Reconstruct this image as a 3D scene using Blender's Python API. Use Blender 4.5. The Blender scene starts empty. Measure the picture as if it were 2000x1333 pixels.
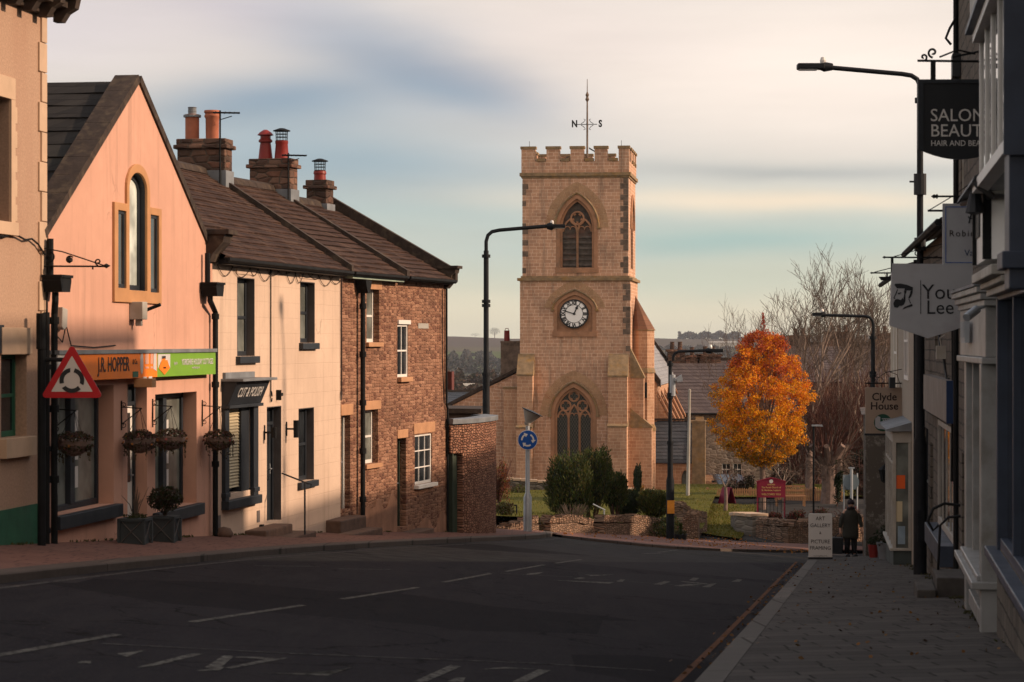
import bpy, math, random
from mathutils import Vector, Matrix, noise
from mathutils.geometry import tessellate_polygon
R = math.radians
C = bpy.context.scene.collection
SC = bpy.context.scene
F = 4722.22            # focal length in photo pixels (85 mm on 36 mm over 2000 px)
# ---------------------------------------------------------------- camera
cd = bpy.data.cameras.new('camera'); cam = bpy.data.objects.new('camera', cd); C.objects.link(cam)
cd.lens = 85; cd.sensor_width = 36; cd.clip_end = 9000; cd.clip_start = .5
cd.dof.use_dof = True; cd.dof.focus_distance = 95; cd.dof.aperture_fstop = 5.6
cam.location = (0, 0, 0); cam.rotation_euler = (R(90), 0, 0); SC.camera = cam
# ---------------------------------------------------------------- sun
SUN_AZ, SUN_EL = 6, 24        # degrees: to the right, turned this much back towards the camera / above horizon
sl = bpy.data.lights.new('sun', 'SUN'); sun = bpy.data.objects.new('sun', sl); C.objects.link(sun)
sl.energy = 4.8; sl.angle = R(1.4); sl.color = (1.0, .71, .50)
sd = Vector((math.cos(R(SUN_AZ))*math.cos(R(SUN_EL)), -math.sin(R(SUN_AZ))*math.cos(R(SUN_EL)), math.sin(R(SUN_EL))))
sun.rotation_euler = sd.to_track_quat('Z', 'Y').to_euler(); sun.location = (30, -10, 30)
# ---------------------------------------------------------------- world: daylight sky under long streaked cloud
SC.view_settings.view_transform = 'Standard'; SC.view_settings.look = 'None'
SC.view_settings.exposure = 0; SC.view_settings.gamma = 1; SC.view_settings.use_curve_mapping = False
w = bpy.data.worlds.new("World"); SC.world = w; w.use_nodes = True
nt = w.node_tree; nt.nodes.clear()
def lin(c):
    return tuple(((v/255)/12.92 if v/255 <= .04045 else ((v/255+.055)/1.055)**2.4) for v in c)
def nd(nt, t, **kw):
    n = nt.nodes.new(t)
    for k, v in kw.items():
        if k in n.inputs: n.inputs[k].default_value = v
        else: setattr(n, k, v)
    return n
def mth(nt, op, a, b=None, c=None):
    n = nt.nodes.new('ShaderNodeMath'); n.operation = op
    for i, v in enumerate((a, b, c)):
        if v is None: continue
        if isinstance(v, (int, float)): n.inputs[i].default_value = v
        else: nt.links.new(v, n.inputs[i])
    return n.outputs[0]
def mixc(nt, f, a, b, mode='MIX'):
    n = nt.nodes.new('ShaderNodeMix'); n.data_type = 'RGBA'; n.blend_type = mode
    for i, v in ((0, f), (6, a), (7, b)):
        if isinstance(v, (int, float)): n.inputs[i].default_value = v
        elif isinstance(v, tuple): n.inputs[i].default_value = (*v[:3], 1)
        else: nt.links.new(v, n.inputs[i])
    return n.outputs[2]
def build_sky():
    L = nt.links
    geo = nt.nodes.new('ShaderNodeTexCoord'); sep = nt.nodes.new('ShaderNodeSeparateXYZ')
    L.new(geo.outputs['Generated'], sep.inputs[0])
    az = mth(nt, 'ARCTAN2', sep.outputs[0], sep.outputs[1]); el = mth(nt, 'ARCSINE', sep.outputs[2])
    # slow warp so that no band is straight
    cmb = nt.nodes.new('ShaderNodeCombineXYZ'); L.new(az, cmb.inputs[0]); L.new(mth(nt, 'MULTIPLY', el, 3.5), cmb.inputs[1])
    nz = nd(nt, 'ShaderNodeTexNoise', Scale=9.0, Detail=5.0, Roughness=.5); L.new(cmb.outputs[0], nz.inputs['Vector'])
    nz2 = nd(nt, 'ShaderNodeTexNoise', Scale=3.2, Detail=3.0, Roughness=.5); L.new(cmb.outputs[0], nz2.inputs['Vector'])
    wa = mth(nt, 'MULTIPLY', mth(nt, 'SUBTRACT', nz.outputs[0], .5), .028)
    we = mth(nt, 'MULTIPLY', mth(nt, 'SUBTRACT', nz2.outputs[0], .5), .022)
    az2 = mth(nt, 'ADD', az, wa); el2 = mth(nt, 'ADD', el, mth(nt, 'ADD', we, mth(nt, 'MULTIPLY', wa, .35)))
    ramp = nt.nodes.new('ShaderNodeValToRGB'); cr = ramp.color_ramp
    t = mth(nt, 'MULTIPLY_ADD', el2, 2.5, .1); L.new(t, ramp.inputs[0])
    stops = [(0, (222, 214, 190)), (.12, (226, 217, 192)), (.17, (206, 208, 192)), (.23, (190, 202, 196)), (.30, (216, 211, 203)), (.38, (226, 216, 206)), (.48, (222, 214, 208)), (1, (176, 182, 194))]
    while len(cr.elements) < len(stops): cr.elements.new(.5)
    for e, (p, c) in zip(cr.elements, stops): e.position = p; e.color = (*lin(c), 1)
    col = ramp.outputs[0]
    # (px, py, half-width, half-height, tilt, colour, amount) in directions seen from the street
    for px, py, sx, sy, tilt, c, a in (
        (930, 170, 200, 56, -.16, (84, 114, 148), .95),
        (560, 210, 260, 60, .05, (100, 138, 168), .9), (330, 300, 320, 50, .1, (186, 198, 204), .6),
        (700, 320, 380, 80, 0, (138, 166, 182), .85), (950, 480, 360, 60, 0, (184, 198, 196), .55),
        (120, 60, 360, 80, 0, (222, 212, 214), .8), (470, 30, 190, 40, -.1, (206, 196, 202), .7),
        (1600, 130, 620, 160, 0, (255, 240, 228), 1.0), (1100, 60, 260, 70, -.1, (236, 222, 214), .8), (1560, 336, 330, 17, -.02, (182, 184, 182), .85),
        (1500, 398, 420, 24, -.02, (250, 230, 204), .85), (1250, 470, 520, 20, .02, (206, 206, 194), .4),
        (1420, 478, 280, 26, 0, (146, 188, 188), .6), (1330, 560, 380, 40, 0, (198, 205, 188), .6), (900, 620, 500, 34, 0, (232, 222, 196), .6), (740, 95, 230, 78, -.26, (122, 150, 178), .55), (880, 190, 150, 34, -.2, (140, 164, 184), .45)):
        da = mth(nt, 'SUBTRACT', az2, (px-1000)/F); de = mth(nt, 'SUBTRACT', el2, (666-py)/F)
        x = mth(nt, 'MULTIPLY', mth(nt, 'MULTIPLY_ADD', de, tilt, da), F/sx)
        y = mth(nt, 'MULTIPLY', mth(nt, 'MULTIPLY_ADD', da, -tilt, de), F/sy)
        q = mth(nt, 'ADD', mth(nt, 'MULTIPLY', x, x), mth(nt, 'MULTIPLY', y, y))
        g = mth(nt, 'MULTIPLY', mth(nt, 'EXPONENT', mth(nt, 'MULTIPLY', q, -.8)), a)
        col = mixc(nt, g, col, lin(c))
    # unseen warm glow added low behind the camera to light the tower front
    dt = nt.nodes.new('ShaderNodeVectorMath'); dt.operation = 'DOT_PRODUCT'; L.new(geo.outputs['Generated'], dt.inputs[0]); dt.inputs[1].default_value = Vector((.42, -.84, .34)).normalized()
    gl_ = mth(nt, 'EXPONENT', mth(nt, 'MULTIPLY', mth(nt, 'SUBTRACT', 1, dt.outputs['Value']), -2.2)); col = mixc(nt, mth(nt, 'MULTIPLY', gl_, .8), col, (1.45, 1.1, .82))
    cmb3 = nt.nodes.new('ShaderNodeCombineXYZ'); L.new(az, cmb3.inputs[0]); L.new(mth(nt, 'MULTIPLY', el, 7), cmb3.inputs[1])
    st = nd(nt, 'ShaderNodeTexNoise', Scale=7.0, Detail=6.0, Roughness=.55); L.new(cmb3.outputs[0], st.inputs['Vector'])
    mul = mth(nt, 'MULTIPLY_ADD', st.outputs[0], .22, .89)
    cc = nt.nodes.new('ShaderNodeCombineXYZ')
    for i in range(3): L.new(mul, cc.inputs[i])
    col = mixc(nt, 1.0, col, cc.outputs[0], 'MULTIPLY')
    sky = nt.nodes.new('ShaderNodeTexSky'); sky.sky_type = 'NISHITA'; sky.sun_disc = False
    sky.sun_elevation = R(SUN_EL); sky.sun_rotation = R(90+SUN_AZ); sky.dust_density = 2
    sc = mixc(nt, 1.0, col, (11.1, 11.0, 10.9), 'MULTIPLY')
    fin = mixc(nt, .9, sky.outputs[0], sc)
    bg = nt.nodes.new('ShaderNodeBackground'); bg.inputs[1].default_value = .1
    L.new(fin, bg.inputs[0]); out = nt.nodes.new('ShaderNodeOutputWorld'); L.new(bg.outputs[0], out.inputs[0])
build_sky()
SC.cycles.max_bounces = 5; SC.cycles.diffuse_bounces = 3; SC.cycles.glossy_bounces = 3; SC.cycles.transparent_max_bounces = 8
SC.cycles.caustics_reflective = False; SC.cycles.caustics_refractive = False
# ---------------------------------------------------------------- helpers
rnd = random.Random(7)
def W(px, py, D): return Vector(((px-1000)/F*D, D, (666.5-py)/F*D))
def S(D): return F/D
def plane(X, D): return -1.608 - .0833*max(-14, min(14, X)) - .0556*D
def G(X, D):
    far = -6.45 - .026*(D-80)
    t = max(0, min(1, (D-78)/14)); t = t*t*(3-2*t)
    return plane(X, D)*(1-t) + far*t
def gp(px, py):
    D = 1.608/((py-666.5)/F - .0833*(px-1000)/F - .0556)
    return ((px-1000)/F*D, D)
def kerbz(X, D): return -.0676*D - 1.38 + .02*(X-.144*D+1.3)     # right-hand pavement surface
def tag(o, label=None, cat=None, group=None, kind=None):
    if label: o['label'] = label
    if cat: o['category'] = cat
    if group: o['group'] = group
    if kind: o['kind'] = kind
    return o
def empty(name, loc, ang=0, label=None, cat=None, group=None):
    o = bpy.data.objects.new(name, None); o.empty_display_size = .2; C.objects.link(o)
    o.location = loc; o.rotation_euler = (0, 0, ang); return tag(o, label, cat, group)
def copy_tree(o, parent=None):
    c = o.copy(); C.objects.link(c); c.parent = parent
    for ch in [x for x in bpy.data.objects if x.parent == o]: copy_tree(ch, c)
    return c
class MB:
    def __init__(s): s.v = []; s.f = []; s.m = []; s.mi = 0
    def add(s, vs, fs, mi=None):
        b = len(s.v); s.v += [tuple(v) for v in vs]; s.f += [tuple(i+b for i in f) for f in fs]
        s.m += [s.mi if mi is None else mi]*len(fs); return s
    def box(s, x0, x1, y0, y1, z0, z1, mi=None):
        x0, x1 = min(x0, x1), max(x0, x1); y0, y1 = min(y0, y1), max(y0, y1); z0, z1 = min(z0, z1), max(z0, z1)
        return s.add([(x0,y0,z0),(x1,y0,z0),(x1,y1,z0),(x0,y1,z0),(x0,y0,z1),(x1,y0,z1),(x1,y1,z1),(x0,y1,z1)],
            [(0,3,2,1),(4,5,6,7),(0,1,5,4),(1,2,6,5),(2,3,7,6),(3,0,4,7)], mi)
    def obox(s, c, sx, sy, sz, m=None, mi=None):
        m = m or Matrix.Identity(3); c = Vector(c)
        vs = [c + m @ Vector((a*sx/2, b*sy/2, d*sz/2)) for d in (-1, 1) for a, b in ((-1,-1),(1,-1),(1,1),(-1,1))]
        return s.add(vs, [(0,3,2,1),(4,5,6,7),(0,1,5,4),(1,2,6,5),(2,3,7,6),(3,0,4,7)], mi)
    def prism(s, poly, y0, y1, holes=(), mi=None, axis='y', back=True):
        """outline in (x, z), CCW seen from -y, extruded from y0 (front) to y1; axis 'x' maps (a, b)->(y, z), 'z' maps to (x, y)"""
        def P(a, b, d):
            return (a, d, b) if axis == 'y' else ((d, a, b) if axis == 'x' else (a, b, d))
        loops = [list(poly)] + [list(h) for h in holes]
        flat = [p for l in loops for p in l]; n = len(flat)
        if holes or len(poly) > 4: tris = tessellate_polygon([[Vector((p[0], p[1], 0)) for p in l] for l in loops])
        else: tris = [tuple(range(len(poly)))]
        vs = [P(p[0], p[1], y0) for p in flat] + [P(p[0], p[1], y1) for p in flat]
        fs = []
        for t in tris:
            a = sum((flat[t[i]][0]*flat[t[(i+1) % len(t)]][1]-flat[t[(i+1) % len(t)]][0]*flat[t[i]][1]) for i in range(len(t)))
            t = tuple(t) if a > 0 else tuple(reversed(t))
            fs.append(t)
            if back: fs.append(tuple(n+i for i in reversed(t)))
        b = 0
        for k, l in enumerate(loops):
            a = sum(l[i][0]*l[(i+1) % len(l)][1]-l[(i+1) % len(l)][0]*l[i][1] for i in range(len(l)))
            for i in range(len(l)):
                j = (i+1) % len(l); q = (b+i, n+b+i, n+b+j, b+j)
                fs.append(q if (a > 0) == (k == 0) else tuple(reversed(q)))
            b += len(l)
        return s.add(vs, fs, mi)
    def tube(s, pts, r, n=6, mi=None, cap=True):
        pts = [Vector(p) for p in pts]; rs = r if isinstance(r, (list, tuple)) else [r]*len(pts)
        vs = []; up = Vector((0, 0, 1)); pn = None
        for i, p in enumerate(pts):
            d = (pts[min(i+1, len(pts)-1)]-pts[max(i-1, 0)]).normalized()
            if pn is None:
                a = up if abs(d.z) < .9 else Vector((1, 0, 0)); pn = d.cross(a).normalized()
            else:
                pn = (pn - d*pn.dot(d)); pn = pn.normalized() if pn.length > 1e-6 else d.orthogonal().normalized()
            q = d.cross(pn)
            for k in range(n):
                t = 2*math.pi*k/n; vs.append(p + (pn*math.cos(t)+q*math.sin(t))*rs[i])
        fs = []
        for i in range(len(pts)-1):
            for k in range(n):
                a, b = i*n+k, i*n+(k+1) % n; fs.append((a, b, b+n, a+n))
        if cap: fs += [tuple(range(n-1, -1, -1)), tuple((len(pts)-1)*n+k for k in range(n))]
        return s.add(vs, fs, mi)
    def lathe(s, prof, c=(0, 0, 0), n=16, mi=None, cap=True, m=None):
        vs = []; c = Vector(c)
        for r, z in prof:
            for k in range(n):
                t = 2*math.pi*k/n; v = Vector((r*math.cos(t), r*math.sin(t), z)); vs.append(c + (m @ v if m else v))
        fs = []
        for i in range(len(prof)-1):
            for k in range(n):
                a, b = i*n+k, i*n+(k+1) % n; fs.append((a, b, b+n, a+n))
        if cap: fs += [tuple(range(n-1, -1, -1)), tuple((len(prof)-1)*n+k for k in range(n))]
        return s.add(vs, fs, mi)
    def cut(s):          # what follows becomes an object of its own, with the same name and parent
        s.cuts = getattr(s, 'cuts', []) + [(len(s.v), len(s.f))]; return s
    def build(s, name, mats, parent=None, smooth=False, bevel=0, loc=None):
        if getattr(s, 'cuts', None):
            ends = [c for c in s.cuts if c[1]] + [(len(s.v), len(s.f))]; a = (0, 0); o = None
            for b in ends:
                if b[1] > a[1]:
                    q = MB(); q.v = s.v[a[0]:b[0]]; q.f = [tuple(i-a[0] for i in f) for f in s.f[a[1]:b[1]]]; q.m = s.m[a[1]:b[1]]; r = q.build(name, mats, parent, smooth, bevel, loc); o = o or r
                a = b
            return o
        me = bpy.data.meshes.new(name); me.from_pydata(s.v, [], s.f)
        for m in (mats if isinstance(mats, (list, tuple)) else [mats]): me.materials.append(m)
        me.polygons.foreach_set('material_index', s.m)
        if smooth: me.polygons.foreach_set('use_smooth', [True]*len(me.polygons))
        me.update(); o = bpy.data.objects.new(name, me); C.objects.link(o)
        if parent: o.parent = parent
        if loc: o.location = loc
        if bevel:
            b = o.modifiers.new('b', 'BEVEL'); b.width = bevel; b.segments = 2; b.limit_method = 'ANGLE'; b.angle_limit = R(40)
        if smooth and smooth != 'all':
            try: me.set_sharp_from_angle(angle=R(40))
            except Exception: pass
        return o
RX = Matrix.Rotation(R(90), 3, 'X')
def text(parent, s, size, x, z, y, mat, name='lettering', xs=1.0, bold=0, th=.004, align='CENTER', sp=1.0, M3=None, shear=0):
    cu = bpy.data.curves.new('t', 'FONT'); cu.body = s; cu.size = size; cu.align_x = align; cu.align_y = 'CENTER'
    cu.offset = bold; cu.extrude = th/2; cu.space_character = sp; cu.shear = shear; cu.resolution_u = 3
    o = bpy.data.objects.new('t', cu); C.objects.link(o)
    bpy.context.view_layer.update()
    me = bpy.data.meshes.new_from_object(o.evaluated_get(bpy.context.evaluated_depsgraph_get()))
    bpy.data.objects.remove(o); bpy.data.curves.remove(cu)
    m = M3.to_4x4() if M3 else RX.to_4x4()
    me.transform(Matrix.Translation((x, y, z)) @ m @ Matrix.Diagonal((xs, 1, 1, 1)))
    me.materials.clear(); me.materials.append(mat)
    ob = bpy.data.objects.new(name, me); C.objects.link(ob); ob.parent = parent; return ob
class Fr:
    """a facade frame: x along the facade, y into the house, z up; origin on the ground line"""
    def __init__(s, p0, p1, z=None):
        s.o = Vector((p0[0], p0[1], 0)); d = Vector((p1[0]-p0[0], p1[1]-p0[1], 0)); s.len = d.length
        s.x = d.normalized(); s.y = Vector((-s.x.y, s.x.x, 0)); s.z = G(*p0) if z is None else z; s.ang = math.atan2(s.x.y, s.x.x)
    def px(s, px, py=666.5, y=0):
        r = Vector(((px-1000)/F, 1, (666.5-py)/F)); t = (y + s.y.dot(s.o))/s.y.dot(r); p = r*t
        return ((p-s.o).dot(s.x), p.z-s.z)
    def u(s, px, y=0): return s.px(px, y=y)[0]
    def zz(s, px, py, y=0): return s.px(px, py, y)[1]
    def w(s, u, y=0): p = s.o + s.x*u + s.y*y; return p.x, p.y
    def g(s, u, y=0, pave=0): return G(*s.w(u, y)) + pave - s.z
    def empty(s, name, label, cat, group=None): return empty(name, (s.o.x, s.o.y, s.z), s.ang, label, cat, group)
    def rect(s, a, b, y=0):          # photo corners (px, py) -> u0, u1, z0, z1
        (u0, z1), (u1, z0) = s.px(*a, y=y), s.px(*b, y=y); return u0, u1, z0, z1
def rect(u0, u1, z0, z1): return [(u0, z0), (u1, z0), (u1, z1), (u0, z1)]
def arch(u0, u1, z0, zs, zt, n=8, rnd_=False):
    """pointed (or round) arch outline, CCW: base z0, springing zs, apex zt"""
    m = (u0+u1)/2; h = (u1-u0)/2; p = [(u0, z0), (u1, z0)]
    if rnd_: return p + [(m+h*math.cos(math.pi*k/(2*n)), zs+(zt-zs)*math.sin(math.pi*k/(2*n))) for k in range(2*n+1)]
    H = zt-zs
    if H < h*1.02:      # low arch: steep haunches under a shallow point
        right = [((1-t)**2*u1+2*t*(1-t)*(u1-h*.12)+t*t*m, (1-t)**2*zs+2*t*(1-t)*(zs+H*.62)+t*t*zt) for t in [k/n for k in range(n+1)]]
        return p + right + [(2*m-x, z) for x, z in reversed(right[:-1])]
    r = (H*H+h*h)/(2*h); A = math.asin(min(1, H/r))
    right = [(u1-r+r*math.cos(A*k/n), zs+r*math.sin(A*k/n)) for k in range(n+1)]
    left = [(2*m-x, z) for x, z in reversed(right[:-1])]
    return p + right + left
# ---------------------------------------------------------------- materials
MATS = {}
def newmat(name):
    m = bpy.data.materials.new(name); m.use_nodes = True; t = m.node_tree; t.nodes.clear()
    b = t.nodes.new('ShaderNodeBsdfPrincipled'); o = t.nodes.new('ShaderNodeOutputMaterial'); t.links.new(b.outputs[0], o.inputs[0])
    MATS[name] = m; return m, t, b
def coords(t, wall=False, scale=(1, 1, 1)):
    tc = t.nodes.new('ShaderNodeTexCoord')
    if not wall: return tc.outputs['Object']
    s = t.nodes.new('ShaderNodeSeparateXYZ'); t.links.new(tc.outputs['Object'], s.inputs[0])
    c = t.nodes.new('ShaderNodeCombineXYZ'); t.links.new(mth(t, 'ADD', s.outputs[0], s.outputs[1]), c.inputs[0]); t.links.new(s.outputs[2], c.inputs[1])
    return c.outputs[0]
def ntex(t, vec, scale, detail=4, rough=.55, stretch=None):
    n = nd(t, 'ShaderNodeTexNoise', Scale=scale, Detail=float(detail), Roughness=rough)
    if stretch:
        mp = t.nodes.new('ShaderNodeMapping'); mp.inputs['Scale'].default_value = stretch; t.links.new(vec, mp.inputs[0]); vec = mp.outputs[0]
    t.links.new(vec, n.inputs['Vector']); return n.outputs[0]
def bump(t, b, h, strength, dist=.02, prev=None):
    n = t.nodes.new('ShaderNodeBump'); n.inputs['Strength'].default_value = strength; n.inputs['Distance'].default_value = dist
    t.links.new(h, n.inputs['Height'])
    if prev: t.links.new(prev, n.inputs['Normal'])
    t.links.new(n.outputs[0], b.inputs['Normal']); return n.outputs[0]
def mr(t, v, a, b, c=0, d=1):
    n = t.nodes.new('ShaderNodeMapRange'); n.clamp = True
    for i, x in enumerate((v, a, b, c, d)):
        if isinstance(x, (int, float)): n.inputs[i].default_value = x
        else: t.links.new(x, n.inputs[i])
    return n.outputs[0]
def plain(name, col, rough=.6, metal=0, var=.25, scale=3, bs=40, bst=.15, spec=.3, dirt=None, dscale=1.2, streak=False):
    m, t, b = newmat(name); v = coords(t)
    n = ntex(t, v, scale, 6); n2 = ntex(t, v, dscale, 5, .6, (1, 1, .25) if streak else None)
    c = mixc(t, mr(t, n, .3, .7), tuple(x*(1-var) for x in col), tuple(min(1, x*(1+var)) for x in col))
    if dirt: c = mixc(t, mr(t, n2, .5, .72, 0, .7), c, dirt)
    t.links.new(c, b.inputs['Base Color']); b.inputs['Metallic'].default_value = metal
    t.links.new(mr(t, n2, .3, .7, rough*.85, min(1, rough*1.15)), b.inputs['Roughness']); b.inputs['Specular IOR Level'].default_value = spec
    if bst: bump(t, b, ntex(t, v, bs, 5, .6), bst, .01)
    return m
def stone(name, c1, c2, mortar, bw, bh, ms=.012, wob=.02, bst=.5, dark=(.05, .04, .035), darkamt=.4, hue=(.3, .12, .06), wall=True, rough=.9, offs=.5, var=.55, fine=.6):
    m, t, b = newmat(name); v = coords(t, wall)
    if wob:
        nn = nd(t, 'ShaderNodeTexNoise', Scale=1.3/bw, Detail=3.0); t.links.new(v, nn.inputs['Vector'])
        sb = t.nodes.new('ShaderNodeVectorMath'); sb.operation = 'SUBTRACT'; t.links.new(nn.outputs[1], sb.inputs[0]); sb.inputs[1].default_value = (.5, .5, .5)
        sc = t.nodes.new('ShaderNodeVectorMath'); sc.operation = 'SCALE'; t.links.new(sb.outputs[0], sc.inputs[0]); sc.inputs['Scale'].default_value = wob*2
        ad = t.nodes.new('ShaderNodeVectorMath'); ad.operation = 'ADD'; t.links.new(v, ad.inputs[0]); t.links.new(sc.outputs[0], ad.inputs[1]); vb = ad.outputs[0]
    else: vb = v
    br = t.nodes.new('ShaderNodeTexBrick'); t.links.new(vb, br.inputs['Vector'])
    for k, x in (('Scale', 1), ('Brick Width', bw), ('Row Height', bh), ('Mortar Size', ms), ('Mortar Smooth', .3), ('Bias', 0)): br.inputs[k].default_value = x
    br.offset = offs; br.squash = .72; br.squash_frequency = 3
    br.inputs['Color1'].default_value = (0, 0, 0, 1); br.inputs['Color2'].default_value = (1, 1, 1, 1); br.inputs['Mortar'].default_value = (.5, .5, .5, 1)
    f = br.outputs['Fac']; k = br.outputs['Color']
    n1 = ntex(t, v, .55, 5); n2 = ntex(t, v, 9, 6, .65); n3 = ntex(t, v, 1.7/bw, 2)
    kk = mth(t, 'ADD', mth(t, 'MULTIPLY', k, .6), mth(t, 'MULTIPLY', n3, .45))
    c = mixc(t, mr(t, kk, .1, .9), c1, c2)
    c = mixc(t, mr(t, kk, .72, .86, 0, var), c, hue)
    c = mixc(t, mr(t, n2, .3, .75, .0, .35), c, tuple(x*.55 for x in c1))
    c = mixc(t, f, c, mortar)
    c = mixc(t, mr(t, n1, .5, .75, 0, darkamt), c, dark)
    if name.startswith('tower'):      # run-off streaks and soot below ledges, patches of newer stone
        c = mixc(t, mr(t, ntex(t, v, 1.6, 6, .65, (1.6, .16, 1)), .50, .68, 0, .6), c, (.14, .105, .08))
        c = mixc(t, mr(t, ntex(t, v, .9, 3, .5), .56, .66, 0, .35), c, (.62, .36, .23))
        c = mixc(t, mr(t, ntex(t, v, 26, 5, .8), .55, .75, 0, .35), c, (.16, .10, .065))
    t.links.new(c, b.inputs['Base Color']); b.inputs['Roughness'].default_value = rough; b.inputs['Specular IOR Level'].default_value = .15
    h = mth(t, 'SUBTRACT', mth(t, 'MULTIPLY', n2, fine), mth(t, 'MULTIPLY', f, .25 if ms == .010 else .8)); h = mth(t, 'ADD', h, mth(t, 'MULTIPLY', kk, .5))
    bump(t, b, h, bst, .03); return m
def rubble(name, c1, c2, mortar, bw, bh, ms=.05, bst=.9, dark=(.05, .04, .035), darkamt=.4, hue=(.3, .12, .06), wob=.25, rnd_=.85, var=.6, rough=.95):
    m, t, b = newmat(name); v = coords(t, True)
    mp = t.nodes.new('ShaderNodeMapping'); mp.inputs['Scale'].default_value = (1/bw, 1/bh, 1); t.links.new(v, mp.inputs[0])
    nn = nd(t, 'ShaderNodeTexNoise', Scale=.9, Detail=4.0); t.links.new(mp.outputs[0], nn.inputs['Vector'])
    sc = t.nodes.new('ShaderNodeVectorMath'); sc.operation = 'MULTIPLY_ADD'; t.links.new(nn.outputs[1], sc.inputs[0]); sc.inputs[1].default_value = (wob*2, wob*2, 0); t.links.new(mp.outputs[0], sc.inputs[2])
    vo = nd(t, 'ShaderNodeTexVoronoi', Scale=1.0, Randomness=rnd_); vo.voronoi_dimensions = '2D'; t.links.new(sc.outputs[0], vo.inputs['Vector'])
    ve = nd(t, 'ShaderNodeTexVoronoi', Scale=1.0, Randomness=rnd_); ve.voronoi_dimensions = '2D'; ve.feature = 'DISTANCE_TO_EDGE'; t.links.new(sc.outputs[0], ve.inputs['Vector'])
    s = t.nodes.new('ShaderNodeSeparateColor'); t.links.new(vo.outputs['Color'], s.inputs[0])
    n1 = ntex(t, v, .6, 5); n2 = ntex(t, v, 11, 6, .65)
    c = mixc(t, s.outputs[0], c1, c2); c = mixc(t, mr(t, s.outputs[1], .72, .8, 0, var), c, hue); c = mixc(t, mr(t, s.outputs[2], .8, .9, 0, .5), c, dark)
    c = mixc(t, mr(t, n2, .3, .75, 0, .4), c, tuple(x*.5 for x in c1)); e = mr(t, ve.outputs[0], ms*.4, ms*1.6, 1, 0)
    c = mixc(t, e, c, mortar); c = mixc(t, mr(t, n1, .48, .75, 0, darkamt), c, dark)
    t.links.new(c, b.inputs['Base Color']); b.inputs['Roughness'].default_value = rough; b.inputs['Specular IOR Level'].default_value = .12
    h = mth(t, 'ADD', mth(t, 'MULTIPLY', mr(t, ve.outputs[0], 0, .22), .8), mth(t, 'MULTIPLY', n2, .6)); h = mth(t, 'ADD', h, mth(t, 'MULTIPLY', s.outputs[0], .5))
    bump(t, b, h, bst, .035); return m
def walltex(name, col, dirt, lined=False, seed=0.):
    m, t, b = newmat(name); v = coords(t, True); o = nd(t, 'ShaderNodeVectorMath', operation='ADD'); t.links.new(v, o.inputs[0]); o.inputs[1].default_value = (seed, seed*.7, 0); v = o.outputs[0]
    big = ntex(t, v, .45, 5, .6); fine = ntex(t, v, 5, 6, .65); st = ntex(t, v, 2.2, 6, .6, (1.5, .10, 1)); st2 = ntex(t, v, 5.5, 5, .6, (1.4, .07, 1)); gr = ntex(t, v, 60, 4, .7)
    c = mixc(t, mr(t, big, .35, .65), tuple(x*.90 for x in col), tuple(x*1.06 for x in col))
    c = mixc(t, mr(t, fine, .35, .7, 0, .35), c, tuple(x*.84 for x in col))
    c = mixc(t, mr(t, st, .52, .70, 0, .55), c, dirt); c = mixc(t, mr(t, st2, .60, .72, 0, .35), c, tuple(x*.8 for x in dirt))
    c = mixc(t, mr(t, ntex(t, v, 1.1, 2, .4), .60, .63, 0, .16), c, tuple(x*1.1 for x in col))
    vo = nd(t, 'ShaderNodeTexVoronoi', Scale=.55); vo.feature = 'DISTANCE_TO_EDGE'; wv = t.nodes.new('ShaderNodeVectorMath'); wv.operation = 'MULTIPLY_ADD'; nz_ = nd(t, 'ShaderNodeTexNoise', Scale=2.2, Detail=6.0); t.links.new(v, nz_.inputs['Vector'])
    t.links.new(nz_.outputs[1], wv.inputs[0]); wv.inputs[1].default_value = (.8, .8, 0); t.links.new(v, wv.inputs[2]); t.links.new(wv.outputs[0], vo.inputs['Vector'])
    ck = mth(t, 'MULTIPLY', mr(t, vo.outputs[0], .002, .008, 1, 0), mr(t, big, .54, .62, 0, .45)); c = mixc(t, ck, c, tuple(x*.45 for x in dirt))
    h = mth(t, 'SUBTRACT', mth(t, 'ADD', mth(t, 'MULTIPLY', gr, .5), fine), ck)
    if lined:
        br = t.nodes.new('ShaderNodeTexBrick'); t.links.new(v, br.inputs['Vector'])
        for k, x in (('Scale', 1), ('Brick Width', .62), ('Row Height', .30), ('Mortar Size', .008), ('Mortar Smooth', .5)): br.inputs[k].default_value = x
        c = mixc(t, mth(t, 'MULTIPLY', br.outputs['Fac'], .16), c, tuple(x*.72 for x in dirt)); h = mth(t, 'SUBTRACT', h, br.outputs['Fac'])
    t.links.new(c, b.inputs['Base Color']); b.inputs['Roughness'].default_value = .92; b.inputs['Specular IOR Level'].default_value = .12
    bump(t, b, h, .35, .012); return m
def leafmat(name, rough=.6, trans=.35):
    m = bpy.data.materials.new(name); m.use_nodes = True; t = m.node_tree; t.nodes.clear()
    at = t.nodes.new('ShaderNodeAttribute'); at.attribute_name = 'Col'
    d = t.nodes.new('ShaderNodeBsdfPrincipled'); d.inputs['Roughness'].default_value = rough; d.inputs['Specular IOR Level'].default_value = .2
    tr = t.nodes.new('ShaderNodeBsdfTranslucent'); mx = t.nodes.new('ShaderNodeMixShader'); mx.inputs[0].default_value = trans
    t.links.new(at.outputs[0], d.inputs['Base Color']); t.links.new(at.outputs[0], tr.inputs[0])
    t.links.new(d.outputs[0], mx.inputs[1]); t.links.new(tr.outputs[0], mx.inputs[2])
    o = t.nodes.new('ShaderNodeOutputMaterial'); t.links.new(mx.outputs[0], o.inputs[0]); MATS[name] = m; return m
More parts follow.
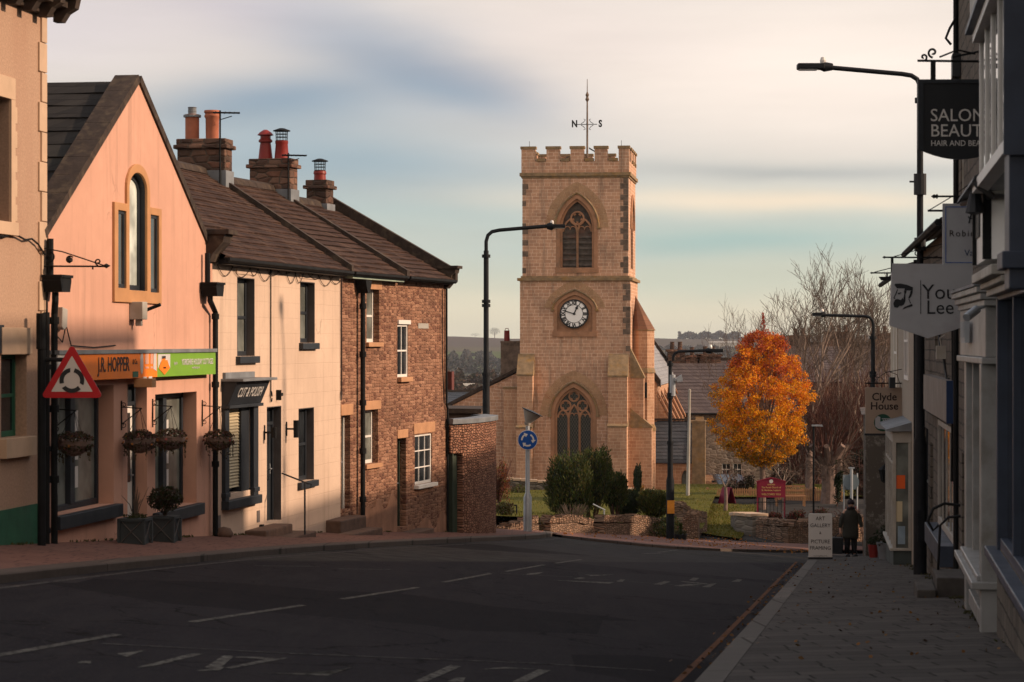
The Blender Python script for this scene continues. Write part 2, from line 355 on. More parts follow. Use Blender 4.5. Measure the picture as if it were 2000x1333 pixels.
def glassmat(name, col=(.012, .015, .018), rough=.04, spec=.6):
    m, t, b = newmat(name); v = coords(t); n = ntex(t, v, 1.5, 3)
    c = mixc(t, mr(t, n, .4, .65), col, tuple(x*2.2+.004 for x in col)); t.links.new(c, b.inputs['Base Color'])
    b.inputs['Roughness'].default_value = rough; b.inputs['Specular IOR Level'].default_value = spec
    bump(t, b, ntex(t, v, 2.5, 2), .06, .02); return m
def leafmesh(name, mat, parent, items):
    """items: (centre, direction, half length, half width, colour) -> diamond leaves"""
    vs = []; fs = []; cs = []
    for c, d, l, wd, col in items:
        d = d.normalized(); q = d.orthogonal().normalized(); q = Matrix.Rotation(rnd.random()*6.28, 3, d) @ q
        i = len(vs); vs += [c-d*l, c+q*wd, c+d*l, c-q*wd]; fs.append((i, i+1, i+2, i+3)); cs += [(*col, 1)]*4
    me = bpy.data.meshes.new(name); me.from_pydata([tuple(v) for v in vs], [], fs)
    a = me.color_attributes.new('Col', 'FLOAT_COLOR', 'POINT'); a.data.foreach_set('color', [x for c in cs for x in c])
    me.materials.append(mat); o = bpy.data.objects.new(name, me); C.objects.link(o)
    if parent: o.parent = parent
    return o
def rv(r=1.0):
    while True:
        v = Vector((rnd.uniform(-1, 1), rnd.uniform(-1, 1), rnd.uniform(-1, 1)))
        if .01 < v.length <= 1: return v*r
def jit(c, a=.25):
    k = 1+rnd.uniform(-a, a); return tuple(max(0, x*k*(1+rnd.uniform(-a, a)*.3)) for x in c)
m_pink = walltex('salmon_render', (.60, .345, .255), (.38, .225, .165))
m_cream = walltex('cream_painted_stone', (.61, .465, .36), (.42, .31, .235), True, 3.3)
m_harl = plain('pebble_dash', (.40, .265, .185), .95, var=.18, scale=30, bs=70, bst=.9, dirt=(.34, .2, .14), dscale=.8, streak=True)
m_quoin = plain('painted_quoin', (.50, .36, .25), .85, var=.08, bst=.2)
m_surround = plain('ochre_sandstone', (.46, .24, .11), .85, var=.12, bs=30, bst=.25)
m_ash = stone('tower_sandstone', (.43, .235, .15), (.68, .42, .285), (.78, .60, .46), .40, .18, .010, .012, .45, (.13, .10, .08), .5, (.44, .20, .11), fine=.7, var=.5)
m_ash2 = stone('turret_sandstone', (.40, .215, .13), (.60, .37, .24), (.62, .45, .32), .38, .18, .010, .008, .4, (.14, .09, .06), .45)
m_dress = plain('dressed_sandstone', (.36, .19, .11), .85, var=.2, scale=2.5, bs=14, bst=.4, dirt=(.12, .10, .075), dscale=.9)
m_weath = plain('lichened_coping', (.24, .17, .10), .95, var=.3, scale=4, bs=18, bst=.6, dirt=(.34, .19, .05), dscale=2.5)
m_blackst = plain('soot_dark_quoin_stone', (.15, .11, .085), .95, var=.4, scale=4, bs=18, bst=.5)
m_brown = rubble('brown_rubble', (.25, .125, .08), (.41, .23, .15), (.40, .235, .15), .175, .072, .035, .8, (.10, .055, .04), .55, (.13, .055, .04), .16, .62, .85)
m_rubble = rubble('thin_rubble', (.28, .135, .09), (.48, .26, .17), (.05, .03, .022), .16, .065, .09, 1.0, (.10, .06, .045), .35, (.2, .09, .06))
m_garden = rubble('garden_wall_rubble', (.22, .14, .095), (.42, .285, .20), (.09, .065, .05), .17, .065, .08, 1.0, (.12, .09, .07), .5, (.34, .18, .11))
m_grey_r = rubble('grey_rubble', (.12, .10, .085), (.24, .21, .175), (.08, .07, .06), .3, .14, .05, 1.0, (.05, .045, .04), .4, (.1, .08, .07))
m_greyst = rubble('grey_house_stone', (.15, .13, .11), (.32, .27, .22), (.23, .20, .17), .36, .19, .05, .7, (.08, .07, .06), .5, (.14, .11, .09))
m_chim = rubble('sooty_chimney_stone', (.08, .05, .04), (.24, .14, .10), (.09, .07, .055), .32, .14, .05, .9, (.035, .028, .025), .6, (.2, .09, .06), .15, .6)
m_lintel = plain('sandstone_lintel', (.44, .24, .13), .85, var=.15, bs=20, bst=.3)
m_coping = plain('dark_stone_coping', (.040, .028, .022), .95, var=.35, scale=6, bs=25, bst=.5, dirt=(.11, .085, .06), dscale=5)
m_lead = plain('lead_flashing', (.16, .175, .19), .6, var=.25, bst=.1)
m_cgreen = plain('verdigris_flashing', (.28, .36, .30), .8, var=.25)
m_black = plain('black_cast_iron', (.009, .010, .011), .65, var=.4, spec=.15, bst=.1)
m_lampblk = plain('dark_painted_steel', (.010, .012, .015), .6, var=.35, spec=.15, bst=.05)
m_galv = plain('galvanised_steel', (.36, .39, .42), .45, metal=.5, var=.15, bst=.1)
m_dkgrey = plain('charcoal_paint', (.020, .025, .032), .5, var=.25, bst=.1)
m_greytrim = plain('taupe_grey_paint', (.11, .095, .09), .6, var=.2, bst=.15)
m_white = plain('white_paint', (.72, .70, .66), .45, var=.06, bst=.08)
m_whited = plain('weathered_white_paint', (.36, .345, .31), .6, var=.12, bst=.12, dirt=(.28, .25, .2), dscale=2)
m_green = plain('green_paint', (.02, .10, .055), .6, var=.25, bst=.15)
m_dgreen = plain('dull_green_door', (.035, .05, .035), .6, var=.25, bst=.15)
m_orange = plain('orange_sign_board', (.86, .21, .012), .5, var=.06, bst=0)
m_lime = plain('lime_green_sign_board', (.17, .36, .03), .5, var=.06, bst=0)
m_ink = plain('dark_lettering', (.02, .012, .012), .5, var=.1, bst=0)
m_blueink = plain('navy_lettering', (.01, .03, .09), .5, var=.1, bst=0)
m_terra = plain('terracotta_pot', (.36, .125, .07), .8, var=.15, scale=6)
m_redpot = plain('red_painted_pot', (.19, .018, .014), .5, var=.2)
m_glass = glassmat('window_glass'); m_glassl = glassmat('curtained_glass', (.10, .11, .10), .1, .5)
m_glassp = glassmat('sky_tinted_glass', (.42, .47, .44), .12, .5)  # pale sky reflection put into the pane colour
m_signred = plain('sign_red', (.42, .006, .012), .4, var=.05, bst=0)
m_signblue = plain('sign_blue', (.005, .07, .32), .4, var=.05, bst=0)
m_signwhite = plain('sign_white', (.58, .57, .55), .4, var=.04, bst=0)
m_signblk = plain('sign_black', (.015, .018, .022), .5, var=.1, bst=0)
m_navy = plain('navy_shopfront_paint', (.035, .048, .075), .45, var=.2, bst=.12, spec=.3)
m_pale = plain('pale_grey_shopfront_paint', (.27, .275, .27), .4, var=.14, bst=.12, spec=.4, dirt=(.16, .15, .13), dscale=2.5)
m_step = plain('worn_stone_step', (.12, .075, .055), .9, var=.25, scale=6, bs=25, bst=.4)
m_bark = plain('bark', (.17, .12, .10), .95, var=.35, scale=6, bs=25, bst=.6)
m_stem = plain('pale_bare_stem', (.20, .15, .12), .9, var=.25, bst=0)
m_twig = plain('grey_twig', (.115, .085, .068), .9, var=.2, bst=0)
m_redtwig = plain('red_brown_twig', (.085, .036, .028), .9, var=.25, bst=0)
m_leaf = leafmat('leaves'); m_needle = leafmat('needles', .8, .15)
m_skin = plain('skin', (.42, .24, .17), .6, var=.08, bst=0)
m_wood = plain('weathered_wood', (.30, .16, .08), .8, var=.2, scale=8, bst=.3)
m_maroon = plain('maroon_sign_board', (.20, .012, .035), .5, var=.08, bst=0)
m_gold = plain('gold_lettering', (.55, .38, .14), .5, var=.1, bst=0)
# ================================================================ GROUND, ROAD, PAVEMENTS
def asphalt():
    m, t, b = newmat('asphalt'); v = coords(t)
    n = ntex(t, v, 60, 6, .7); big = ntex(t, v, .35, 5, .6, (2.2, .5, 1)); mid = ntex(t, v, 2.2, 5)
    c = mixc(t, mr(t, big, .3, .7), (.016, .0157, .019), (.030, .0285, .032))
    c = mixc(t, mr(t, mid, .55, .75, 0, .5), c, (.012, .0115, .014))
    c = mixc(t, mr(t, n, .58, .75, 0, .6), c, (.07, .066, .067))
    vo = nd(t, 'ShaderNodeTexVoronoi', Scale=.45); vo.feature = 'DISTANCE_TO_EDGE'; wv = t.nodes.new('ShaderNodeVectorMath'); wv.operation = 'MULTIPLY_ADD'; nz_ = nd(t, 'ShaderNodeTexNoise', Scale=1.6, Detail=5.0); t.links.new(v, nz_.inputs['Vector'])
    t.links.new(nz_.outputs[1], wv.inputs[0]); wv.inputs[1].default_value = (.9, .9, 0); t.links.new(v, wv.inputs[2]); t.links.new(wv.outputs[0], vo.inputs['Vector'])
    c = mixc(t, mr(t, vo.outputs[0], .004, .014, .7, 0), c, (.004, .004, .004))
    g2 = ntex(t, v, 22, 3, .8); c = mixc(t, mr(t, g2, .56, .66, 0, .6), c, (.060, .057, .058))
    wt = ntex(t, v, .9, 4, .6, (3.5, .35, 1)); c = mixc(t, mr(t, wt, .48, .62, 0, .45), c, (.034, .032, .034))
    sx_ = t.nodes.new('ShaderNodeSeparateXYZ'); t.links.new(v, sx_.inputs[0])     # paler tone beyond a slanting line across the junction
    ln = mth(t, 'ADD', mth(t, 'MULTIPLY_ADD', sx_.outputs[0], -2.24, sx_.outputs[1]), mth(t, 'MULTIPLY', n, .6)); c = mixc(t, mr(t, ln, 45, 45.8, 0, .95), c, mixc(t, mr(t, mid, .35, .65), (.036, .035, .034), (.060, .057, .054)))
    pt = nd(t, 'ShaderNodeTexVoronoi', Scale=.16); pt.distance = 'CHEBYCHEV'; t.links.new(v, pt.inputs['Vector']); sp = t.nodes.new('ShaderNodeSeparateColor'); t.links.new(pt.outputs['Color'], sp.inputs[0]); c = mixc(t, mr(t, sp.outputs[0], .70, .72, 0, .55), c, (.010, .010, .012)); c = mixc(t, mr(t, sp.outputs[1], .72, .74, 0, .45), c, (.048, .046, .049))
    t.links.new(c, b.inputs['Base Color']); t.links.new(mr(t, big, .3, .7, .85, 1), b.inputs['Roughness'])
    b.inputs['Specular IOR Level'].default_value = .03
    bump(t, b, n, .5, .012); return m
def worn(name, col, under=(.045, .043, .047), lo=.42, hi=.58, sc=14):
    m, t, b = newmat(name); v = coords(t); n = ntex(t, v, sc, 8, .75)
    c = mixc(t, mr(t, n, lo, hi), under, col); t.links.new(c, b.inputs['Base Color']); b.inputs['Roughness'].default_value = .9; b.inputs['Specular IOR Level'].default_value = .05
    bump(t, b, ntex(t, v, 60, 5, .7), .4, .01); return m
m_asph = asphalt(); m_mark = worn('worn_road_paint', (.19, .185, .165), under=(.020,.019,.021), lo=.40, hi=.66); m_markd = worn('faded_road_paint', (.11, .105, .10), under=(.024,.023,.026), lo=.42, hi=.62)
m_yell = worn('worn_yellow_line', (.13, .062, .034), under=(.024,.023,.026), lo=.28, hi=.55)
m_flag = stone('stone_flags', (.050, .046, .044), (.098, .090, .083), (.007, .006, .005), .66, .42, .013, .02, .7, (.028, .025, .023), .55, (.07, .063, .056), wall=False, var=.3)
m_redpave = stone('red_block_paving', (.15, .078, .062), (.21, .11, .085), (.07, .04, .035), .42, .30, .012, .01, .35, (.09, .06, .05), .4, (.20, .10, .08), wall=False, var=.4)
m_kerb = stone('kerb_stone', (.075, .060, .052), (.12, .098, .085), (.04, .035, .03), .95, 5.0, .016, .0, .3, (.04, .035, .03), .5, (.1, .075, .06), wall=False)
m_kerbr = stone('pale_kerb_stone', (.085, .08, .075), (.125, .118, .108), (.04, .035, .03), .95, 5.0, .02, .0, .3, (.09, .08, .075), .5, (.2, .18, .16), wall=False)
def strip_mesh(name, rows, mat, kind='structure', thick=None):
    """rows of points; neighbouring rows are joined into a sheet"""
    vs = [tuple(p) for r in rows for p in r]; n = len(rows[0]); fs = []
    for i in range(len(rows)-1):
        for j in range(n-1):
            a = i*n+j; fs.append((a, a+1, a+n+1, a+n))
    mb = MB(); mb.add(vs, fs); o = mb.build(name, mat, smooth='all'); return tag(o, kind=kind)
# road sheet
Ds = [-14+2*i for i in range(66)]
strip_mesh('road', [[(X, D, G(X, D)) for X in [-24+1.5*i for i in range(34)]] for D in Ds], m_asph)
# terrain far out: valley and hills
def hash_n(x, y, s): return noise.noise(Vector((x*s, y*s, 3.7)))
def skyline(px): # photo y of the hill tops in direction px
    pts = [(-1500, 640), (0, 652), (875, 657), (935, 659), (1010, 662), (1280, 660), (1320, 665), (1450, 664), (1800, 655), (3500, 640)]
    for (a, b), (c, d) in zip(pts, pts[1:]):
        if px <= c: return b + (d-b)*max(0, (px-a)/(c-a))
    return 640
def H(X, D):
    px = 1000 + F*X/max(D, 60); k = 0
    knots = [(0, 0), (100, G(X, 100)), (125, -8.2), (150, -10.2), (260, -16), (450, -24), (800, -30), (1500, -28), (2300, -10), (3200, (666-skyline(px))/F*3200), (4500, -20), (7500, -60)]
    if D <= 100: return G(X, D) - .12
    for (a, b), (c, d) in zip(knots, knots[1:]):
        if D <= c:
            t = (D-a)/(c-a); t = t*t*(3-2*t); z = b+(d-b)*t; break
    else: z = -60
    am = min(1, max(0, (D-160)/900))
    return z + am*(hash_n(X, D, .0016)*5 + hash_n(X, D, .006)*2) - (.12 if D < 160 else 0)
Dr = [-80, -40, -15, 0, 20, 40, 60, 80, 90, 100, 110, 120, 135, 150, 175, 200, 240, 280, 330, 390, 460, 540, 640, 760, 900, 1050, 1200, 1400, 1600, 1800, 2000, 2150, 2300, 2450, 2600, 2750, 2900, 3000, 3100, 3200, 3350, 3600, 4200, 5000, 7500]
rows = []
for D in Dr:
    wd = max(90, abs(D)*.75); rows.append([(wd*(i/32-1), D, H(wd*(i/32-1), D)) for i in range(65)])
def terrain_mat():
    m, t, b = newmat('fields'); v = coords(t); s = t.nodes.new('ShaderNodeSeparateXYZ'); t.links.new(v, s.inputs[0])
    n = ntex(t, v, .004, 5, .6, (1, .35, 1)); n2 = ntex(t, v, .02, 6, .65, (1, .4, 1)); n3 = ntex(t, v, .3, 6)
    vo = nd(t, 'ShaderNodeTexVoronoi', Scale=.0042); mp = t.nodes.new('ShaderNodeMapping'); mp.inputs['Scale'].default_value = (1, .42, 0)
    t.links.new(v, mp.inputs[0]); t.links.new(mp.outputs[0], vo.inputs['Vector'])
    sv = t.nodes.new('ShaderNodeSeparateColor'); t.links.new(vo.outputs['Color'], sv.inputs[0])
    c = mixc(t, mr(t, sv.outputs[0], .25, .3), (.055, .062, .03), (.10, .085, .05))
    c = mixc(t, mr(t, sv.outputs[1], .62, .66), c, (.085, .115, .035))
    c = mixc(t, mr(t, s.outputs[1], 2550, 2620, 0, .9), c, (.085, .062, .052))
    c = mixc(t, mr(t, n2, .35, .75, 0, .45), c, (.05, .045, .035)); c = mixc(t, mr(t, n3, .3, .8, 0, .25), c, (.03, .03, .02))
    t.links.new(c, b.inputs['Base Color']); b.inputs['Roughness'].default_value = 1; b.inputs['Specular IOR Level'].default_value = .05
    bump(t, b, n2, .5, 2.0); return m
strip_mesh('hills', rows, terrain_mat())
# ---- pavements (raised, with a real kerb)
def slab_from(name, front, back, mat, kmat, kw=.28, drop=.14, kerbname='kerb', zf=None):
    """front = kerb line, back = rear line: lists of (X, D, z)"""
    n = len(front); F3 = [Vector(p) for p in front]; B3 = [Vector(p) for p in back]
    inner = [f + (b-f).normalized()*kw for f, b in zip(F3, B3)]
    rows = []
    for k in range(7): rows.append([inner[i].lerp(B3[i], k/6) for i in range(n)])
    strip_mesh(name, rows, mat)
    mb = MB(); vs = []; fs = []
    for f, i in zip(F3, inner): vs += [f-Vector((0, 0, drop)), f-Vector((0, 0, .012)), f+(i-f)*.08+Vector((0, 0, .004)), i+Vector((0, 0, .004)), i-Vector((0, 0, .03))]
    for a in range(n-1):
        for k in range(4): fs.append((a*5+k, a*5+k+1, a*5+5+k+1, a*5+5+k))
    mb.add(vs, fs); o = mb.build(kerbname, kmat); tag(o, kind='structure')
# left pavement: kerb follows the street then turns the corner
PV = .10
kl = [(-700, 1290), (-300, 1190), (-100, 1154), (0, 1140), (130, 1125), (260, 1111), (380, 1099), (500, 1087), (620, 1077), (740, 1069), (860, 1062), (950, 1057.5), (1010, 1055), (1050, 1052.5), (1075, 1049.5), (1082, 1046)]
front = [(*gp(*p), 0) for p in kl]; front = [(X, D, plane(X, D)+PV) for X, D, _ in front]
bl = [(-26, 14), (-14, 24), (-13, 26), (-11.8, 27), (-11.0, 29.5), (-10.4, 33), (-9.4, 37), (-8.9, 40), (-7.9, 43), (-6.9, 46.5), (-6.2, 52), (-5.5, 58), (-5, 64), (-4.6, 68), (-4.4, 70), (-4.2, 70.6)]
back = [(X, D, plane(X, D)+PV) for X, D in bl]
slab_from('pavement_left', front, back, m_redpave, m_kerb)
# right pavement
def latw(D):
    for (a, b), (c, d) in zip([(-20, 1.85), (24.5, 1.6), (45, 1.45), (66, .85)], [(24.5, 1.6), (45, 1.45), (66, .85), (90, .85)]):
        if D <= c: return b+(d-b)*(D-a)/(c-a)
    return .85
dd = [-14, -6, 0, 6, 12, 16, 20, 24, 28, 32, 36, 40, 44, 48, 52, 56, 59]
fr_ = [(.144*D-1.3, D, kerbz(.144*D-1.3, D)) for D in dd] + [(7.45, 61, kerbz(7.45, 61)-.01), (7.95, 62.6, kerbz(7.95, 62.6)-.02), (8.9, 63.6, kerbz(8.9, 63.6)-.04), (9.6, 64, kerbz(9.6, 64)-.05)]
bk_ = [(.144*D+latw(D)+.6, D, kerbz(.144*D+latw(D)+.6, D)) for D in dd] + [(10.2, 61.5, kerbz(10.2, 61.5)), (10.6, 64, kerbz(10.6, 64)), (10.8, 67, kerbz(10.8, 67)), (10.9, 70, kerbz(10.9, 70))]
slab_from('pavement_right', fr_, bk_, m_flag, m_kerbr, kw=.24)
# far pavement across the junction, in front of the churchyard wall
kf = [(1088, 1046), (1100, 1051), (1150, 1057), (1200, 1062), (1260, 1068), (1320, 1073), (1400, 1077), (1480, 1079), (1560, 1080), (1640, 1080)]
ff = [(*gp(*p), 0) for p in kf]; ff = [(X, D, G(X, D)+.07) for X, D, _ in ff]
bf = [(-1.0, 69.4), (0.3, 70), (1.4, 71.8), (2.6, 73.8), (4, 76), (5.9, 78), (8, 79.5), (9.5, 81), (11.5, 82), (14, 82)]
slab_from('pavement_far', ff, [(X, D, G(X, D)+.07) for X, D in bf], m_redpave, m_kerb, kw=.15, drop=.09)
# ---- paint on the road
def paint(name, quads, mat, lift=.004, cat=None):
    mb = MB()
    for q in quads:
        pts = [gp(*p) for p in q]
        # subdivide long edges so that the paint follows the ground
        n = 6
        a, b, c, d = [Vector((x, y, 0)) for x, y in pts]
        for i in range(n):
            t0, t1 = i/n, (i+1)/n; q4 = [a.lerp(b, t0), a.lerp(b, t1), d.lerp(c, t1), d.lerp(c, t0)]
            mb.add([(v.x, v.y, G(v.x, v.y)+lift) for v in q4], [(0, 1, 2, 3)])
    o = mb.build(name, mat); return tag(o, kind='structure')
def gl(a, b, w, mat_list):   # a painted line of real width w metres between two photo points
    (x0, y0), (x1, y1) = gp(*a), gp(*b); d = Vector((x1-x0, y1-y0)).normalized(); n = Vector((-d.y, d.x))*w/2
    mat_list.append(((x0, y0), (x1, y1), n))
def lines(name, segs, w, mat, lift=.004):
    mb = MB()
    for a, b in segs:
        (x0, y0), (x1, y1) = gp(*a), gp(*b); A = Vector((x0, y0)); B = Vector((x1, y1)); d = (B-A).normalized(); n = Vector((-d.y, d.x))*w/2
        k = max(1, int((B-A).length/1.5))
        for i in range(k):
            p, q = A.lerp(B, i/k), A.lerp(B, (i+1)/k)
            mb.add([(v.x, v.y, G(v.x, v.y)+lift) for v in (p-n, q-n, q+n, p+n)], [(0, 1, 2, 3)])
    return tag(mb.build(name, mat), kind='structure')
lines('road_markings_centre', [((-60, 1291), (230, 1240)), ((372, 1216), (592, 1183)), ((668, 1171), (817, 1148)), ((866, 1138), (958, 1121)), ((988, 1117), (1062, 1104)), ((1085, 1101), (1135, 1093.5)), ((1285, 1079.5), (1325, 1074.5))], .085, m_mark)
lines('road_markings_bay_lines', [((200, 1258), (560, 1277)), ((560, 1277), (1060, 1297)), ((1060, 1297), (1280, 1311)), ((950, 1119), (1120, 1128)), ((1120, 1128), (1430, 1152)), ((500, 1106), (622, 1107)), ((660, 1112), (765, 1113))], .07, m_markd)
lines('road_markings_edge', [((1110, 1058), (1200, 1065)), ((1200, 1065), (1290, 1070)), ((1330, 1078), (1450, 1088)), ((1450, 1088), (1535, 1095)), ((1525, 1089.5), (1560, 1091.5)), ((1425, 1082), (1500, 1087.5)), ((1255, 1082), (1290, 1081.5))], .10, m_mark)
lines('road_markings_yellow_left', [((-60, 1157), (260, 1117.5)), ((260, 1117.5), (500, 1092)), ((500, 1092), (740, 1073)), ((740, 1073), (950, 1061)), ((950, 1061), (1040, 1057.5)), ((1040, 1057.5), (1088, 1053))], .09, m_markd)
lines('road_markings_yellow_right', [((1322, 1333), (1400, 1257)), ((1300, 1352), (1322, 1333)), ((1400, 1257), (1470, 1186)), ((1470, 1186), (1515, 1139)), ((1515, 1139), (1548, 1106)), ((1548, 1106), (1556, 1098))], .062, m_yell, .005)
paint('road_markings_letters', [
    [(806, 1333), (880, 1300), (900, 1303), (832, 1333)], [(872, 1333), (890, 1325), (909, 1325), (905, 1333)],
    [(1000, 1333), (1052, 1308), (1076, 1310), (1028, 1333)], [(936, 1309), (985, 1304), (1052, 1308), (985, 1307)],
    [(384, 1311), (440, 1303), (430, 1310), (396, 1312)], [(400, 1305), (437, 1281), (457, 1283), (430, 1306)], [(437, 1306), (528, 1287), (565, 1286), (452, 1307)],
    [(456, 1285), (528, 1290), (540, 1287), (470, 1283)], [(266, 1305), (300, 1302), (400, 1278), (372, 1278)], [(248, 1284), (228, 1278), (285, 1271), (260, 1279)], [(150, 1296), (178, 1297), (178, 1292), (160, 1293)],
    [(500, 1315), (640, 1321), (700, 1300), (650, 1318)]], m_mark)
paint('road_markings_far_letters', [
    [(1067, 1133), (1085, 1134), (1200, 1138), (1190, 1141)], [(1120, 1131), (1134, 1128), (1144, 1130), (1132, 1132)], [(1204, 1137), (1212, 1132), (1221, 1133), (1216, 1137)],
    [(1140, 1122), (1152, 1124), (1200, 1123), (1155, 1126)], [(1276, 1142), (1298, 1136), (1310, 1137), (1292, 1143)], [(1316, 1145), (1345, 1141), (1372, 1143), (1330, 1146)], [(1328, 1137), (1334, 1136), (1385, 1141), (1378, 1142)],
    [(1370, 1147), (1388, 1141), (1400, 1140), (1386, 1148)], [(1346, 1134), (1354, 1129), (1366, 1130), (1358, 1135)], [(1428, 1137), (1440, 1132), (1450, 1133), (1444, 1137)], [(1028, 1124), (1030, 1121), (1062, 1118), (1052, 1122)]], m_mark)
# ================================================================ HOUSES ON THE LEFT
def roofmesh(name, eL, eR, rL, rR, n, mat, parent, th=.035, seg=.45, wob=.012):
    eL, eR, rL, rR = map(Vector, (eL, eR, rL, rR)); N = (eR-eL).cross(rL-eL).normalized()
    if N.z < 0: N = -N
    L = (eR-eL).length; k = max(2, int(L/seg)); mb = MB(); rr = random.Random(int(L*100))
    for i in range(n):
        t0, t1 = i/n, min(1, (i+1.25)/n); lo = []; hi = []; un = []
        for j in range(k+1):
            s = j/k; a = eL.lerp(eR, s); b = rL.lerp(rR, s); o = rr.uniform(-wob, wob)
            dn = (a-b).normalized()*rr.uniform(0, wob)
            lo.append(a.lerp(b, t0)+N*(th+o)+dn); hi.append(a.lerp(b, t1)+N*.004); un.append(a.lerp(b, t0)+N*-.01+dn)
        m = k+1; fs = [(j, j+1, m+j+1, m+j) for j in range(k)] + [(2*m+j, 2*m+j+1, j+1, j) for j in range(k)]
        mb.add(lo+hi+un, fs)
    return mb.build(name, mat, parent)
m_tiles = stone('brown_stone_slates', (.034, .019, .015), (.095, .054, .039), (.012, .008, .007), .26, .125, .008, .01, .7, (.02, .015, .013), .4, (.11, .075, .05), var=.5)
m_slate2 = stone('dark_stone_slates', (.018, .017, .017), (.036, .033, .031), (.012, .011, .01), .42, .26, .006, .008, .5, (.10, .10, .085), .25, (.045, .04, .036), var=.3)
def sash(parent, u0, u1, z0, z1, y, mf, mg, bars=(1, 1), fw=.06, name='window', fd=.05, extra=None, split=True):
    """a window: frame with meeting rail and glazing bars, pane as its sub-part"""
    mb = MB(); zm = (z0+z1)/2
    mb.box(u0, u0+fw, y, y+fd, z0, z1); mb.box(u1-fw, u1, y, y+fd, z0, z1)
    mb.box(u0+fw, u1-fw, y, y+fd, z1-fw, z1); mb.box(u0+fw, u1-fw, y, y+fd, z0, z0+fw*1.3)
    if split: mb.box(u0+fw, u1-fw, y+.006, y+fd, zm-fw*.4, zm+fw*.4)
    nx, nz = bars
    for i in range(1, nx): x = u0+(u1-u0)*i/nx; mb.box(x-.014, x+.014, y+.012, y+fd, z0+fw, z1-fw)
    for i in range(1, nz): z = z0+(z1-z0)*i/nz; mb.box(u0+fw, u1-fw, y+.014, y+fd, z-.013, z+.013)
    f = mb.build(name, mf, parent, bevel=.004)
    g = MB(); g.box(u0+.01, u1-.01, y+fd-.02, y+fd-.008, z0+.01, z1-.01); g.build('pane', mg, f)
    return f
def reveal_back(parent, u0, u1, z0, z1, y, mat=None, name='room_blind'):
    mb = MB(); mb.box(u0-.02, u1+.02, y, y+.02, z0-.02, z1+.02); return mb.build(name, mat or m_signblk, parent)
def body(fr, parent, outline, holes, mat, depth, t=.35, name='wall', zlow=-.8):
    """front wall with openings plus plain side and back walls"""
    mb = MB(); mb.prism(outline, 0, t, holes, back=False)
    u0 = min(p[0] for p in outline); u1 = max(p[0] for p in outline); zt = min(outline[2][1], outline[-1][1])
    mb.box(u0, u0+.3, t, depth, zlow, zt); mb.box(u1-.3, u1, t, depth, zlow, zt); mb.box(u0+.3, u1-.3, depth-.3, depth, zlow, zt)
    return mb.build(name, mat, parent)
def door(parent, u0, u1, z0, z1, y, mat, fan=True, mfr=None, glass=False):
    mb = MB(); zf = z1-(.32 if fan else 0); fwd = .06
    mb.box(u0, u0+fwd, y-.01, y+.08, z0, z1); mb.box(u1-fwd, u1, y-.01, y+.08, z0, z1); mb.box(u0+fwd, u1-fwd, y-.01, y+.08, z1-fwd, z1)
    if fan: mb.box(u0+fwd, u1-fwd, y-.01, y+.08, zf-.03, zf+.03)
    fr = mb.build('door_frame', mfr or mat, parent)
    d = MB(); a, b = u0+fwd, u1-fwd; zt = zf-(.03 if fan else fwd); d.box(a, b, y+.03, y+.07, z0, zt); w = b-a
    for (p, q) in ((.08, .42), (.5, .92)):
        for s in (0, 1):
            x0 = a+w*(.1+.45*s); d.box(x0, x0+w*.35, y+.022, y+.03, z0+(zt-z0)*p, z0+(zt-z0)*q)
    dr = d.build('door', mat, parent, bevel=.004)
    h = MB(); h.tube([(b-.1, y+.03, z0+1.0), (b-.1, y-.02, z0+1.0), (b-.2, y-.02, z0+1.0)], .012); h.box(b-.12, b-.08, y+.01, y+.03, z0+.9, z0+1.1); h.build('handle', m_galv, dr)
    if fan: g = MB(); g.box(a, b, y+.04, y+.05, zf+.03, z1-fwd); g.build('pane', m_glass, dr)
    if glass: g = MB(); g.box(a+w*.16, b-w*.16, y+.014, y+.021, z0+(zt-z0)*.42, zt-.12); g.build('pane', m_glass, dr)
    return dr
def pipe(parent, fr, px, y0, y1, r=.04, y=-.08, mat=None, name='downpipe', hop=None, u=None):
    u = fr.u(px) if u is None else u; zt = fr.zz(px, y0); zb = fr.zz(px, y1); mb = MB()
    mb.tube([(u, y, zt), (u, y, zb)], r, 10)
    z = zb+.3
    while z < zt: mb.tube([(u, y, z-.035), (u, y, z+.035)], r*1.35, 10); mb.box(u-r*1.7, u+r*1.7, y+r, 0, z-.02, z+.02); z += 1.15
    return mb.build(name, mat or m_black, parent)
DL = lambda px: 34.2*1612/(1700-px) if px < 415 else (42.8*1470/(1885-px) if px < 665 else 51.5*1638/(2303-px))
def PL(px): D = DL(px); return ((px-1000)/F*D, D)
# ---------------- far-left harled building
f0 = Fr(PL(-300), PL(88)); L0 = f0.len; Fz = f0
b0 = f0.empty('harled_building', 'pebble-dashed building with pale quoins and moulded cornice at the left edge', 'building', 'street buildings')
zt = f0.zz(88, 22); g0, g1 = f0.g(0), f0.g(L0)
wu0, wu1, wz0, wz1 = f0.u(-46), f0.u(18), f0.zz(0, 432), f0.zz(0, 190)
lw = (f0.u(20), f0.u(52), f0.zz(40, 852), f0.zz(40, 692))
lw = (f0.u(2), f0.u(52), f0.zz(40, 853), f0.zz(40, 693))
ww = (f0.u(-70), f0.u(6), f0.zz(0, 720), f0.zz(0, 635))
body(f0, b0, [(0, g0-.6), (L0, g1-.6), (L0, zt), (0, zt)], [rect(wu0, wu1, wz0, wz1), rect(*lw)], m_harl, 7, zlow=g1-1)
mb = MB()
for i in range(13):
    z = zt-.05-i*.42; wq = .30 if i % 2 else .20
    if z-.42 > f0.zz(80, 700): mb.box(L0-wq, L0+.012, -.03, .35, z-.41, z)
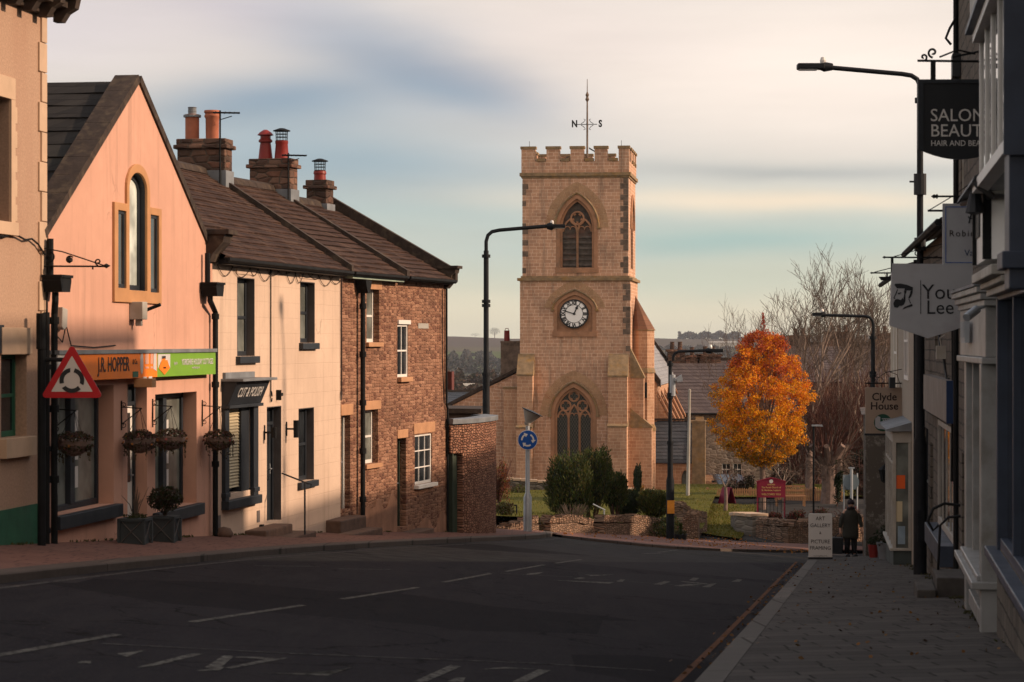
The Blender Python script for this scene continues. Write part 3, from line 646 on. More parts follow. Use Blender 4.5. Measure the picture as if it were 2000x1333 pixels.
mb.box(L0-.13, L0+.01, -.022, .3, f0.zz(85, 1075), f0.zz(85, 700)); mb.build('quoins', m_quoin, b0, bevel=.008)
mb = MB(); mb.box(-.2, L0+.45, -.5, .6, zt+.22, zt+.5); mb.box(-.2, L0+.25, -.3, .6, zt+.05, zt+.22); mb.box(-.2, L0+.08, -.1, .6, zt-.08, zt+.05)
mb.box(-.2, L0+.55, -.6, 7, zt+.5, zt+.62)
for i in range(16):
    x = L0+.2-i*.62
    mb.prism([(-.44, zt+.22), (-.40, zt+.05), (-.28, zt-.02), (-.2, zt-.14), (-.08, zt-.14), (-.08, zt+.22)], x-.09, x+.09, axis='x')
mb.build('cornice', m_coping, b0)
mb = MB(); sr = .16
mb.box(wu0-sr, wu1+sr, -.035, .02, wz1+.005, wz1+.3); mb.box(wu1+.004, wu1+sr, -.035, .02, wz0, wz1+.004)
for i in range(5): z = wz0+i*(wz1-wz0)/5; mb.box(wu1+sr, wu1+sr+.08, -.03, .02, z+.02, z+.25)
mb.box(wu0-sr, wu1+sr, -.08, .02, wz0-.18, wz0-.004); mb.build('window_surround', m_quoin, b0, bevel=.006)
sash(b0, wu0, wu1, wz0, wz1, .22, m_dkgrey, m_glass)
w_ = sash(b0, lw[0], lw[1], lw[2], lw[3], .16, m_green, m_glass)
mb = MB(); mb.box(lw[0]-.05, lw[1]+.13, -.04, .02, lw[3]+.004, lw[3]+.37); mb.build('lintel', m_quoin, b0, bevel=.006)
mb = MB(); mb.box(lw[0]-.05, lw[1]+.13, -.10, .02, lw[2]-.27, lw[2]-.004); mb.build('window_sill', m_quoin, b0, bevel=.006)
mb = MB(); mb.box(-.02, L0-.16, -.012, .004, f0.zz(40, 1095), f0.zz(40, 990)); mb.build('painted_plinth', m_green, b0)
mb = MB(); mb.box(f0.u(-40), f0.u(4), -.03, .004, f0.zz(0, 690), f0.zz(0, 635)); mb.build('wall_vent', m_dkgrey, b0)
mb = MB(); pts = []
for i in range(14): pts.append((L0-3.6+i*.265, -.05, f0.zz(20, 462)+.03*math.sin(i*1.7)-(.0 if i < 12 else .1*(i-11))))
mb.tube(pts, .014, 6); mb.tube([(L0-.08, -.06, f0.zz(85, 470)), (L0-.1, -.06, f0.zz(84, 620)), (L0-.05, -.06, f0.zz(84, 700))], .015, 6); mb.build('cable', m_black, b0)
pipe(b0, f0, 73, 610, 1080, .045, u=L0-.16)
# ---------------- salmon gabled shop
fs = Fr(PL(92), PL(415)); Ls = fs.len
bs = fs.empty('gabled_shop', 'salmon-pink rendered shop with steep gable and arched triple window', 'building', 'street buildings')
gu = fs.u(270); gz = fs.zz(270, 163); ez = fs.zz(397, 488); ez0 = ez; gL, gR = fs.g(0), fs.g(Ls)
o1 = fs.rect((109, 752), (222, 992)); o1 = (o1[0], o1[1], fs.zz(165, 996), fs.zz(165, 755))
o2 = (fs.u(303), fs.u(384), fs.zz(343, 992), fs.zz(343, 768)); od = (fs.u(249), fs.u(287), fs.g(fs.u(268), 0, PV), fs.zz(268, 750))
tc = (fs.u(248), fs.u(283), fs.zz(265, 568), fs.zz(265, 372), fs.zz(265, 338)); tl = (fs.u(226), fs.u(242), fs.zz(234, 563), fs.zz(234, 412)); tr_ = (fs.u(289.5), fs.u(306), fs.zz(298, 572), fs.zz(298, 421))
holes = [rect(*o1), rect(*o2), [(od[0], od[2]), (od[1], od[2]), (od[1], od[3]), (od[0], od[3])], arch(tc[0], tc[1], tc[2], tc[3], tc[4], rnd_=True), rect(*tl), rect(*tr_)]
mb = MB(); mb.prism([(0, gL-.7), (Ls, gR-.7), (Ls, ez-.15), (Ls-.2, ez), (gu, gz), (.05, ez0)], 0, .34, holes, back=False)
mb.box(0, .3, .34, 9, gR-.7, ez); mb.box(Ls-.3, Ls, .34, 9, gR-.7, ez-.2); mb.box(.3, Ls-.3, 8.7, 9, gR-.7, ez-.2); mb.build('wall', m_pink, bs)
sl_l = (gz-ez0)/(gu-.05); sl_r = (gz-ez)/(Ls-.2-gu)
roofmesh('roof', (-.05, 9, ez0-.02), (-.05, .36, ez0-.02), (gu, 9, gz+.03), (gu, .36, gz+.03), 11, m_slate2, bs, .03)
roofmesh('roof', (Ls-.1, .36, ez-.03), (Ls-.1, 9, ez-.03), (gu, .36, gz+.03), (gu, 9, gz+.03), 11, m_slate2, bs, .03)
for nm, A, B in (('l', (-.12, ez0-.14), (gu, gz+.02)), ('r', (Ls-.12, ez-.06), (gu, gz+.02))):
    mb = MB(); d = Vector((B[0]-A[0], B[1]-A[1])).normalized(); n = Vector((-d.y, d.x)); n = n if n.y > 0 else -n; k = 9
    for i in range(k):
        p = Vector(A).lerp(Vector(B), i/k); q = Vector(A).lerp(Vector(B), (i+1)/k)-d*.008; p, q = p+n*0, q+n*0
        pl = [p, q, q+n*.13, p+n*.13]
        if (q-p).cross(n) < 0 if False else (pl[1]-pl[0]).x*(pl[2]-pl[1]).y-(pl[1]-pl[0]).y*(pl[2]-pl[1]).x < 0: pl = pl[::-1]
        mb.prism([(v.x, v.y) for v in pl], -.035, .36)
    mb.build('gable_coping', m_coping, bs)
mb = MB(); mb.prism([(-.34, ez+.28), (-.30, ez+.14), (-.12, ez-.06), (-.06, ez-.2), (.35, ez-.2), (.35, ez+.28)], Ls-.42, Ls+.12, axis='x'); mb.box(Ls-.46, Ls+.16, -.42, .36, ez+.28, ez+.36); mb.build('kneeler', m_coping, bs)
# ochre stone surround of the triple window
mb = MB(); so = [(fs.u(219), fs.zz(262, 590)), (fs.u(311), fs.zz(262, 590)), (fs.u(311), fs.zz(304, 405))]
cu0, cu1 = fs.u(243.5), fs.u(288.5)
o_out = [(fs.u(219), tl[2]-.22), (fs.u(311), tl[2]-.22), (fs.u(311), tr_[3]+.12), (cu1, tr_[3]+.12)] + arch(cu0, cu1, 0, tc[3], tc[4]+.14, rnd_=True)[2:] + [(cu0, tl[3]+.12), (fs.u(219), tl[3]+.12)]
mb.prism(o_out, -.045, .001, [arch(tc[0], tc[1], tc[2], tc[3], tc[4], rnd_=True), rect(*tl), rect(*tr_)]); mb.build('window_surround', m_surround, bs, bevel=.008)
wf = MB(); wf.prism(arch(tc[0], tc[1], tc[2], tc[3], tc[4], rnd_=True), .085, .14, [arch(tc[0]+.05, tc[1]-.07, tc[2]+.09, tc[3], tc[4]-.08, rnd_=True)]); wf.prism(arch(tc[0]-.001, tc[1]+.001, tc[2], tc[3], tc[4]+.001, rnd_=True), .0, .085, [arch(tc[0]+.008, tc[1]-.008, tc[2]+.008, tc[3], tc[4]-.008, rnd_=True)]); f_ = wf.build('arched_window', m_dkgrey, bs)  # dark inner lining puts the reveal's shade into its colour
g = MB(); g.prism(arch(tc[0], tc[1], tc[2], tc[3], tc[4], rnd_=True), .115, .13); g.build('pane', m_glassp, f_)
for q in (tl, tr_): sash(bs, *q, -.012, m_dkgrey, m_glass, fw=.05, fd=.035, split=False)
# shop windows
for q, mu in ((o1, (.40, .50)), (o2, (.40, .52))):
    mb = MB(); u0, u1, z0, z1 = q; fw = .09
    mb.box(u0, u0+fw, .24, .33, z0, z1); mb.box(u1-fw, u1, .24, .33, z0, z1); mb.box(u0+fw, u1-fw, .24, .33, z1-fw, z1); mb.box(u0+fw, u1-fw, .24, .33, z0, z0+fw)
    mm = u0+(u1-u0)*.5; mb.box(mm-.10, mm+.10, .2, .33, z0+fw, z1-fw); f_ = mb.build('shop_window', m_dkgrey, bs, bevel=.006)
    g = MB(); g.box(u0+fw, mm-.1, .285, .295, z0+fw, z1-fw); g.box(mm+.1, u1-fw, .285, .295, z0+fw, z1-fw); g.build('pane', m_glassl, f_)
    pr = MB(); rr = random.Random(3)
    for c in range(3):
        for r_ in range(5):
            x = u0+.16+c*.42; z = z0+.25+r_*(z1-z0-.5)/5
            if x+.34 < mm-.10 and rr.random() < .95: pr.box(x, x+.3, .276, .283, z, z+.25)
    for r_ in range(3): pr.box(mm+.16, mm+.46, .276, .283, z0+.3+r_*.42, z0+.62+r_*.42)
    pr.build('display_cards', m_signwhite, f_)
    mb = MB(); mb.box(u0-.14, u1+.12, -.12, .2, z0-.20, z0-.004); mb.build('window_sill', m_dkgrey, bs, bevel=.01)
mb = MB(); mb.box(fs.u(345), fs.u(351), .27, .276, fs.zz(345, 802), fs.zz(345, 778)); mb.build('window_sticker', m_signred, bs)
door(bs, od[0], od[1], od[2], od[3], .2, m_white, True, m_dkgrey, True)
mb = MB(); mb.box(od[0]-.02, od[1]+.02, -.05, .34, od[2]-.14, od[2]); mb.build('doorstep', m_step, bs)
# fascia sign
fy = -.16; fa, fb_ = fs.u(113, fy), fs.u(421, fy); zt0, zb0 = fs.zz(270, 690.5, fy), fs.zz(270, 738.5, fy)
fsg = empty('fascia_sign', (0, 0, 0), 0); fsg.parent = bs; fsg.name = 'fascia_sign'
o_a, o_b, g_b = fs.u(130, fy), fs.u(307, fy), fs.u(333, fy)
mb = MB(); mb.box(fa, o_a, fy, 0, zb0, zt0); mb.build('blank_end_panel', m_signwhite, fsg)
mb = MB(); mb.box(o_a, o_b, fy, 0, zb0, zt0); mb.build('orange_panel', m_orange, fsg)
mb = MB(); mb.box(g_b, fb_, fy, 0, zb0, zt0); mb.build('green_panel', m_lime, fsg)
mb = MB(); mb.box(o_b, g_b, fy, 0, zb0, zt0); mb.build('logo_panel', m_lime, fsg)
mb = MB(); mb.box(fa-.02, fb_+.02, fy-.03, 0, zt0+.002, zt0+.06); mb.build('flashing', m_lead, fsg)
hh = zt0-zb0; zc = (zt0+zb0)/2; U = lambda p: fs.u(p, fy)
text(fsg, 'J.R. HOPPER', hh*.80, (U(187)+U(256))/2, zc+.02, fy-.004, m_ink, xs=(U(256)-U(187))/(hh*.80*5.9), bold=.004, th=.004)
text(fsg, '& Co.', hh*.30, (U(257)+U(270))/2, zc+.06, fy-.004, m_ink, xs=.9)
mb = MB(); mb.box(U(259), U(269.5), fy-.006, fy, zc-.18, zc-.09); mb.build('green_tab', m_green, fsg)
mb = MB(); cx, cz = U(276.5), zc+.05; mb.prism([(cx+.075*math.cos(a*.4488), cz+.19*math.sin(a*.4488)) for a in range(14)], fy-.006, fy); mb.build('egg_emblem', m_signwhite, fsg)
for a, b in ((283, 290), (293.5, 298)): mb = MB(); mb.prism([(U(a), zc+.02), (U(b), zc+.02), (U(b), zc+.18), ((U(a)+U(b))/2, zc+.26), (U(a), zc+.16)], fy-.006, fy); mb.prism([(U(a), zc-.02), (U(b), zc-.02), (U(b), zc-.05), (U(a), zc-.05)], fy-.006, fy); mb.build('pink_emblem', m_pink, fsg)
mb = MB(); mb.prism([(U(299), zc-.06), (U(305), zc-.1), (U(305), zc+.2), (U(302), zc+.26), (U(299.5), zc+.2)], fy-.006, fy); mb.build('figure_emblem', m_signwhite, fsg)
mb = MB(); mb.box(U(279), U(286), fy-.006, fy, zc-.30, zc-.18); mb.box(U(290), U(296.5), fy-.006, fy, zc-.30, zc-.18); mb.build('badge', m_signwhite, fsg)
mb = MB(); mb.prism([(U(308), zc-.06), (U(308), zc+.08), (U(308), zt0-.02), (U(332), zt0-.02), (U(332), zc+.08), (U(332), zc-.06), (U(326), zc+.06), (U(314), zc+.06)][::1], fy-.005, fy); mb.build('logo_field', m_signwhite, fsg)
mb = MB(); mb.prism([(U(320.5), zb0+.03), (U(331), zc-.06), (U(326), zc+.08), (U(323), zc+.07), (U(321), zc+.12), (U(315), zc+.08), (U(310), zc-.06)], fy-.008, fy-.005); mb.build('house_logo', m_orange, fsg)
text(fsg, 'J.R. HOPPER', hh*.15, U(319), zt0-.075, fy-.008, m_ink, xs=.7, bold=.002); text(fsg, 'YORKSHIRE', hh*.10, U(320.5), zc-.05, fy-.011, m_ink, xs=.7)
text(fsg, 'YORKSHIRE HOLIDAY COTTAGES', hh*.36, (U(351)+U(419))/2, zc+.03, fy-.004, m_signwhite, xs=(U(419)-U(352))/(hh*.36*16.6), bold=.002)
text(fsg, 'Agent for', hh*.18, U(343), zc+.02, fy-.004, m_signwhite, xs=.75)
text(fsg, 'www.holidaycottages.co.uk', hh*.14, U(382), zb0+.13, fy-.004, m_signwhite, xs=.8)
mb = MB(); mb.obox(((U(265)+U(282))/2, fy-.08, zb0-.08), .22, .3, .14); mb.build('sign_spotlight', m_surround, bs, bevel=.01)
# pipes, hoppers
def hopper(parent, u, z, w=.42, h=.26, y=-.02, d=.28, name='rain_hopper'):
    mb = MB(); mb.prism([(u-w/2, z+h), (u-w/2, z+h-.05), (u-w/2*.75, z), (u+w/2*.75, z), (u+w/2, z+h-.05), (u+w/2, z+h)][::1], y-d, y); mb.box(u-w/2-.02, u+w/2+.02, y-d-.02, y, z+h, z+h+.04)
    mb.tube([(u-.1, -.1, z+h), (u-.1, -.1, z+h+.55)], .05, 8); return mb.build(name, m_black, parent)
hopper(bs, fs.u(98, -.1)+.1, fs.zz(110, 572), .46, .2)
hopper(bs, fs.u(410, -.1)-.05, fs.zz(412, 580), .5, .2)
mb = MB(); x = fs.u(98, -.1)+.1; zt_ = fs.zz(100, 572); x2 = fs.u(92); mb.tube([(x, -.14, zt_), (x, -.14, zt_-.12), (x2+.02, -.1, zt_-.3), (x2+.02, -.1, fs.zz(93, 1072))], .05, 10)
for z in (zt_-.35, zt_-1.6, zt_-2.6): mb.tube([(x2+.02, -.1, z), (x2+.02, -.1, z-.1)], .07, 10)
mb.build('downpipe', m_black, bs)
mb = MB(); x = fs.u(410, -.1)-.05; zt_ = fs.zz(412, 580); x2 = fs.u(409); mb.tube([(x-.08, -.14, zt_), (x-.08, -.14, zt_-.08), (x2+.03, -.1, zt_-.28), (x2+.03, -.1, fs.zz(404, 1045)), (x2+.1, -.18, fs.zz(404, 1058))], .05, 10)
for z in (zt_-.3, zt_-1.5, zt_-2.9): mb.tube([(x2+.03, -.1, z), (x2+.03, -.1, z-.1)], .07, 10)
mb.build('downpipe', m_black, bs)
# alarm box, floodlight, cables
mb = MB(); a = (fs.u(110), fs.zz(115, 645)); mb.prism([(a[0], a[1]+.04), (a[0]+.08, a[1]), (a[0]+.22, a[1]+.05), (a[0]+.24, a[1]+.3), (a[0]+.02, a[1]+.33)], -.09, 0); tag(mb.build('alarm_box', m_whited, bs, bevel=.01))
mb = MB(); c = (fs.u(256), fs.zz(262, 610)); mb.box(c[0]-.1, c[0]+.16, -.22, 0, c[1]-.12, c[1]+.16); mb.box(c[0]+.02, c[0]+.1, -.16, -.06, c[1]-.22, c[1]-.12); mb.build('junction_box', m_whited, bs, bevel=.01)
mb = MB(); mb.tube([(c[0]+.2, -.1, c[1]), (c[0]+.2, -.42, c[1]+.12)], .03, 6); mb.build('floodlight_arm', m_black, bs)
mb = MB(); z = fs.zz(150, 682); mb.tube([(fs.u(100), -.03, z+.25), (fs.u(118), -.03, z+.1), (fs.u(125), -.03, z+.35), (fs.u(135), -.03, z+.05), (fs.u(180), -.03, z+.02), (fs.u(222), -.03, z+.05)], .01, 5); mb.build('cable', m_black, bs)
# ---------------- cream painted house
fw = Fr(PL(415), PL(665)); Lw = fw.len
bw = fw.empty('cream_house', 'cream painted two-storey house with dark grey window frames', 'house', 'street buildings')
ez = 1.50-fw.z; gL, gR = fw.g(0), fw.g(Lw)
wa = (fw.u(463), fw.u(497), fw.zz(480, 696), fw.zz(480, 543)); wb = (fw.u(586), fw.u(614.5), fw.zz(600, 670), fw.zz(600, 551)); wc = (fw.u(583), fw.u(613), fw.zz(598, 940), fw.zz(598, 797))
wd_ = (fw.u(521), fw.u(549), fw.zz(535, 1019), fw.zz(535, 794)); wsn = (fw.u(441), fw.u(489), fw.zz(465, 962), fw.zz(465, 790))
body(fw, bw, [(0, gL-.7), (Lw, gR-.7), (Lw, ez), (0, ez)], [rect(*wa), rect(*wb), rect(*wc), rect(*wd_), rect(*wsn)], m_cream, 6, zlow=gR-1)
def trim(parent, q, w=.0, mat=None, sill=True, d=.02, y1=.2, sh=.13):
    u0, u1, z0, z1 = q; mb = MB()
    mb.box(u0, u0+.012, .0, y1, z0, z1); mb.box(u1-.014, u1, -.004, y1, z0, z1); mb.box(u0+.014, u1-.014, -.004, y1, z1-.014, z1)
    mb.build('painted_reveal', mat or m_greytrim, parent)
    if sill: mb = MB(); mb.box(u0-.08, u1+.08, -.09, y1, z0-sh, z0-.003); mb.build('window_sill', mat or m_dkgrey, parent, bevel=.008)
for q in (wa, wb, wc): trim(bw, q); sash(bw, q[0]+.015, q[1]-.015, q[2], q[3]-.015, .15, m_dkgrey, m_glassl if q is not wc else m_glass, (2, 1), .07)  # upper panes: net curtain and reflected light both in the pale colour
mb = MB()
for q in (wa, wb): mb.cut().box(q[0]-.05, q[1]+.05, -.02, .001, q[3]+.06, q[3]+.16)
mb.build('window_hood', m_cream, bw)
trim(bw, wd_, sill=False); door(bw, wd_[0]+.015, wd_[1]-.015, wd_[2], wd_[3]-.015, .16, m_dkgrey, True, None, True)
# shop window with louvre blind and fascia
u0, u1, z0, z1 = wsn; ax, bx = fw.u(433), fw.u(498); mb = MB()
mb.box(ax, u0, -.07, .02, z0-.1, z1+.02); mb.box(u1, bx, -.07, .02, z0-.1, z1+.02); mb.box(u0, u0+.02, .1, .3, z0, z1); mb.box(u0+(u1-u0)*.66+.01, u1, .02, .3, z0, z1); mb.box(u0+.06, u1-.1, .2, .3, z0, z0+.1)
mb.box(ax-.03, u0+.01, -.09, .02, z0-.04, z0+.04); mb.box(u1-.01, bx+.03, -.09, .02, z0-.04, z0+.04); wsm = mb.build('shop_window', m_dkgrey, bw, bevel=.006)
g = MB(); g.box(u0, u1, .30, .31, z0, z1); g.build('pane', m_glass, wsm)
mb = MB(); n = 26; sp_ = (z1-z0-.15)/n
for i in range(n):
    z = z0+.1+i*sp_; mb.add([(u0+.02, .06, z), (u0+(u1-u0)*.66, .06, z), (u0+(u1-u0)*.66, .09, z+sp_*.93), (u0+.02, .09, z+sp_*.93)], [(0, 1, 2, 3)]); mb.box(u0+.02, u0+(u1-u0)*.66, .056, .064, z-.006, z+.006)
m_blind = plain('cream_blind', (.58, .50, .33), .6, var=.05, bst=0); mb.build('louvre_blind', m_blind, wsm)
mb = MB(); mb.box(ax-.02, bx+.02, -.14, .02, z0-.26, z0-.1); mb.build('window_sill', m_dkgrey, bw, bevel=.01)
s0, s1 = fw.u(434, -.12), fw.u(509, -.25); zt2, zb2 = fw.zz(470, 745, -.2), fw.zz(470, 790, -.1)
shs = empty('salon_sign', (0, 0, 0)); shs.parent = bw
mb = MB(); mb.prism([(-.30, zt2), (-.12, zb2), (-.0, zb2), (-.0, zt2)], ax, bx, axis='x'); mb.box(ax-.03, bx+.03, -.16, 0, zb2-.06, zb2-.002); mb.build('sign_board', m_dkgrey, shs, bevel=.006)
mb = MB(); mb.box(ax-.05, bx+.06, -.42, 0, zt2+.002, zt2+.05); mb.box(ax+.05, bx-.2, -.06, 0, zt2+.05, zt2+.16); mb.build('sign_canopy', m_lead, shs, bevel=.006)
tl_ = math.atan2(.18, zt2-zb2); text(shs, 'CUT & POLISH', (zt2-zb2)*.62, (ax+bx)/2, (zt2+zb2)/2, -.222, m_signwhite, xs=(bx-ax)*.86/((zt2-zb2)*.62*7.6), bold=.001, M3=Matrix.Rotation(R(90)+tl_, 3, 'X'), th=.008)
# steps
def step_block(fr, parent, pxa, pxb, y0, y1, ztop, zbot, name='doorstep'):
    mb = MB(); a, b = fr.u(pxa, y0), fr.u(pxb, y0); mb.box(a, b, y0, y1, zbot, ztop); return mb.build(name, m_step, parent, bevel=.03)
z_s = fw.zz(540, 1020)-.0; step_block(fw, bw, 520, 572, -.42, -.002, z_s, fw.g(1)-1.2); step_block(fw, bw, 552, 618, -.75, -.004, fw.zz(585, 1039, -.5), fw.g(3)-1.2)
# wall lights
for i, (px, py, sz) in enumerate(((517, 845, .2), (560, 838, .34))):
    u, z = fw.px(px, py); mb = MB(); mb.box(u-.06, u-.02, -.02, 0, z-.14, z+.14); mb.tube([(u-.04, 0, z), (u-.04, -.16, z)], .02, 6); mb.lathe([(.05, -sz/2), (.055, sz/2)], (u-.04, -.2, z), 12); mb.build('wall_light', m_black, bw)
u, z = fw.px(540, 772); mb = MB(); mb.box(u-.03, u+.0, -.1, 0, z-.1, z+.1); mb.box(u, u+.12, -.1, -.03, z-.02, z+.04); mb.build('camera_bracket', m_black, bw)
mb = MB(); u = fw.u(527); mb.tube([(u, -.02, ez-.1), (u, -.02, fw.zz(527, 775))], .013, 5); mb.tube([(u+.02+.05*math.cos(t*.5), -.025, fw.zz(527, 775)+.1*math.sin(t*.5)) for t in range(13)], .011, 5); mb.build('cable', m_black, bw)
mb = MB(); rr = random.Random(5); pts = []
u = .2
while u < Lw-.3:
    s = rr.uniform(.5, 1.2); am = rr.uniform(.06, .24); pts = [(u+s*k/8, -.025, ez-.14-math.sin(math.pi*k/8)*am) for k in range(9)]; mb.tube(pts, .008, 4); u += s*rr.uniform(.6, 1.0)
mb.tube([(Lw-.02, -.03, ez-.1), (Lw-.03, -.03, ez-1.2), (Lw-.01, -.03, fw.zz(665, 770)), (Lw-.07, -.03, fw.zz(665, 782)), (Lw-.05, -.03, fw.zz(665, 765))], .016, 6); mb.build('loose_cables', m_ink, bw)
mb = MB(); u, z = fw.px(508, 1030); mb.box(u-.06, u+.06, -.06, 0, z-.05, z+.05); mb.tube([(u, -.03, z), (u+.01, -.03, z-.3)], .012, 5); mb.build('outdoor_socket', m_black, bw)
mb = MB()
for px, py in ((427, 1018), (504, 1008)): u, z = fw.px(px, py); mb.cut().box(u-.09, u+.09, -.012, 0, z-.12, z+.1)
mb.build('air_brick', m_greytrim, bw)
# ---------------- brown stone cottages
fb = Fr(PL(665), PL(872)); Lb = fb.len; up = fb.u(775)
bA = fb.empty('stone_cottage', 'rough brown stone cottage beside the cream house, with tall black downpipe', 'house', 'street buildings')
zb_ = fb.z
bBo = fb.w(up); bB = empty('stone_cottage', (bBo[0], bBo[1], zb_), fb.ang, 'end-of-row brown stone cottage with white sash windows and green door', 'house', 'street buildings')
ezb = 1.50-zb_
A_u = (fb.u(716), fb.u(740.5), fb.zz(728, 669), fb.zz(728, 566)); A_l = (fb.u(712), fb.u(738.5), fb.zz(725, 906), fb.zz(725, 801)); A_d = (.05, fb.u(684), fb.zz(675, 995), fb.zz(675, 812))
B_u = (fb.u(770.5)+0, fb.u(797), fb.zz(783, 737), fb.zz(783, 634)); B_u = (max(B_u[0], up+.04), B_u[1], B_u[2], B_u[3]); B_l = (fb.u(810), fb.u(844), fb.zz(827, 945), fb.zz(827, 848)); B_d = (up+.02, fb.u(791), fb.zz(780, 1031), fb.zz(780, 857))
B_d = (up+.03, fb.u(793), B_d[2], B_d[3])
g = fb.g
body(fb, bA, [(0, g(0)-.7), (up, g(up)-.7), (up, ezb), (0, ezb)], [rect(*A_u), rect(*A_l), rect(*A_d)], m_brown, 6, zlow=g(up)-1)
sh = lambda q: (q[0]-up, q[1]-up, q[2], q[3])
body(fb, bB, [(0, g(up)-.7), (Lb-up, g(Lb)-.7), (Lb-up, ezb), (0, ezb)], [rect(*sh(B_u)), rect(*sh(B_l)), rect(*sh(B_d))], m_brown, 6, zlow=g(Lb)-1)
for q in (A_u, A_l): sash(bA, q[0], q[1], q[2], q[3], .14, m_white, m_glassl, (1, 1), .06)
mb = MB()
for q in (A_u, A_l): mb.cut().box(q[0]-.12, q[1]+.16, -.02, .1, q[3]+.003, q[3]+.2)
mb.cut().box(0.01, A_d[1]+.16, -.02, .1, A_d[3]+.003, A_d[3]+.24); mb.build('lintel', m_lintel, bA, bevel=.01)
mb = MB()
for q in (A_u, A_l): mb.cut().box(q[0]-.06, q[1]+.1, -.08, .14, q[2]-.1, q[2]-.003)
mb.build('window_sill', m_lintel, bA, bevel=.01)
door(bA, A_d[0], A_d[1], A_d[2], A_d[3], .14, m_dgreen, False, m_white)
for q, b_, y in ((sh(B_u), (2, 1), .02), (sh(B_l), (3, 3), .03)): sash(bB, q[0], q[1], q[2], q[3], y, m_white, m_glass, b_, .05, split=(b_[1] == 1))
mb = MB(); q = sh(B_u); mb.box(q[0]-.0, q[1]+.1, -.04, .05, q[3]+.003, q[3]+.1); mb.build('lintel', m_white, bB, bevel=.006)
mb = MB(); q = sh(B_l); mb.box(q[0]-.1, q[1]+.2, -.02, .1, q[3]+.02, q[3]+.27); q = sh(B_d); mb.cut().box(q[0]+.0, q[1]+.12, -.02, .1, q[3]+.003, q[3]+.2); mb.build('lintel', m_lintel, bB, bevel=.01)
mb = MB(); q = sh(B_l); mb.box(q[0]-.06, q[1]+.1, -.12, .04, q[2]-.09, q[2]-.003); mb.build('window_sill', m_white, bB, bevel=.008)
mb = MB(); q = sh(B_u); mb.box(q[0]-.0, q[1]+.08, -.1, .04, q[2]-.11, q[2]-.003); mb.build('window_sill', m_lintel, bB, bevel=.008)
q = sh(B_d); door(bB, q[0], q[1], q[2], q[3], .16, m_dgreen, False)
mb = MB(); u, z = fb.px(825, 637); mb.box(u-up-.35, u-up+.45, -.012, .001, z-.06, z+.06); mb.build('name_plaque', m_whited, bB)
step_block(fb, bA, 665, 716, -.42, -.002, fb.zz(690, 1008, -.2), g(1)-.6); step_block(fb, bA, 686, 748, -.80, -.42, fb.zz(720, 1030, -.5), g(2)-.6)
mb = MB(); a_, b_ = fb.u(775)-up, fb.u(814)-up; mb.box(a_+.02, b_+.1, -.4, -.002, g(4)-1, fb.zz(790, 1042, -.2)); mb.build('doorstep', m_step, bB, bevel=.02)
# old render skirting on the foot of the walls
m_oldr = plain('stained_old_render', (.30, .16, .10), .95, var=.25, scale=2, bs=20, bst=.5, dirt=(.14, .08, .055), dscale=1.6, streak=True)
def skirt(parent, a, b, gz, hs, seed):
    r_ = random.Random(seed); n = 18; top = [(a+(b-a)*i/n, hs+r_.uniform(-.10, .10)+.12*math.sin(i*.9)) for i in range(n+1)]
    mb = MB(); mb.prism([(a, gz-.5), (b, gz-.5)] + [(x, z) for x, z in reversed(top)], -.018, .001); mb.build('render_skirting', m_oldr, parent)
skirt(bA, fb.u(702), up-.02, g(2), fb.zz(740, 985), 2); skirt(bB, fb.u(795)-up, Lb-up-.02, g(5), fb.zz(830, 1022), 4)
# the big downpipe
mb = MB(); u = fb.u(707, -.1); z = fb.zz(708, 548, -.1); mb.prism([(u-.2, z), (u-.16, z-.12), (u-.06, z-.28), (u+.06, z-.28), (u+.16, z-.12), (u+.2, z)][::-1][::-1], -.26, -.01)
mb.v = mb.v; mb.tube([(u, -.12, z-.2), (u, -.12, g(2)+.3)], .055, 10)
for k in range(5): zz_ = z-.5-k*1.05; mb.tube([(u, -.12, zz_), (u, -.12, zz_-.12)], .08, 10)
mb.build('downpipe', m_black, bA)
mb = MB(); u = Lb-up-.16; mb.tube([(u, -.05, ezb-.2), (u, -.05, fb.zz(866, 790)), (u+.1, -.05, fb.zz(868, 800)), (u+.1, -.05, g(Lb))], .028, 8); mb.cut().tube([(u-.35, -.05, ezb-.25), (u-.35, -.05, ezb-1.9), (u-.2, -.05, ezb-3)], .014, 6); mb.build('downpipe', m_black, bB)
mb = MB(); u = Lb-up; mb.box(u-.08, u+.12, -.16, .1, fb.zz(868, 762), fb.zz(868, 726)); mb.build('meter_box', plain('dark_red_box', (.12, .04, .035), .6), bB)
# ---------------- roofs of the row
RB = 3.0
def row_roof(fr, parent, uo, u0, u1, rz, n=17, eave=-.22):
    e = 1.50-fr.z-.02; r_ = rz-fr.z; x0, x1 = u0-uo, u1-uo
    roofmesh('roof', (x0, eave, e), (x1, eave, e), (x0, RB, r_), (x1, RB, r_), n, m_tiles, parent, .035)
    roofmesh('roof', (x1, 2*RB-eave, e), (x0, 2*RB-eave, e), (x1, RB, r_), (x0, RB, r_), n, m_tiles, parent, .035)
    mb = MB(); k = int((x1-x0)/.45)
    for i in range(k):
        a, b = x0+(x1-x0)*i/k, x0+(x1-x0)*(i+1)/k-.01
        mb.prism([(RB-.17, r_-.06), (RB, r_+.02), (RB+.17, r_-.06), (RB+.12, r_+.06), (RB, r_+.12), (RB-.12, r_+.06)], a, b, axis='x')
    mb.build('ridge_tiles', m_coping, parent)
    mb = MB(); pts = []
    mb.prism([(eave-.10, e-.0), (eave-.10, e-.05), (eave-.05, e-.09), (eave+.0, e-.05), (eave+.0, e)], x0, x1, axis='x')
    mb.build('gutter', m_black, parent)
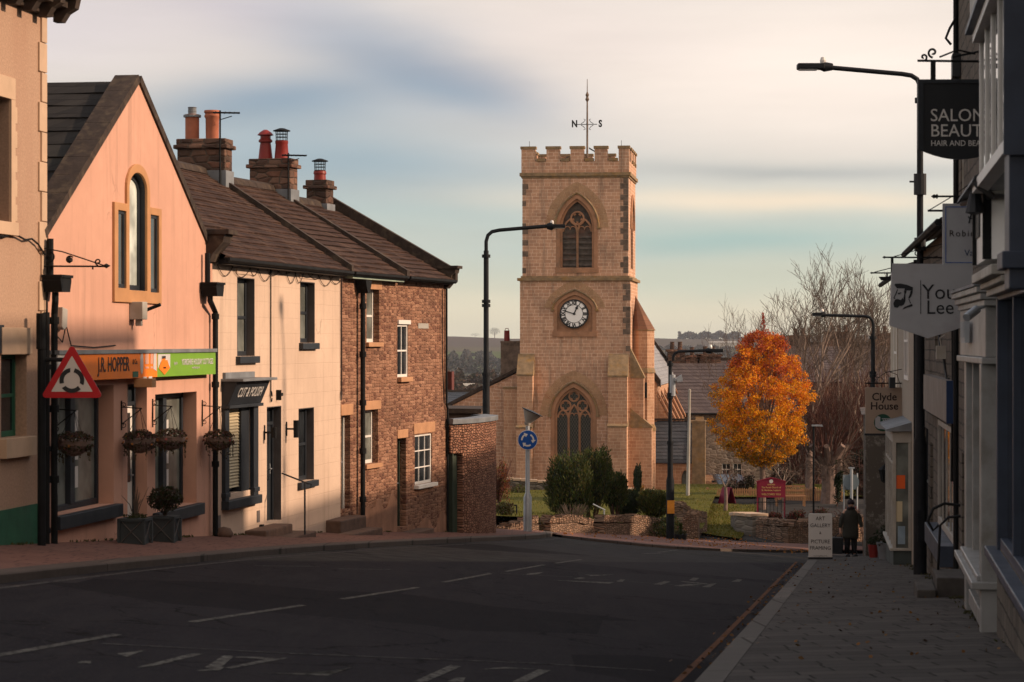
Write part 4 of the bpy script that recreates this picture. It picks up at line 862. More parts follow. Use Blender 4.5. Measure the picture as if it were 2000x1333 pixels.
row_roof(fw, bw, 0, 0.0, Lw-.05, 3.63); row_roof(fb, bA, 0, .12, up-.06, 3.52); row_roof(fb, bB, up, up+.1, Lb-.12, 3.32)
def party(fr, parent, u, uo, rz, lift=.12, w=.19, name='coping', mat=None, eave=-.28):
    e = 1.50-fr.z; r_ = rz-fr.z; mb = MB(); k = 6
    for s in (0, 1):
        A = Vector((eave if s == 0 else 2*RB-eave, e-.0)); B = Vector((RB, r_))
        for i in range(k):
            p, q = A.lerp(B, i/k), A.lerp(B, (i+1)/k)-(B-A).normalized()*.006
            pl = [(p.x, p.y-.05), (q.x, q.y-.05), (q.x, q.y+lift), (p.x, p.y+lift)]
            mb.prism(pl if s == 0 else pl[::-1], u-uo-w/2, u-uo+w/2, axis='x')
    return mb.build(name, mat or m_coping, parent)
party(fw, bw, Lw-.02, 0, 3.66, .11); party(fb, bA, up, 0, 3.48, .11); party(fb, bB, Lb-.06, up, 3.36, .24)
e = 1.5-fb.z; u = Lb-up; mb = MB(); mb.prism([(-.30, e+.26), (-.28, e+.16), (-.2, e+.1), (-.17, e-.08), (-.05, e-.22), (.3, e-.22), (.3, e+.26)], u-.22, u+.12, axis='x'); mb.box(u-.26, u+.16, -.36, .3, e+.26, e+.33); mb.build('kneeler', m_coping, bB)
mb = MB(); mb.prism([(0, e-.05), (6, e-.05), (3, 3.3-fb.z)], u-.3, u, axis='x'); mb.build('gable_wall', m_brown, bB)
mb = MB(); e = 1.5-fb.z; mb.box(.2, up-.1, -.21, -.02, e-.16, e-.03); mb.build('soffit_board', m_cgreen, bA)
mb = MB(); mb.box(.3, Lw-.2, -.2, -.004, 1.5-fw.z-.13, 1.5-fw.z-.03); mb.build('soffit_board', m_dkgrey, bw)
mb = MB(); mb.box(.1, Lb-up-.1, -.2, -.004, e-.13, e-.03); mb.build('soffit_board', m_coping, bB)
# ---------------- chimney stacks
def chimney(fr, parent, u, uo, rz, w, d, ztop, pots, cap=.07, dz=0):
    x = u-uo; zb = rz-fr.z-.7; zt_ = ztop-fr.z; y0, y1 = RB-w/2, RB+w/2
    mb = MB(); mb.box(x-d/2, x+d/2, y0, y1, zb, zt_-.22); mb.box(x-d/2-cap, x+d/2+cap, y0-cap, y1+cap, zt_-.22, zt_-.13); mb.box(x-d/2-.015, x+d/2+.015, y0-.02, y1+.02, zt_-.13, zt_)
    ch = mb.build('chimney', m_chim, parent, bevel=.02)
    mb = MB(); mb.box(x-d/2-.03, x+d/2+.03, y0-.03, y1+.03, zb, rz-fr.z+.02); mb.build('lead_flashing', m_lead, ch)
    for k, (yy, kind) in enumerate(pots):
        c = (x, RB+yy, zt_-.02); mb = MB(); mi = 0
        if kind == 'plain': mb.lathe([(.15, 0), (.15, .5), (.17, .52), (.16, .56)], c, 16); ms = m_terra
        if kind == 'rim': mb.lathe([(.14, 0), (.145, .46), (.17, .5), (.17, .53), (.15, .56), (.18, .60), (.17, .64)], c, 16); ms = m_terra
        if kind == 'cowl': mb.lathe([(.17, 0), (.13, .35), (.12, .4), (.16, .42), (.16, .46), (.12, .5), (.12, .56), (.19, .58), (.14, .64), (.05, .7), (.0, .71)], c, 16); ms = m_redpot
        if kind == 'cage': mb.lathe([(.17, 0), (.14, .36), (.15, .38), (.15, .44)], c, 16); ms = m_redpot
        if kind == 'small': mb.lathe([(.15, 0), (.14, .16), (.16, .18), (.15, .25)], c, 16); ms = m_redpot
        p = mb.build('chimney_pot', ms, ch, smooth=True)
    # metal tops are sub-parts of the stack
        if kind in ('cage', 'small'):
            z0 = zt_+(.4 if kind == 'cage' else .22); m2 = MB()
            for q in range(12): t = q*math.pi/6; m2.tube([(x+.13*math.cos(t), RB+yy+.13*math.sin(t), z0), (x+.14*math.cos(t), RB+yy+.14*math.sin(t), z0+.24)], .006, 4)
            for h in (.02, .1, .17): m2.lathe([(.135, h), (.142, h+.008)], (x, RB+yy, z0), 12)
            m2.lathe([(.2, .24), (.2, .26), (.06, .31), (0, .315)], (x, RB+yy, z0), 16); m2.build('chimney_cowl', m_black, ch)
        if kind == 'plain': m2 = MB(); m2.lathe([(.09, .54), (.09, .62), (.095, .63), (.09, .64), (.09, .70), (.1, .71), (.09, .72)], c, 14); m2.lathe([(.19, .50), (.19, .55)], c, 14); m2.build('flue_liner', m_lead, ch)
    return ch
c1 = chimney(fw, bw, Lw-.05, 0, 3.63, 1.07, .52, (666.5-275)/F*52.3, [(.28, 'plain'), (-.17, 'rim')])
c2 = chimney(fb, bA, up, 0, 3.48, 1.0, .5, (666.5-310)/F*55.8, [(.2, 'cowl'), (-.2, 'cage')])
c3 = chimney(fb, bB, fb.u(872)-.75, up, 3.32, .52, .52, (666.5-350)/F*58.5, [(0, 'small')])
def aerial(parent, fr, x, y, z0, z1, kind, ang=0):
    mb = MB(); mb.tube([(x, y, z0), (x, y, z1)], .02, 6); ca, sa = math.cos(ang), math.sin(ang)
    def P(a, b, dz): return (x+a*ca-b*sa, y+a*sa+b*ca, z1+dz)
    if kind == 'yagi':
        mb.tube([P(-.15, 0, -.05), P(.42, 0, -.05)], .02, 5)
        for k in range(6): a = -.1+k*.1; h = .22-.015*k; mb.tube([P(a, -h, -.05), P(a, h, -.05)], .013, 4)
        mb.tube([P(.0, 0, -.2), P(.25, 0, -.12)], .01, 4)
    else:
        for h in (.05, -.08, -.3, -.42): mb.tube([P(0, -.3, h), P(0, .3, h)], .014, 4)
        for a in (-.3, .3): mb.tube([P(0, a, .06), P(0, a, -.08)], .014, 4); mb.tube([P(0, a, -.3), P(0, a, -.42)], .014, 4)
        mb.tube([P(-.1, 0, -.2), P(.5, 0, -.2)], .02, 5)
        for k in range(5): a = k*.11; mb.tube([P(a, -.12, -.2), P(a, .12, -.2)], .012, 4)
    return mb.build('aerial', m_black, parent)
def atW(fr, px, D_, uo=0):  # local position of photo column px at depth D_
    p = Vector(((px-1000)/F*D_, D_, 0))-fr.o; return p.dot(fr.x)-uo, p.dot(fr.y)
x, y = Lw-.05-.33, RB-.45; aerial(bw, fw, x, y, 3.2-fw.z, (666.5-216)/F*51.6-fw.z, 'yagi', R(-70))
aerial(bA, fb, up-.36, RB-.5, 3.1-fb.z, (666.5-296)/F*55-fb.z, 'yagi', R(-60)); aerial(bB, fb, up+.4-up, RB, 3.2-fb.z, (666.5-330)/F*56.8-fb.z, 'grid', R(-10))
# ---------------- rubble yard wall with a green gate door at the end of the row
wl = empty('yard_wall', (-1.62, 58.8, G(-1.62, 58.8)), 0, 'high thin-bedded rubble wall with pale coping, curving at the end of the row', 'wall')
path = [(-1.60, 58.95), (-1.50, 59.05), (-1.22, 59.5), (-.98, 60.1), (-.78, 60.9), (-.63, 61.7), (-.58, 62.2), (-.85, 62.9), (-1.6, 63.6), (-3.5, 64.6), (-6, 65.5)]
oz = wl.location.copy(); tz_ = -(815-666.5)/F*60.5
def wallrun(mb, path, zt, t, zb=None, origin=None, irregular=0, seed=1):
    r_ = random.Random(seed); n = len(path); L_, R_ = [], []
    for i, p in enumerate(path):
        a, b = Vector(path[max(0, i-1)]), Vector(path[min(n-1, i+1)]); d = (b-a).normalized(); nn = Vector((-d.y, d.x))*t/2; p = Vector(p); L_.append(p+nn); R_.append(p-nn)
    vs = []; fs = []
    for i in range(n):
        z1 = (zt(i) if callable(zt) else zt)+r_.uniform(-irregular, irregular); z0 = zb(i) if callable(zb) else (G(*path[i])-.4 if zb is None else zb)
        for q, z in ((R_[i], z0), (R_[i], z1), (L_[i], z1), (L_[i], z0)): vs.append((q.x-origin.x, q.y-origin.y, z-origin.z))
    for i in range(n-1):
        for k in range(3): a = i*4+k; fs.append((a, a+4, a+5, a+1))
    fs += [(3, 2, 1, 0), tuple((n-1)*4+k for k in range(4))][::1]
    mb.add(vs, fs)
mb = MB(); wallrun(mb, [(-1.35, 59.32)]+path[2:], tz_-.12, .35, None, oz); wallrun(mb, path[:3], tz_-.12, .30, lambda i: -(885-666.5)/F*59.2, oz); mb.build('wall', m_rubble, wl)
mb = MB(); wallrun(mb, path, tz_, .46, lambda i: tz_-.12, oz); mb.build('coping', m_lead, wl, bevel=.015)
mb = MB(); q = Vector((-1.36, 59.25)); dv = Vector((.28, .45)).normalized(); wallrun(mb, [(-1.56, 59.0), (-1.37, 59.28)], -(886-666.5)/F*59.2, .06, lambda i: G(-1.5, 59.1)-.05, oz); gd = mb.build('gate_door', m_dgreen, wl)
mb = MB(); wallrun(mb, [(-1.50, 58.95), (-1.47, 59.0)], -(886-666.5)/F*59.2, .12, lambda i: G(*path[i])-.05, oz); mb.build('door_frame', m_dgreen, wl)
ou = empty('lean_to_outhouse', (-3, 62.5, -4.9), 0, 'dark lean-to outhouse roof behind the rubble yard wall', 'outhouse')
mb = MB(); mb.prism([(-1.6, 0), (2.1, 0), (2.1, 3.02), (-.1, 3.05), (-1.0, 3.42), (-1.6, 3.5)], .3, 3.0); mb.build('wall', m_blackst, ou)
mb = MB(); mb.prism([(-1.7, 3.42), (-1.0, 3.42), (-.1, 3.05), (2.2, 3.02), (2.2, 3.14), (-.1, 3.17), (-1.0, 3.56), (-1.7, 3.6)], .2, 3.1); mb.build('coping', m_coping, ou)
# ================================================================ CHURCH
ft = Fr(W(1015.5, 0, 130.3).to_2d(), (W(1015.5, 0, 130.3).to_2d()+Vector((math.cos(R(6.8)), -math.sin(R(6.8))))*5.95), z=-8.4)
ch = ft.empty('church', 'sandstone parish church with battlemented clock tower and stair turret', 'church')
tz = lambda py: ft.zz(1120, py); tu = lambda px: ft.u(px)
Wd = 5.95; Dp = 5.95; sb = .12
zA, zB, zC, zD, zE = tz(545), tz(345), tz(338), tz(315), tz(287)
west = arch(tu(1083), tu(1158), tz(925), tz(812), tz(757)); clk = arch(tu(1088), tu(1157), tz(648), tz(602), tz(576)); bel = arch(tu(1093), tu(1160), tz(523), tz(445), tz(388))
mb = MB(); mb.prism([(0, -1), (Wd, -1), (Wd, zA), (0, zA)], 0, .45, [west, clk], back=False)
mb.box(0, .45, .45, Dp, -1, zA); mb.box(Wd-.45, Wd, .45, Dp, -1, zA); mb.box(.45, Wd-.45, Dp-.45, Dp, -1, zA)
mb.prism([(sb, zA), (Wd-sb, zA), (Wd-sb, zD), (sb, zD)], sb, sb+.45, [bel], back=False)
sbel = [(y+Dp/2, z) for y, z in [(p[0]-(tu(1093)+tu(1160))/2, p[1]) for p in bel]]
mb.prism([(sb+.45, zA), (Dp-sb, zA), (Dp-sb, zD), (sb+.45, zD)], Wd-sb, Wd-sb-.45, [sbel], axis='x', back=False)
mb.box(sb, sb+.45, sb+.45, Dp-sb, zA, zD); mb.box(sb+.45, Wd-sb-.45, Dp-sb-.45, Dp-sb, zA, zD); mb.box(sb+.45, Wd-sb-.45, sb+.45, Dp-sb-.45, zC-.5, zC-.3)
mb.build('tower_wall', m_ash, ch)
# flip check for the side wall is not needed: cycles renders both sides
mb = MB(); e = .12
def ring(mb, x0, x1, y0, y1, z0, z1, t):   # square ring (string course)
    mb.box(x0-t, x1+t, y0-t, y0+.2, z0, z1); mb.box(x0-t, x1+t, y1-.2, y1+t, z0, z1); mb.box(x0-t, x0+.2, y0+.2, y1-.2, z0, z1); mb.box(x1-.2, x1+t, y0+.2, y1-.2, z0, z1)
ring(mb, 0, Wd, 0, Dp, zA-.10, zA+.05, .14); ring(mb, sb, Wd-sb, sb, Dp-sb, zA+.05, zA+.16, .08); mb.cut(); ring(mb, sb, Wd-sb, sb, Dp-sb, zC-.16, zC+.02, .14); ring(mb, sb, Wd-sb, sb, Dp-sb, zC-.26, zC-.16, .06)
mb.build('string_course', m_weath, ch)
# battlements
mb = MB(); cp = MB(); x0, x1, y0, y1 = sb-.05, Wd-sb+.05, sb-.05, Dp-sb+.05; th = .4
mb.box(x0, x1, y0, y0+th, zC+.02, zD); mb.box(x0, x1, y1-th, y1, zC+.02, zD); mb.box(x0, x0+th, y0+th, y1-th, zC+.02, zD); mb.box(x1-th, x1, y0+th, y1-th, zC+.02, zD)
mer = [(1020, 1045), (1067, 1093), (1114, 1140), (1161, 1186), (1208, 1231)]
for i, (a, b) in enumerate(mer):
    ua, ub = max(x0, tu(a)), min(x1, tu(b)+.0)
    if i == 4: ub = x1
    if i == 0: ua = x0
    for (ya, yb) in ((y0, y0+th), (y1-th, y1)):
        mb.cut().box(ua, ub, ya, yb, zD, zE-.1); cp.cut().box(ua-.05, ub+.05, ya-.06, yb+.05, zE-.1, zE+.04)
    va, vb = y0+(ua-x0)*(y1-y0)/(x1-x0), y0+(ub-x0)*(y1-y0)/(x1-x0)
    if 0 < i < 4:
        for (xa, xb) in ((x0, x0+th), (x1-th, x1)): mb.cut().box(xa, xb, va, vb, zD, zE-.1); cp.cut().box(xa-.05, xb+.06, va-.05, vb+.05, zE-.1, zE+.04)
for i in range(4):
    ua, ub = tu(mer[i][1])+.05, tu(mer[i+1][0])-.05
    for (ya, yb) in ((y0-.06, y0+th+.05), (y1-th-.05, y1+.06)): cp.cut().box(ua+.01, ub-.01, ya, yb, zD, zD+.16)
    va, vb = y0+(ua-x0)*(y1-y0)/(x1-x0), y0+(ub-x0)*(y1-y0)/(x1-x0)
    if i: 
        for (xa, xb) in ((x0-.05, x0+th+.05), (x1-th-.05, x1+.06)): cp.cut().box(xa, xb, va+.01, vb-.01, zD, zD+.16)
mb.build('battlement', m_ash, ch); cp.build('battlement_coping', m_weath, ch)
# dark quoins on both upper edges
mb = MB(); r_ = random.Random(9); z = zA+.3; i = 0
while z < zC-.45:
    h = .29; ql = .42 if i % 2 else .26
    if r_.random() < .8: mb.box(Wd-sb-ql, Wd-sb+.006, sb-.006, sb+.3, z, z+h)
    if r_.random() < .45: mb.box(sb-.006, sb+ql*.75, sb-.007, sb+.3, z, z+h)
    z += h+.012; i += 1
z = .6; i = 0
while z < zA-.4:
    if z > tz(690) and r_.random() < .75: mb.box(Wd-(.4 if i % 2 else .24), Wd+.006, -.006, .3, z, z+.29)
    z += .302; i += 1
mb.build('quoins', m_blackst, ch)
# hood moulds, voussoirs and jambs
def hood(mb, u0, u1, zs, zt, y, r=.055, off=.16, drop=.0, n=12):
    a = arch(u0-off, u1+off, 0, zs, zt+off*1.2, n)[2:]; pts = [(p[0], y, p[1]) for p in a]
    if drop: pts = [(pts[0][0], y, pts[0][2]-drop)] + pts + [(pts[-1][0], y, pts[-1][2]-drop)]
    mb.tube(pts, r, 6)
    for s in (0, -1): mb.box(pts[s][0]-.1, pts[s][0]+.1, y-.05, y+.08, pts[s][2]-.06, pts[s][2]+.05)
def voussoirs(mb, u0, u1, zs, zt, y, a=.22, b=.62, n=11, seed=1):
    r_ = random.Random(seed); A = arch(u0-a, u1+a, 0, zs, zt+a*1.2, n)[2:]; B = arch(u0-b, u1+b, 0, zs, zt+b*1.15, n)[2:]
    for i in range(len(A)-1):
        p, q, s, t = map(Vector, (A[i], A[i+1], B[i+1], B[i])); c = (p+q+s+t)/4; pl = [c+(v-c)*.91 for v in (p, t, s, q)]
        ar = sum(pl[k].x*pl[(k+1) % 4].y-pl[(k+1) % 4].x*pl[k].y for k in range(4)); pl = pl if ar > 0 else pl[::-1]
        mb.prism([tuple(v) for v in pl], y-.012-r_.uniform(0, .01), y+.05)
mb = MB(); hood(mb, tu(1083), tu(1158), tz(812), tz(757), -.05, .07, .26, 0); mb.cut(); hood(mb, tu(1088), tu(1157), tz(602), tz(576), -.05, .06, .24, .1); mb.cut(); hood(mb, tu(1093), tu(1160), tz(445), tz(388), sb-.05, .07, .26, 0)
mb.build('hood_mould', m_weath, ch)
m_vous = stone('voussoir_sandstone', (.36, .22, .13), (.52, .33, .2), (.5, .35, .22), .33, .31, .006, .01, .4, (.12, .09, .06), .4)
mb = MB(); voussoirs(mb, tu(1083), tu(1158), tz(812), tz(757), 0, .34, .80); mb.cut(); voussoirs(mb, tu(1088), tu(1157), tz(602), tz(576), 0, .32, .72, 8); mb.cut(); voussoirs(mb, tu(1093), tu(1160), tz(445), tz(388), sb, .34, .80)
mb.build('voussoirs', m_vous, ch)
def arch_band(mb, u0, u1, z0, zs, zt, w, y0, y1):
    mb.prism(arch(u0-w, u1+w, z0, zs, zt+w*1.2), y0, y1, [arch(u0, u1, z0+.001, zs, zt)])
mb = MB()
for (a, b, z0, zs, zt, y) in ((1083, 1158, 925, 812, 757, 0), (1088, 1157, 648, 602, 576, 0), (1093, 1160, 523, 445, 388, sb)):
    mb.cut(); u0, u1 = tu(a), tu(b); Z = lambda q: tz(q)
    arch_band(mb, u0, u1, Z(z0), Z(zs), Z(zt), .2, y-.02, y+.03)
    arch_band(mb, u0+.13, u1-.13, Z(z0)+.02, Z(zs), Z(zt)-.16, .128, y+.14, y+.2)
    mb.tube([(p[0], y+.03, p[1]) for p in [(u0-.03, Z(z0)+.1)] + arch(u0-.03, u1+.03, 0, Z(zs), Z(zt)+.03)[2:][::-1] + [(u1+.03, Z(z0)+.1)]], .045, 6)
    mb.box(u0-.25, u1+.25, y-.07, y+.35, Z(z0)-.28, Z(z0))
mb.build('window_surround', m_dress, ch)
# belfry: louvres and tracery
def louvres(mb, u0, u1, z0, z1, y, ax=None):
    z = z0
    while z < z1:
        P = (lambda a, b, c: (a, b, c)) if ax is None else ax
        vs = [P(u0, y, z), P(u1, y, z), P(u1, y+.25, z+.2), P(u0, y+.25, z+.2), P(u0, y, z+.05), P(u1, y, z+.05), P(u1, y+.25, z+.25), P(u0, y+.25, z+.25)]
        mb.add(vs, [(0, 1, 2, 3), (4, 5, 6, 7)[::-1], (0, 1, 5, 4), (3, 2, 6, 7)]); z += .30
m_louv = plain('weathered_louvre', (.09, .075, .065), .9, var=.4, scale=4, bs=20, bst=.4, dirt=(.2, .09, .06))
def tracery(mb, u0, u1, z0, zs, zt, y, lights, r=.06, P=None):
    P = P or (lambda a, c: (a, y, c)); w = (u1-u0)/lights
    for i in range(1, lights): mb.tube([P(u0+i*w, z0), P(u0+i*w, zs+.15)], r*1.1, 4)
    for i in range(lights):
        a, b = u0+i*w+r*.4, u0+(i+1)*w-r*.4; hh = (zt-zs)*(.42 if lights == 2 else .3); top = hh + (.28 if lights == 3 and i == 1 else 0); zz0 = zs-.12 if lights == 3 else zs-.05
        mb.tube([P(*p) for p in arch(a, b, 0, zz0, zz0+top, 6)[2:]], r, 5)
        cu = (a+b)/2; rr = (b-a)*.22
        for s in (-1, 1): mb.tube([P(cu+s*(rr*.95+rr*math.cos(t)), zz0+top*.15+rr*math.sin(t)*1.1) for t in [math.pi*(k/6) for k in range(7)]], r*.5, 4)
def foil(mb, u, z, R_, n, P, r=.05):
    mb.tube([P(u+R_*math.cos(t*math.pi/12), z+R_*math.sin(t*math.pi/12)) for t in range(25)], r, 5)
    for k in range(n):
        a0 = math.pi/2+k*2*math.pi/n; cx, cz = u+R_*.5*math.cos(a0), z+R_*.5*math.sin(a0); q = R_*.46
        mb.tube([P(cx+q*math.cos(a0+t), cz+q*math.sin(a0+t)) for t in [(-1.9+3.8*j/8) for j in range(9)]], r*.55, 4)
u0, u1 = tu(1093)+.14, tu(1160)-.14; z0, zs, zt = tz(523), tz(445), tz(388)-.16
mb = MB(); m_ = (u0+u1)/2; P = lambda a, c: (a, sb+.24, c)
tracery(mb, u0, u1, z0, zs-.15, zt, sb+.24, 2, .06, P); foil(mb, m_, zs+.52, .34, 5, P, .055)
mb.tube([P(*p) for p in [(m_-.05, zs+.1), (m_-.3, zs+.28), (m_-.42, zs+.5)]], .05, 5); mb.tube([P(*p) for p in [(m_+.05, zs+.1), (m_+.3, zs+.28), (m_+.42, zs+.5)]], .05, 5)
mb.build('belfry_tracery', m_dress, ch)
mb = MB(); louvres(mb, u0, m_-.04, z0+.1, zs-.3, sb+.3); louvres(mb, m_+.04, u1, z0+.1, zs-.3, sb+.3); mb.prism(arch(u0-.14, u1+.14, z0, zs, zt+.16), sb+.40, sb+.44); mb.box(u0, u1, sb+.36, sb+.39, zs-.28, zs+.1)
mb.build('belfry_louvres', m_louv, ch)
mb = MB(); Xs = Wd-sb; ym = Dp/2; P2 = lambda a, c: (Xs-.22, a-m_+ym, c); tracery(mb, u0, u1, z0, zs-.15, zt, 0, 2, .06, P2); foil(mb, m_, zs+.52, .34, 5, P2, .055)
mb.tube([(Xs+.05, p[0]-m_+ym, p[1]) for p in arch(u0-.4, u1+.4, 0, zs, zt+.45)[2:]], .07, 5); mb.build('belfry_tracery', m_dress, ch)
mb = MB(); mb.prism([(p[0], p[1]) for p in sbel], Xs-.42, Xs-.38, axis='x'); mb.build('belfry_louvres', m_louv, ch)
# west window
u0, u1 = tu(1083)+.14, tu(1158)-.14; z0, zs, zt = tz(925), tz(812), tz(757)-.16; m_ = (u0+u1)/2
mb = MB(); P = lambda a, c: (a, .26, c); tracery(mb, u0, u1, z0, zs, zt, 0, 3, .055, P)
foil(mb, m_, zs+1.03, .27, 4, P, .05); foil(mb, m_-.46, zs+.52, .27, 4, P, .05); foil(mb, m_+.46, zs+.52, .27, 4, P, .05)
mb.build('window_tracery', m_dress, ch)
def leaded():
    m, t, b = newmat('leaded_glass'); s = t.nodes.new('ShaderNodeSeparateXYZ'); t.links.new(coords(t), s.inputs[0])
    a = mth(t, 'FRACT', mth(t, 'MULTIPLY', mth(t, 'ADD', mth(t, 'MULTIPLY', s.outputs[0], 1.7), s.outputs[2]), 4.2)); c = mth(t, 'FRACT', mth(t, 'MULTIPLY', mth(t, 'SUBTRACT', mth(t, 'MULTIPLY', s.outputs[0], 1.7), s.outputs[2]), 4.2))
    f = mth(t, 'MAXIMUM', mth(t, 'LESS_THAN', a, .10), mth(t, 'LESS_THAN', c, .10)); n = ntex(t, coords(t), 2.5, 3)
    t.links.new(mixc(t, f, mixc(t, n, (.006, .009, .010), (.03, .035, .03)), (.15, .135, .115)), b.inputs['Base Color']); b.inputs['Roughness'].default_value = .25; return m
mb = MB(); mb.prism(arch(u0-.13, u1+.13, z0, zs, zt+.15), .30, .33); mb.build('window_glass', leaded(), ch)
# clock
cx, cz, cr = tu(1121.5), tz(613.5), 26.5/36.2; yc = -.05
mb = MB(); mb.prism(clk, .10, .14); mb.build('clock_recess', m_dress, ch)
ck = empty('clock', (cx, yc, cz)); ck.parent = ch
mb = MB(); mb.lathe([(cr+.035, -.3), (cr+.05, -.02), (cr+.05, .02), (cr-.0, .02)], (0, 0, 0), 48, m=Matrix.Rotation(R(90), 3, 'X')); mb.build('clock_rim', m_signblk, ck)
m_dial = plain('white_dial', (.86, .87, .88), .4, var=.02, bst=0, spec=.5)
mb = MB(); mb.lathe([(cr, 0), (cr, .03)], (0, 0, 0), 48, m=Matrix.Rotation(R(90), 3, 'X')); mb.build('dial', m_dial, ck)
mb = MB()
for rr_, t in ((cr*.985, .022), (cr*.66, .018)): mb.tube([(rr_*math.cos(k*math.pi/24), -.035, rr_*math.sin(k*math.pi/24)) for k in range(49)], t*.7, 4)
for k in range(60):
    a = k*math.pi/30; mb.obox((cr*.95*math.sin(a), -.034, cr*.95*math.cos(a)), .022, .01, .05, Matrix.Rotation(a, 3, 'Y'))
mb.build('dial_rings', m_signblk, ck)
for k, s in enumerate(('XII', 'I', 'II', 'III', 'IV', 'V', 'VI', 'VII', 'VIII', 'IX', 'X', 'XI')):
    a = k*math.pi/6; text(ck, s, .27, cr*.80*math.sin(a), cr*.80*math.cos(a), -.038, m_signblk, 'numeral', xs=.85 if len(s) < 4 else .7, bold=.014, M3=Matrix.Rotation(a, 3, 'Y') @ RX)
mb = MB(); a = R(288); L_ = cr*.93; mb.obox((L_*.42*math.sin(a), -.055, L_*.42*math.cos(a)), .05, .015, L_*1.08, Matrix.Rotation(a, 3, 'Y')); mb.build('minute_hand', m_signblk, ck)
mb = MB(); a = R(24); M_ = Matrix.Rotation(a, 3, 'Y'); L_ = cr*.62; mb.obox((L_*.36*math.sin(a), -.05, L_*.36*math.cos(a)), .06, .015, L_*.9, M_)
mb.prism([(0, 0)]*0 or [tuple((M_ @ Vector((x, 0, z))).xz) for x, z in ((0, L_*.55), (-.085, L_*.72), (0, L_*1.15), (.085, L_*.72))][::-1], -.06, -.045); mb.lathe([(.07, 0), (.07, .06)], (0, 0, 0), 16, m=Matrix.Rotation(R(90), 3, 'X')); mb.build('hour_hand', m_signblk, ck)
# weather vane and its stays
vn = empty('weather_vane', (tu(1137.5), Dp/2, zD)); vn.parent = ch; vz = lambda py: ft.zz(1137, py, Dp/2)-zD
mb = MB(); mb.tube([(0, 0, -1), (0, 0, vz(245)), (0, 0, vz(200)), (0, 0, vz(190)), (0, 0, vz(155))], [.06, .05, .04, .03, .015], 8)
for k in range(14): z = .3+k*.21; mb.lathe([(.05-.001*k, z), (.068-.002*k, z+.03), (.05-.001*k, z+.06)], n=8)
mb.lathe([(.03, vz(200)), (.11, vz(195)), (.06, vz(190)), (.1, vz(186)), (.03, vz(180))], n=10); mb.build('spindle', m_blackst, vn)
zc_ = vz(243.5); mb = MB(); mb.tube([(-.62, 0, zc_), (.55, 0, zc_)], .022, 6); mb.tube([(0, -.5, zc_), (0, .5, zc_)], .022, 6)
for sx in (-1, 1):
    for sz in (-1, 1): mb.tube([(sx*.34, 0, zc_+sz*.04), (sx*.2, 0, zc_+sz*.12), (sx*.1, 0, zc_+sz*.26), (sx*.2, 0, zc_+sz*.3)], .018, 5)
mb.build('direction_arms', m_signblk, vn); text(vn, 'N', .52, -.70, zc_+.02, 0, m_signblk, bold=.022, th=.03, xs=.8); text(vn, 'S', .52, .72, zc_+.02, 0, m_signblk, bold=.022, th=.03, xs=.8)
mb = MB()
for s in (-1, 1): mb.cut().tube([(s*.1, 0, .9), (s*1.6, -1.6, .0)], .02, 4); mb.cut().tube([(s*.1, 0, .95), (s*1.7, 1.6, .0)], .02, 4)
mb.tube([(-tu(1137.5)+sb+.35, -Dp/2+.4, zE-zD), (-tu(1137.5)+sb+.35, -Dp/2+.4, zE-zD+.35)], .012, 4); mb.tube([(Wd-tu(1137.5)-.5, -Dp/2+.4, zE-zD), (Wd-tu(1137.5)-.5, -Dp/2+.4, zE-zD+.35)], .012, 4); mb.build('stay_wires', m_signblk, vn)
mb = MB(); mb.prism([(1.0, zC-.2), (Wd-1, zC-.2), (Wd/2, zD+.65)], 1.2, Dp-1.2); mb.box(1.4, 2.0, 2, 2.6, zD-.2, zD+.3); mb.build('tower_roof', m_weath, ch)
# buttresses
def buttress(mb, cap, u0, u1, stages, side='y'):
    """stages: (z_bottom, z_top, projection) with sloped weatherings on top"""
    for zb0, zt_, pr, sl in stages:
        mb.prism([(-pr, zb0), (0, zb0), (0, zt_), (-pr, zt_)], u0, u1, axis='x')
        cap.prism([(-pr-.05, zt_-.02), (0, zt_-.02), (0, zt_+sl), (-pr-.05, zt_+.05)], u0-.03, u1+.03, axis='x')
mb = MB(); cp = MB()
buttress(mb, cp, tu(1190)+.0, tu(1227), [(-1, tz(832), 1.15, .35), (tz(832), tz(735), .8, 1.2)])
mb.cut(); cp.cut(); buttress(mb, cp, tu(1013), tu(1043), [(-1, tz(835), 1.1, .35), (tz(835), tz(733), .75, 1.15)])
def sidebut(mb, cap, y0, y1, stages):
    for zb0, zt_, pr, sl in stages:
        mb.prism([(Wd, zb0), (Wd+pr, zb0), (Wd+pr, zt_), (Wd, zt_)], y0, y1); cap.prism([(Wd, zt_-.02), (Wd+pr+.05, zt_-.02), (Wd+pr+.05, zt_+.05), (Wd, zt_+sl)], y0-.03, y1+.03)
mb.cut(); cp.cut(); sidebut(mb, cp, .0, .72, [(-1, tz(835), 1.15, 1.05), (tz(835), tz(738), .72, 1.6)])
mb.cut(); cp.cut(); mb.box(-.9, 0, .1, .8, -1, tz(760)); cp.box(-.95, 0, .05, .85, tz(760), tz(760)+.1)
mb.build('buttress', m_ash2, ch); cp.build('buttress_weathering', m_weath, ch)
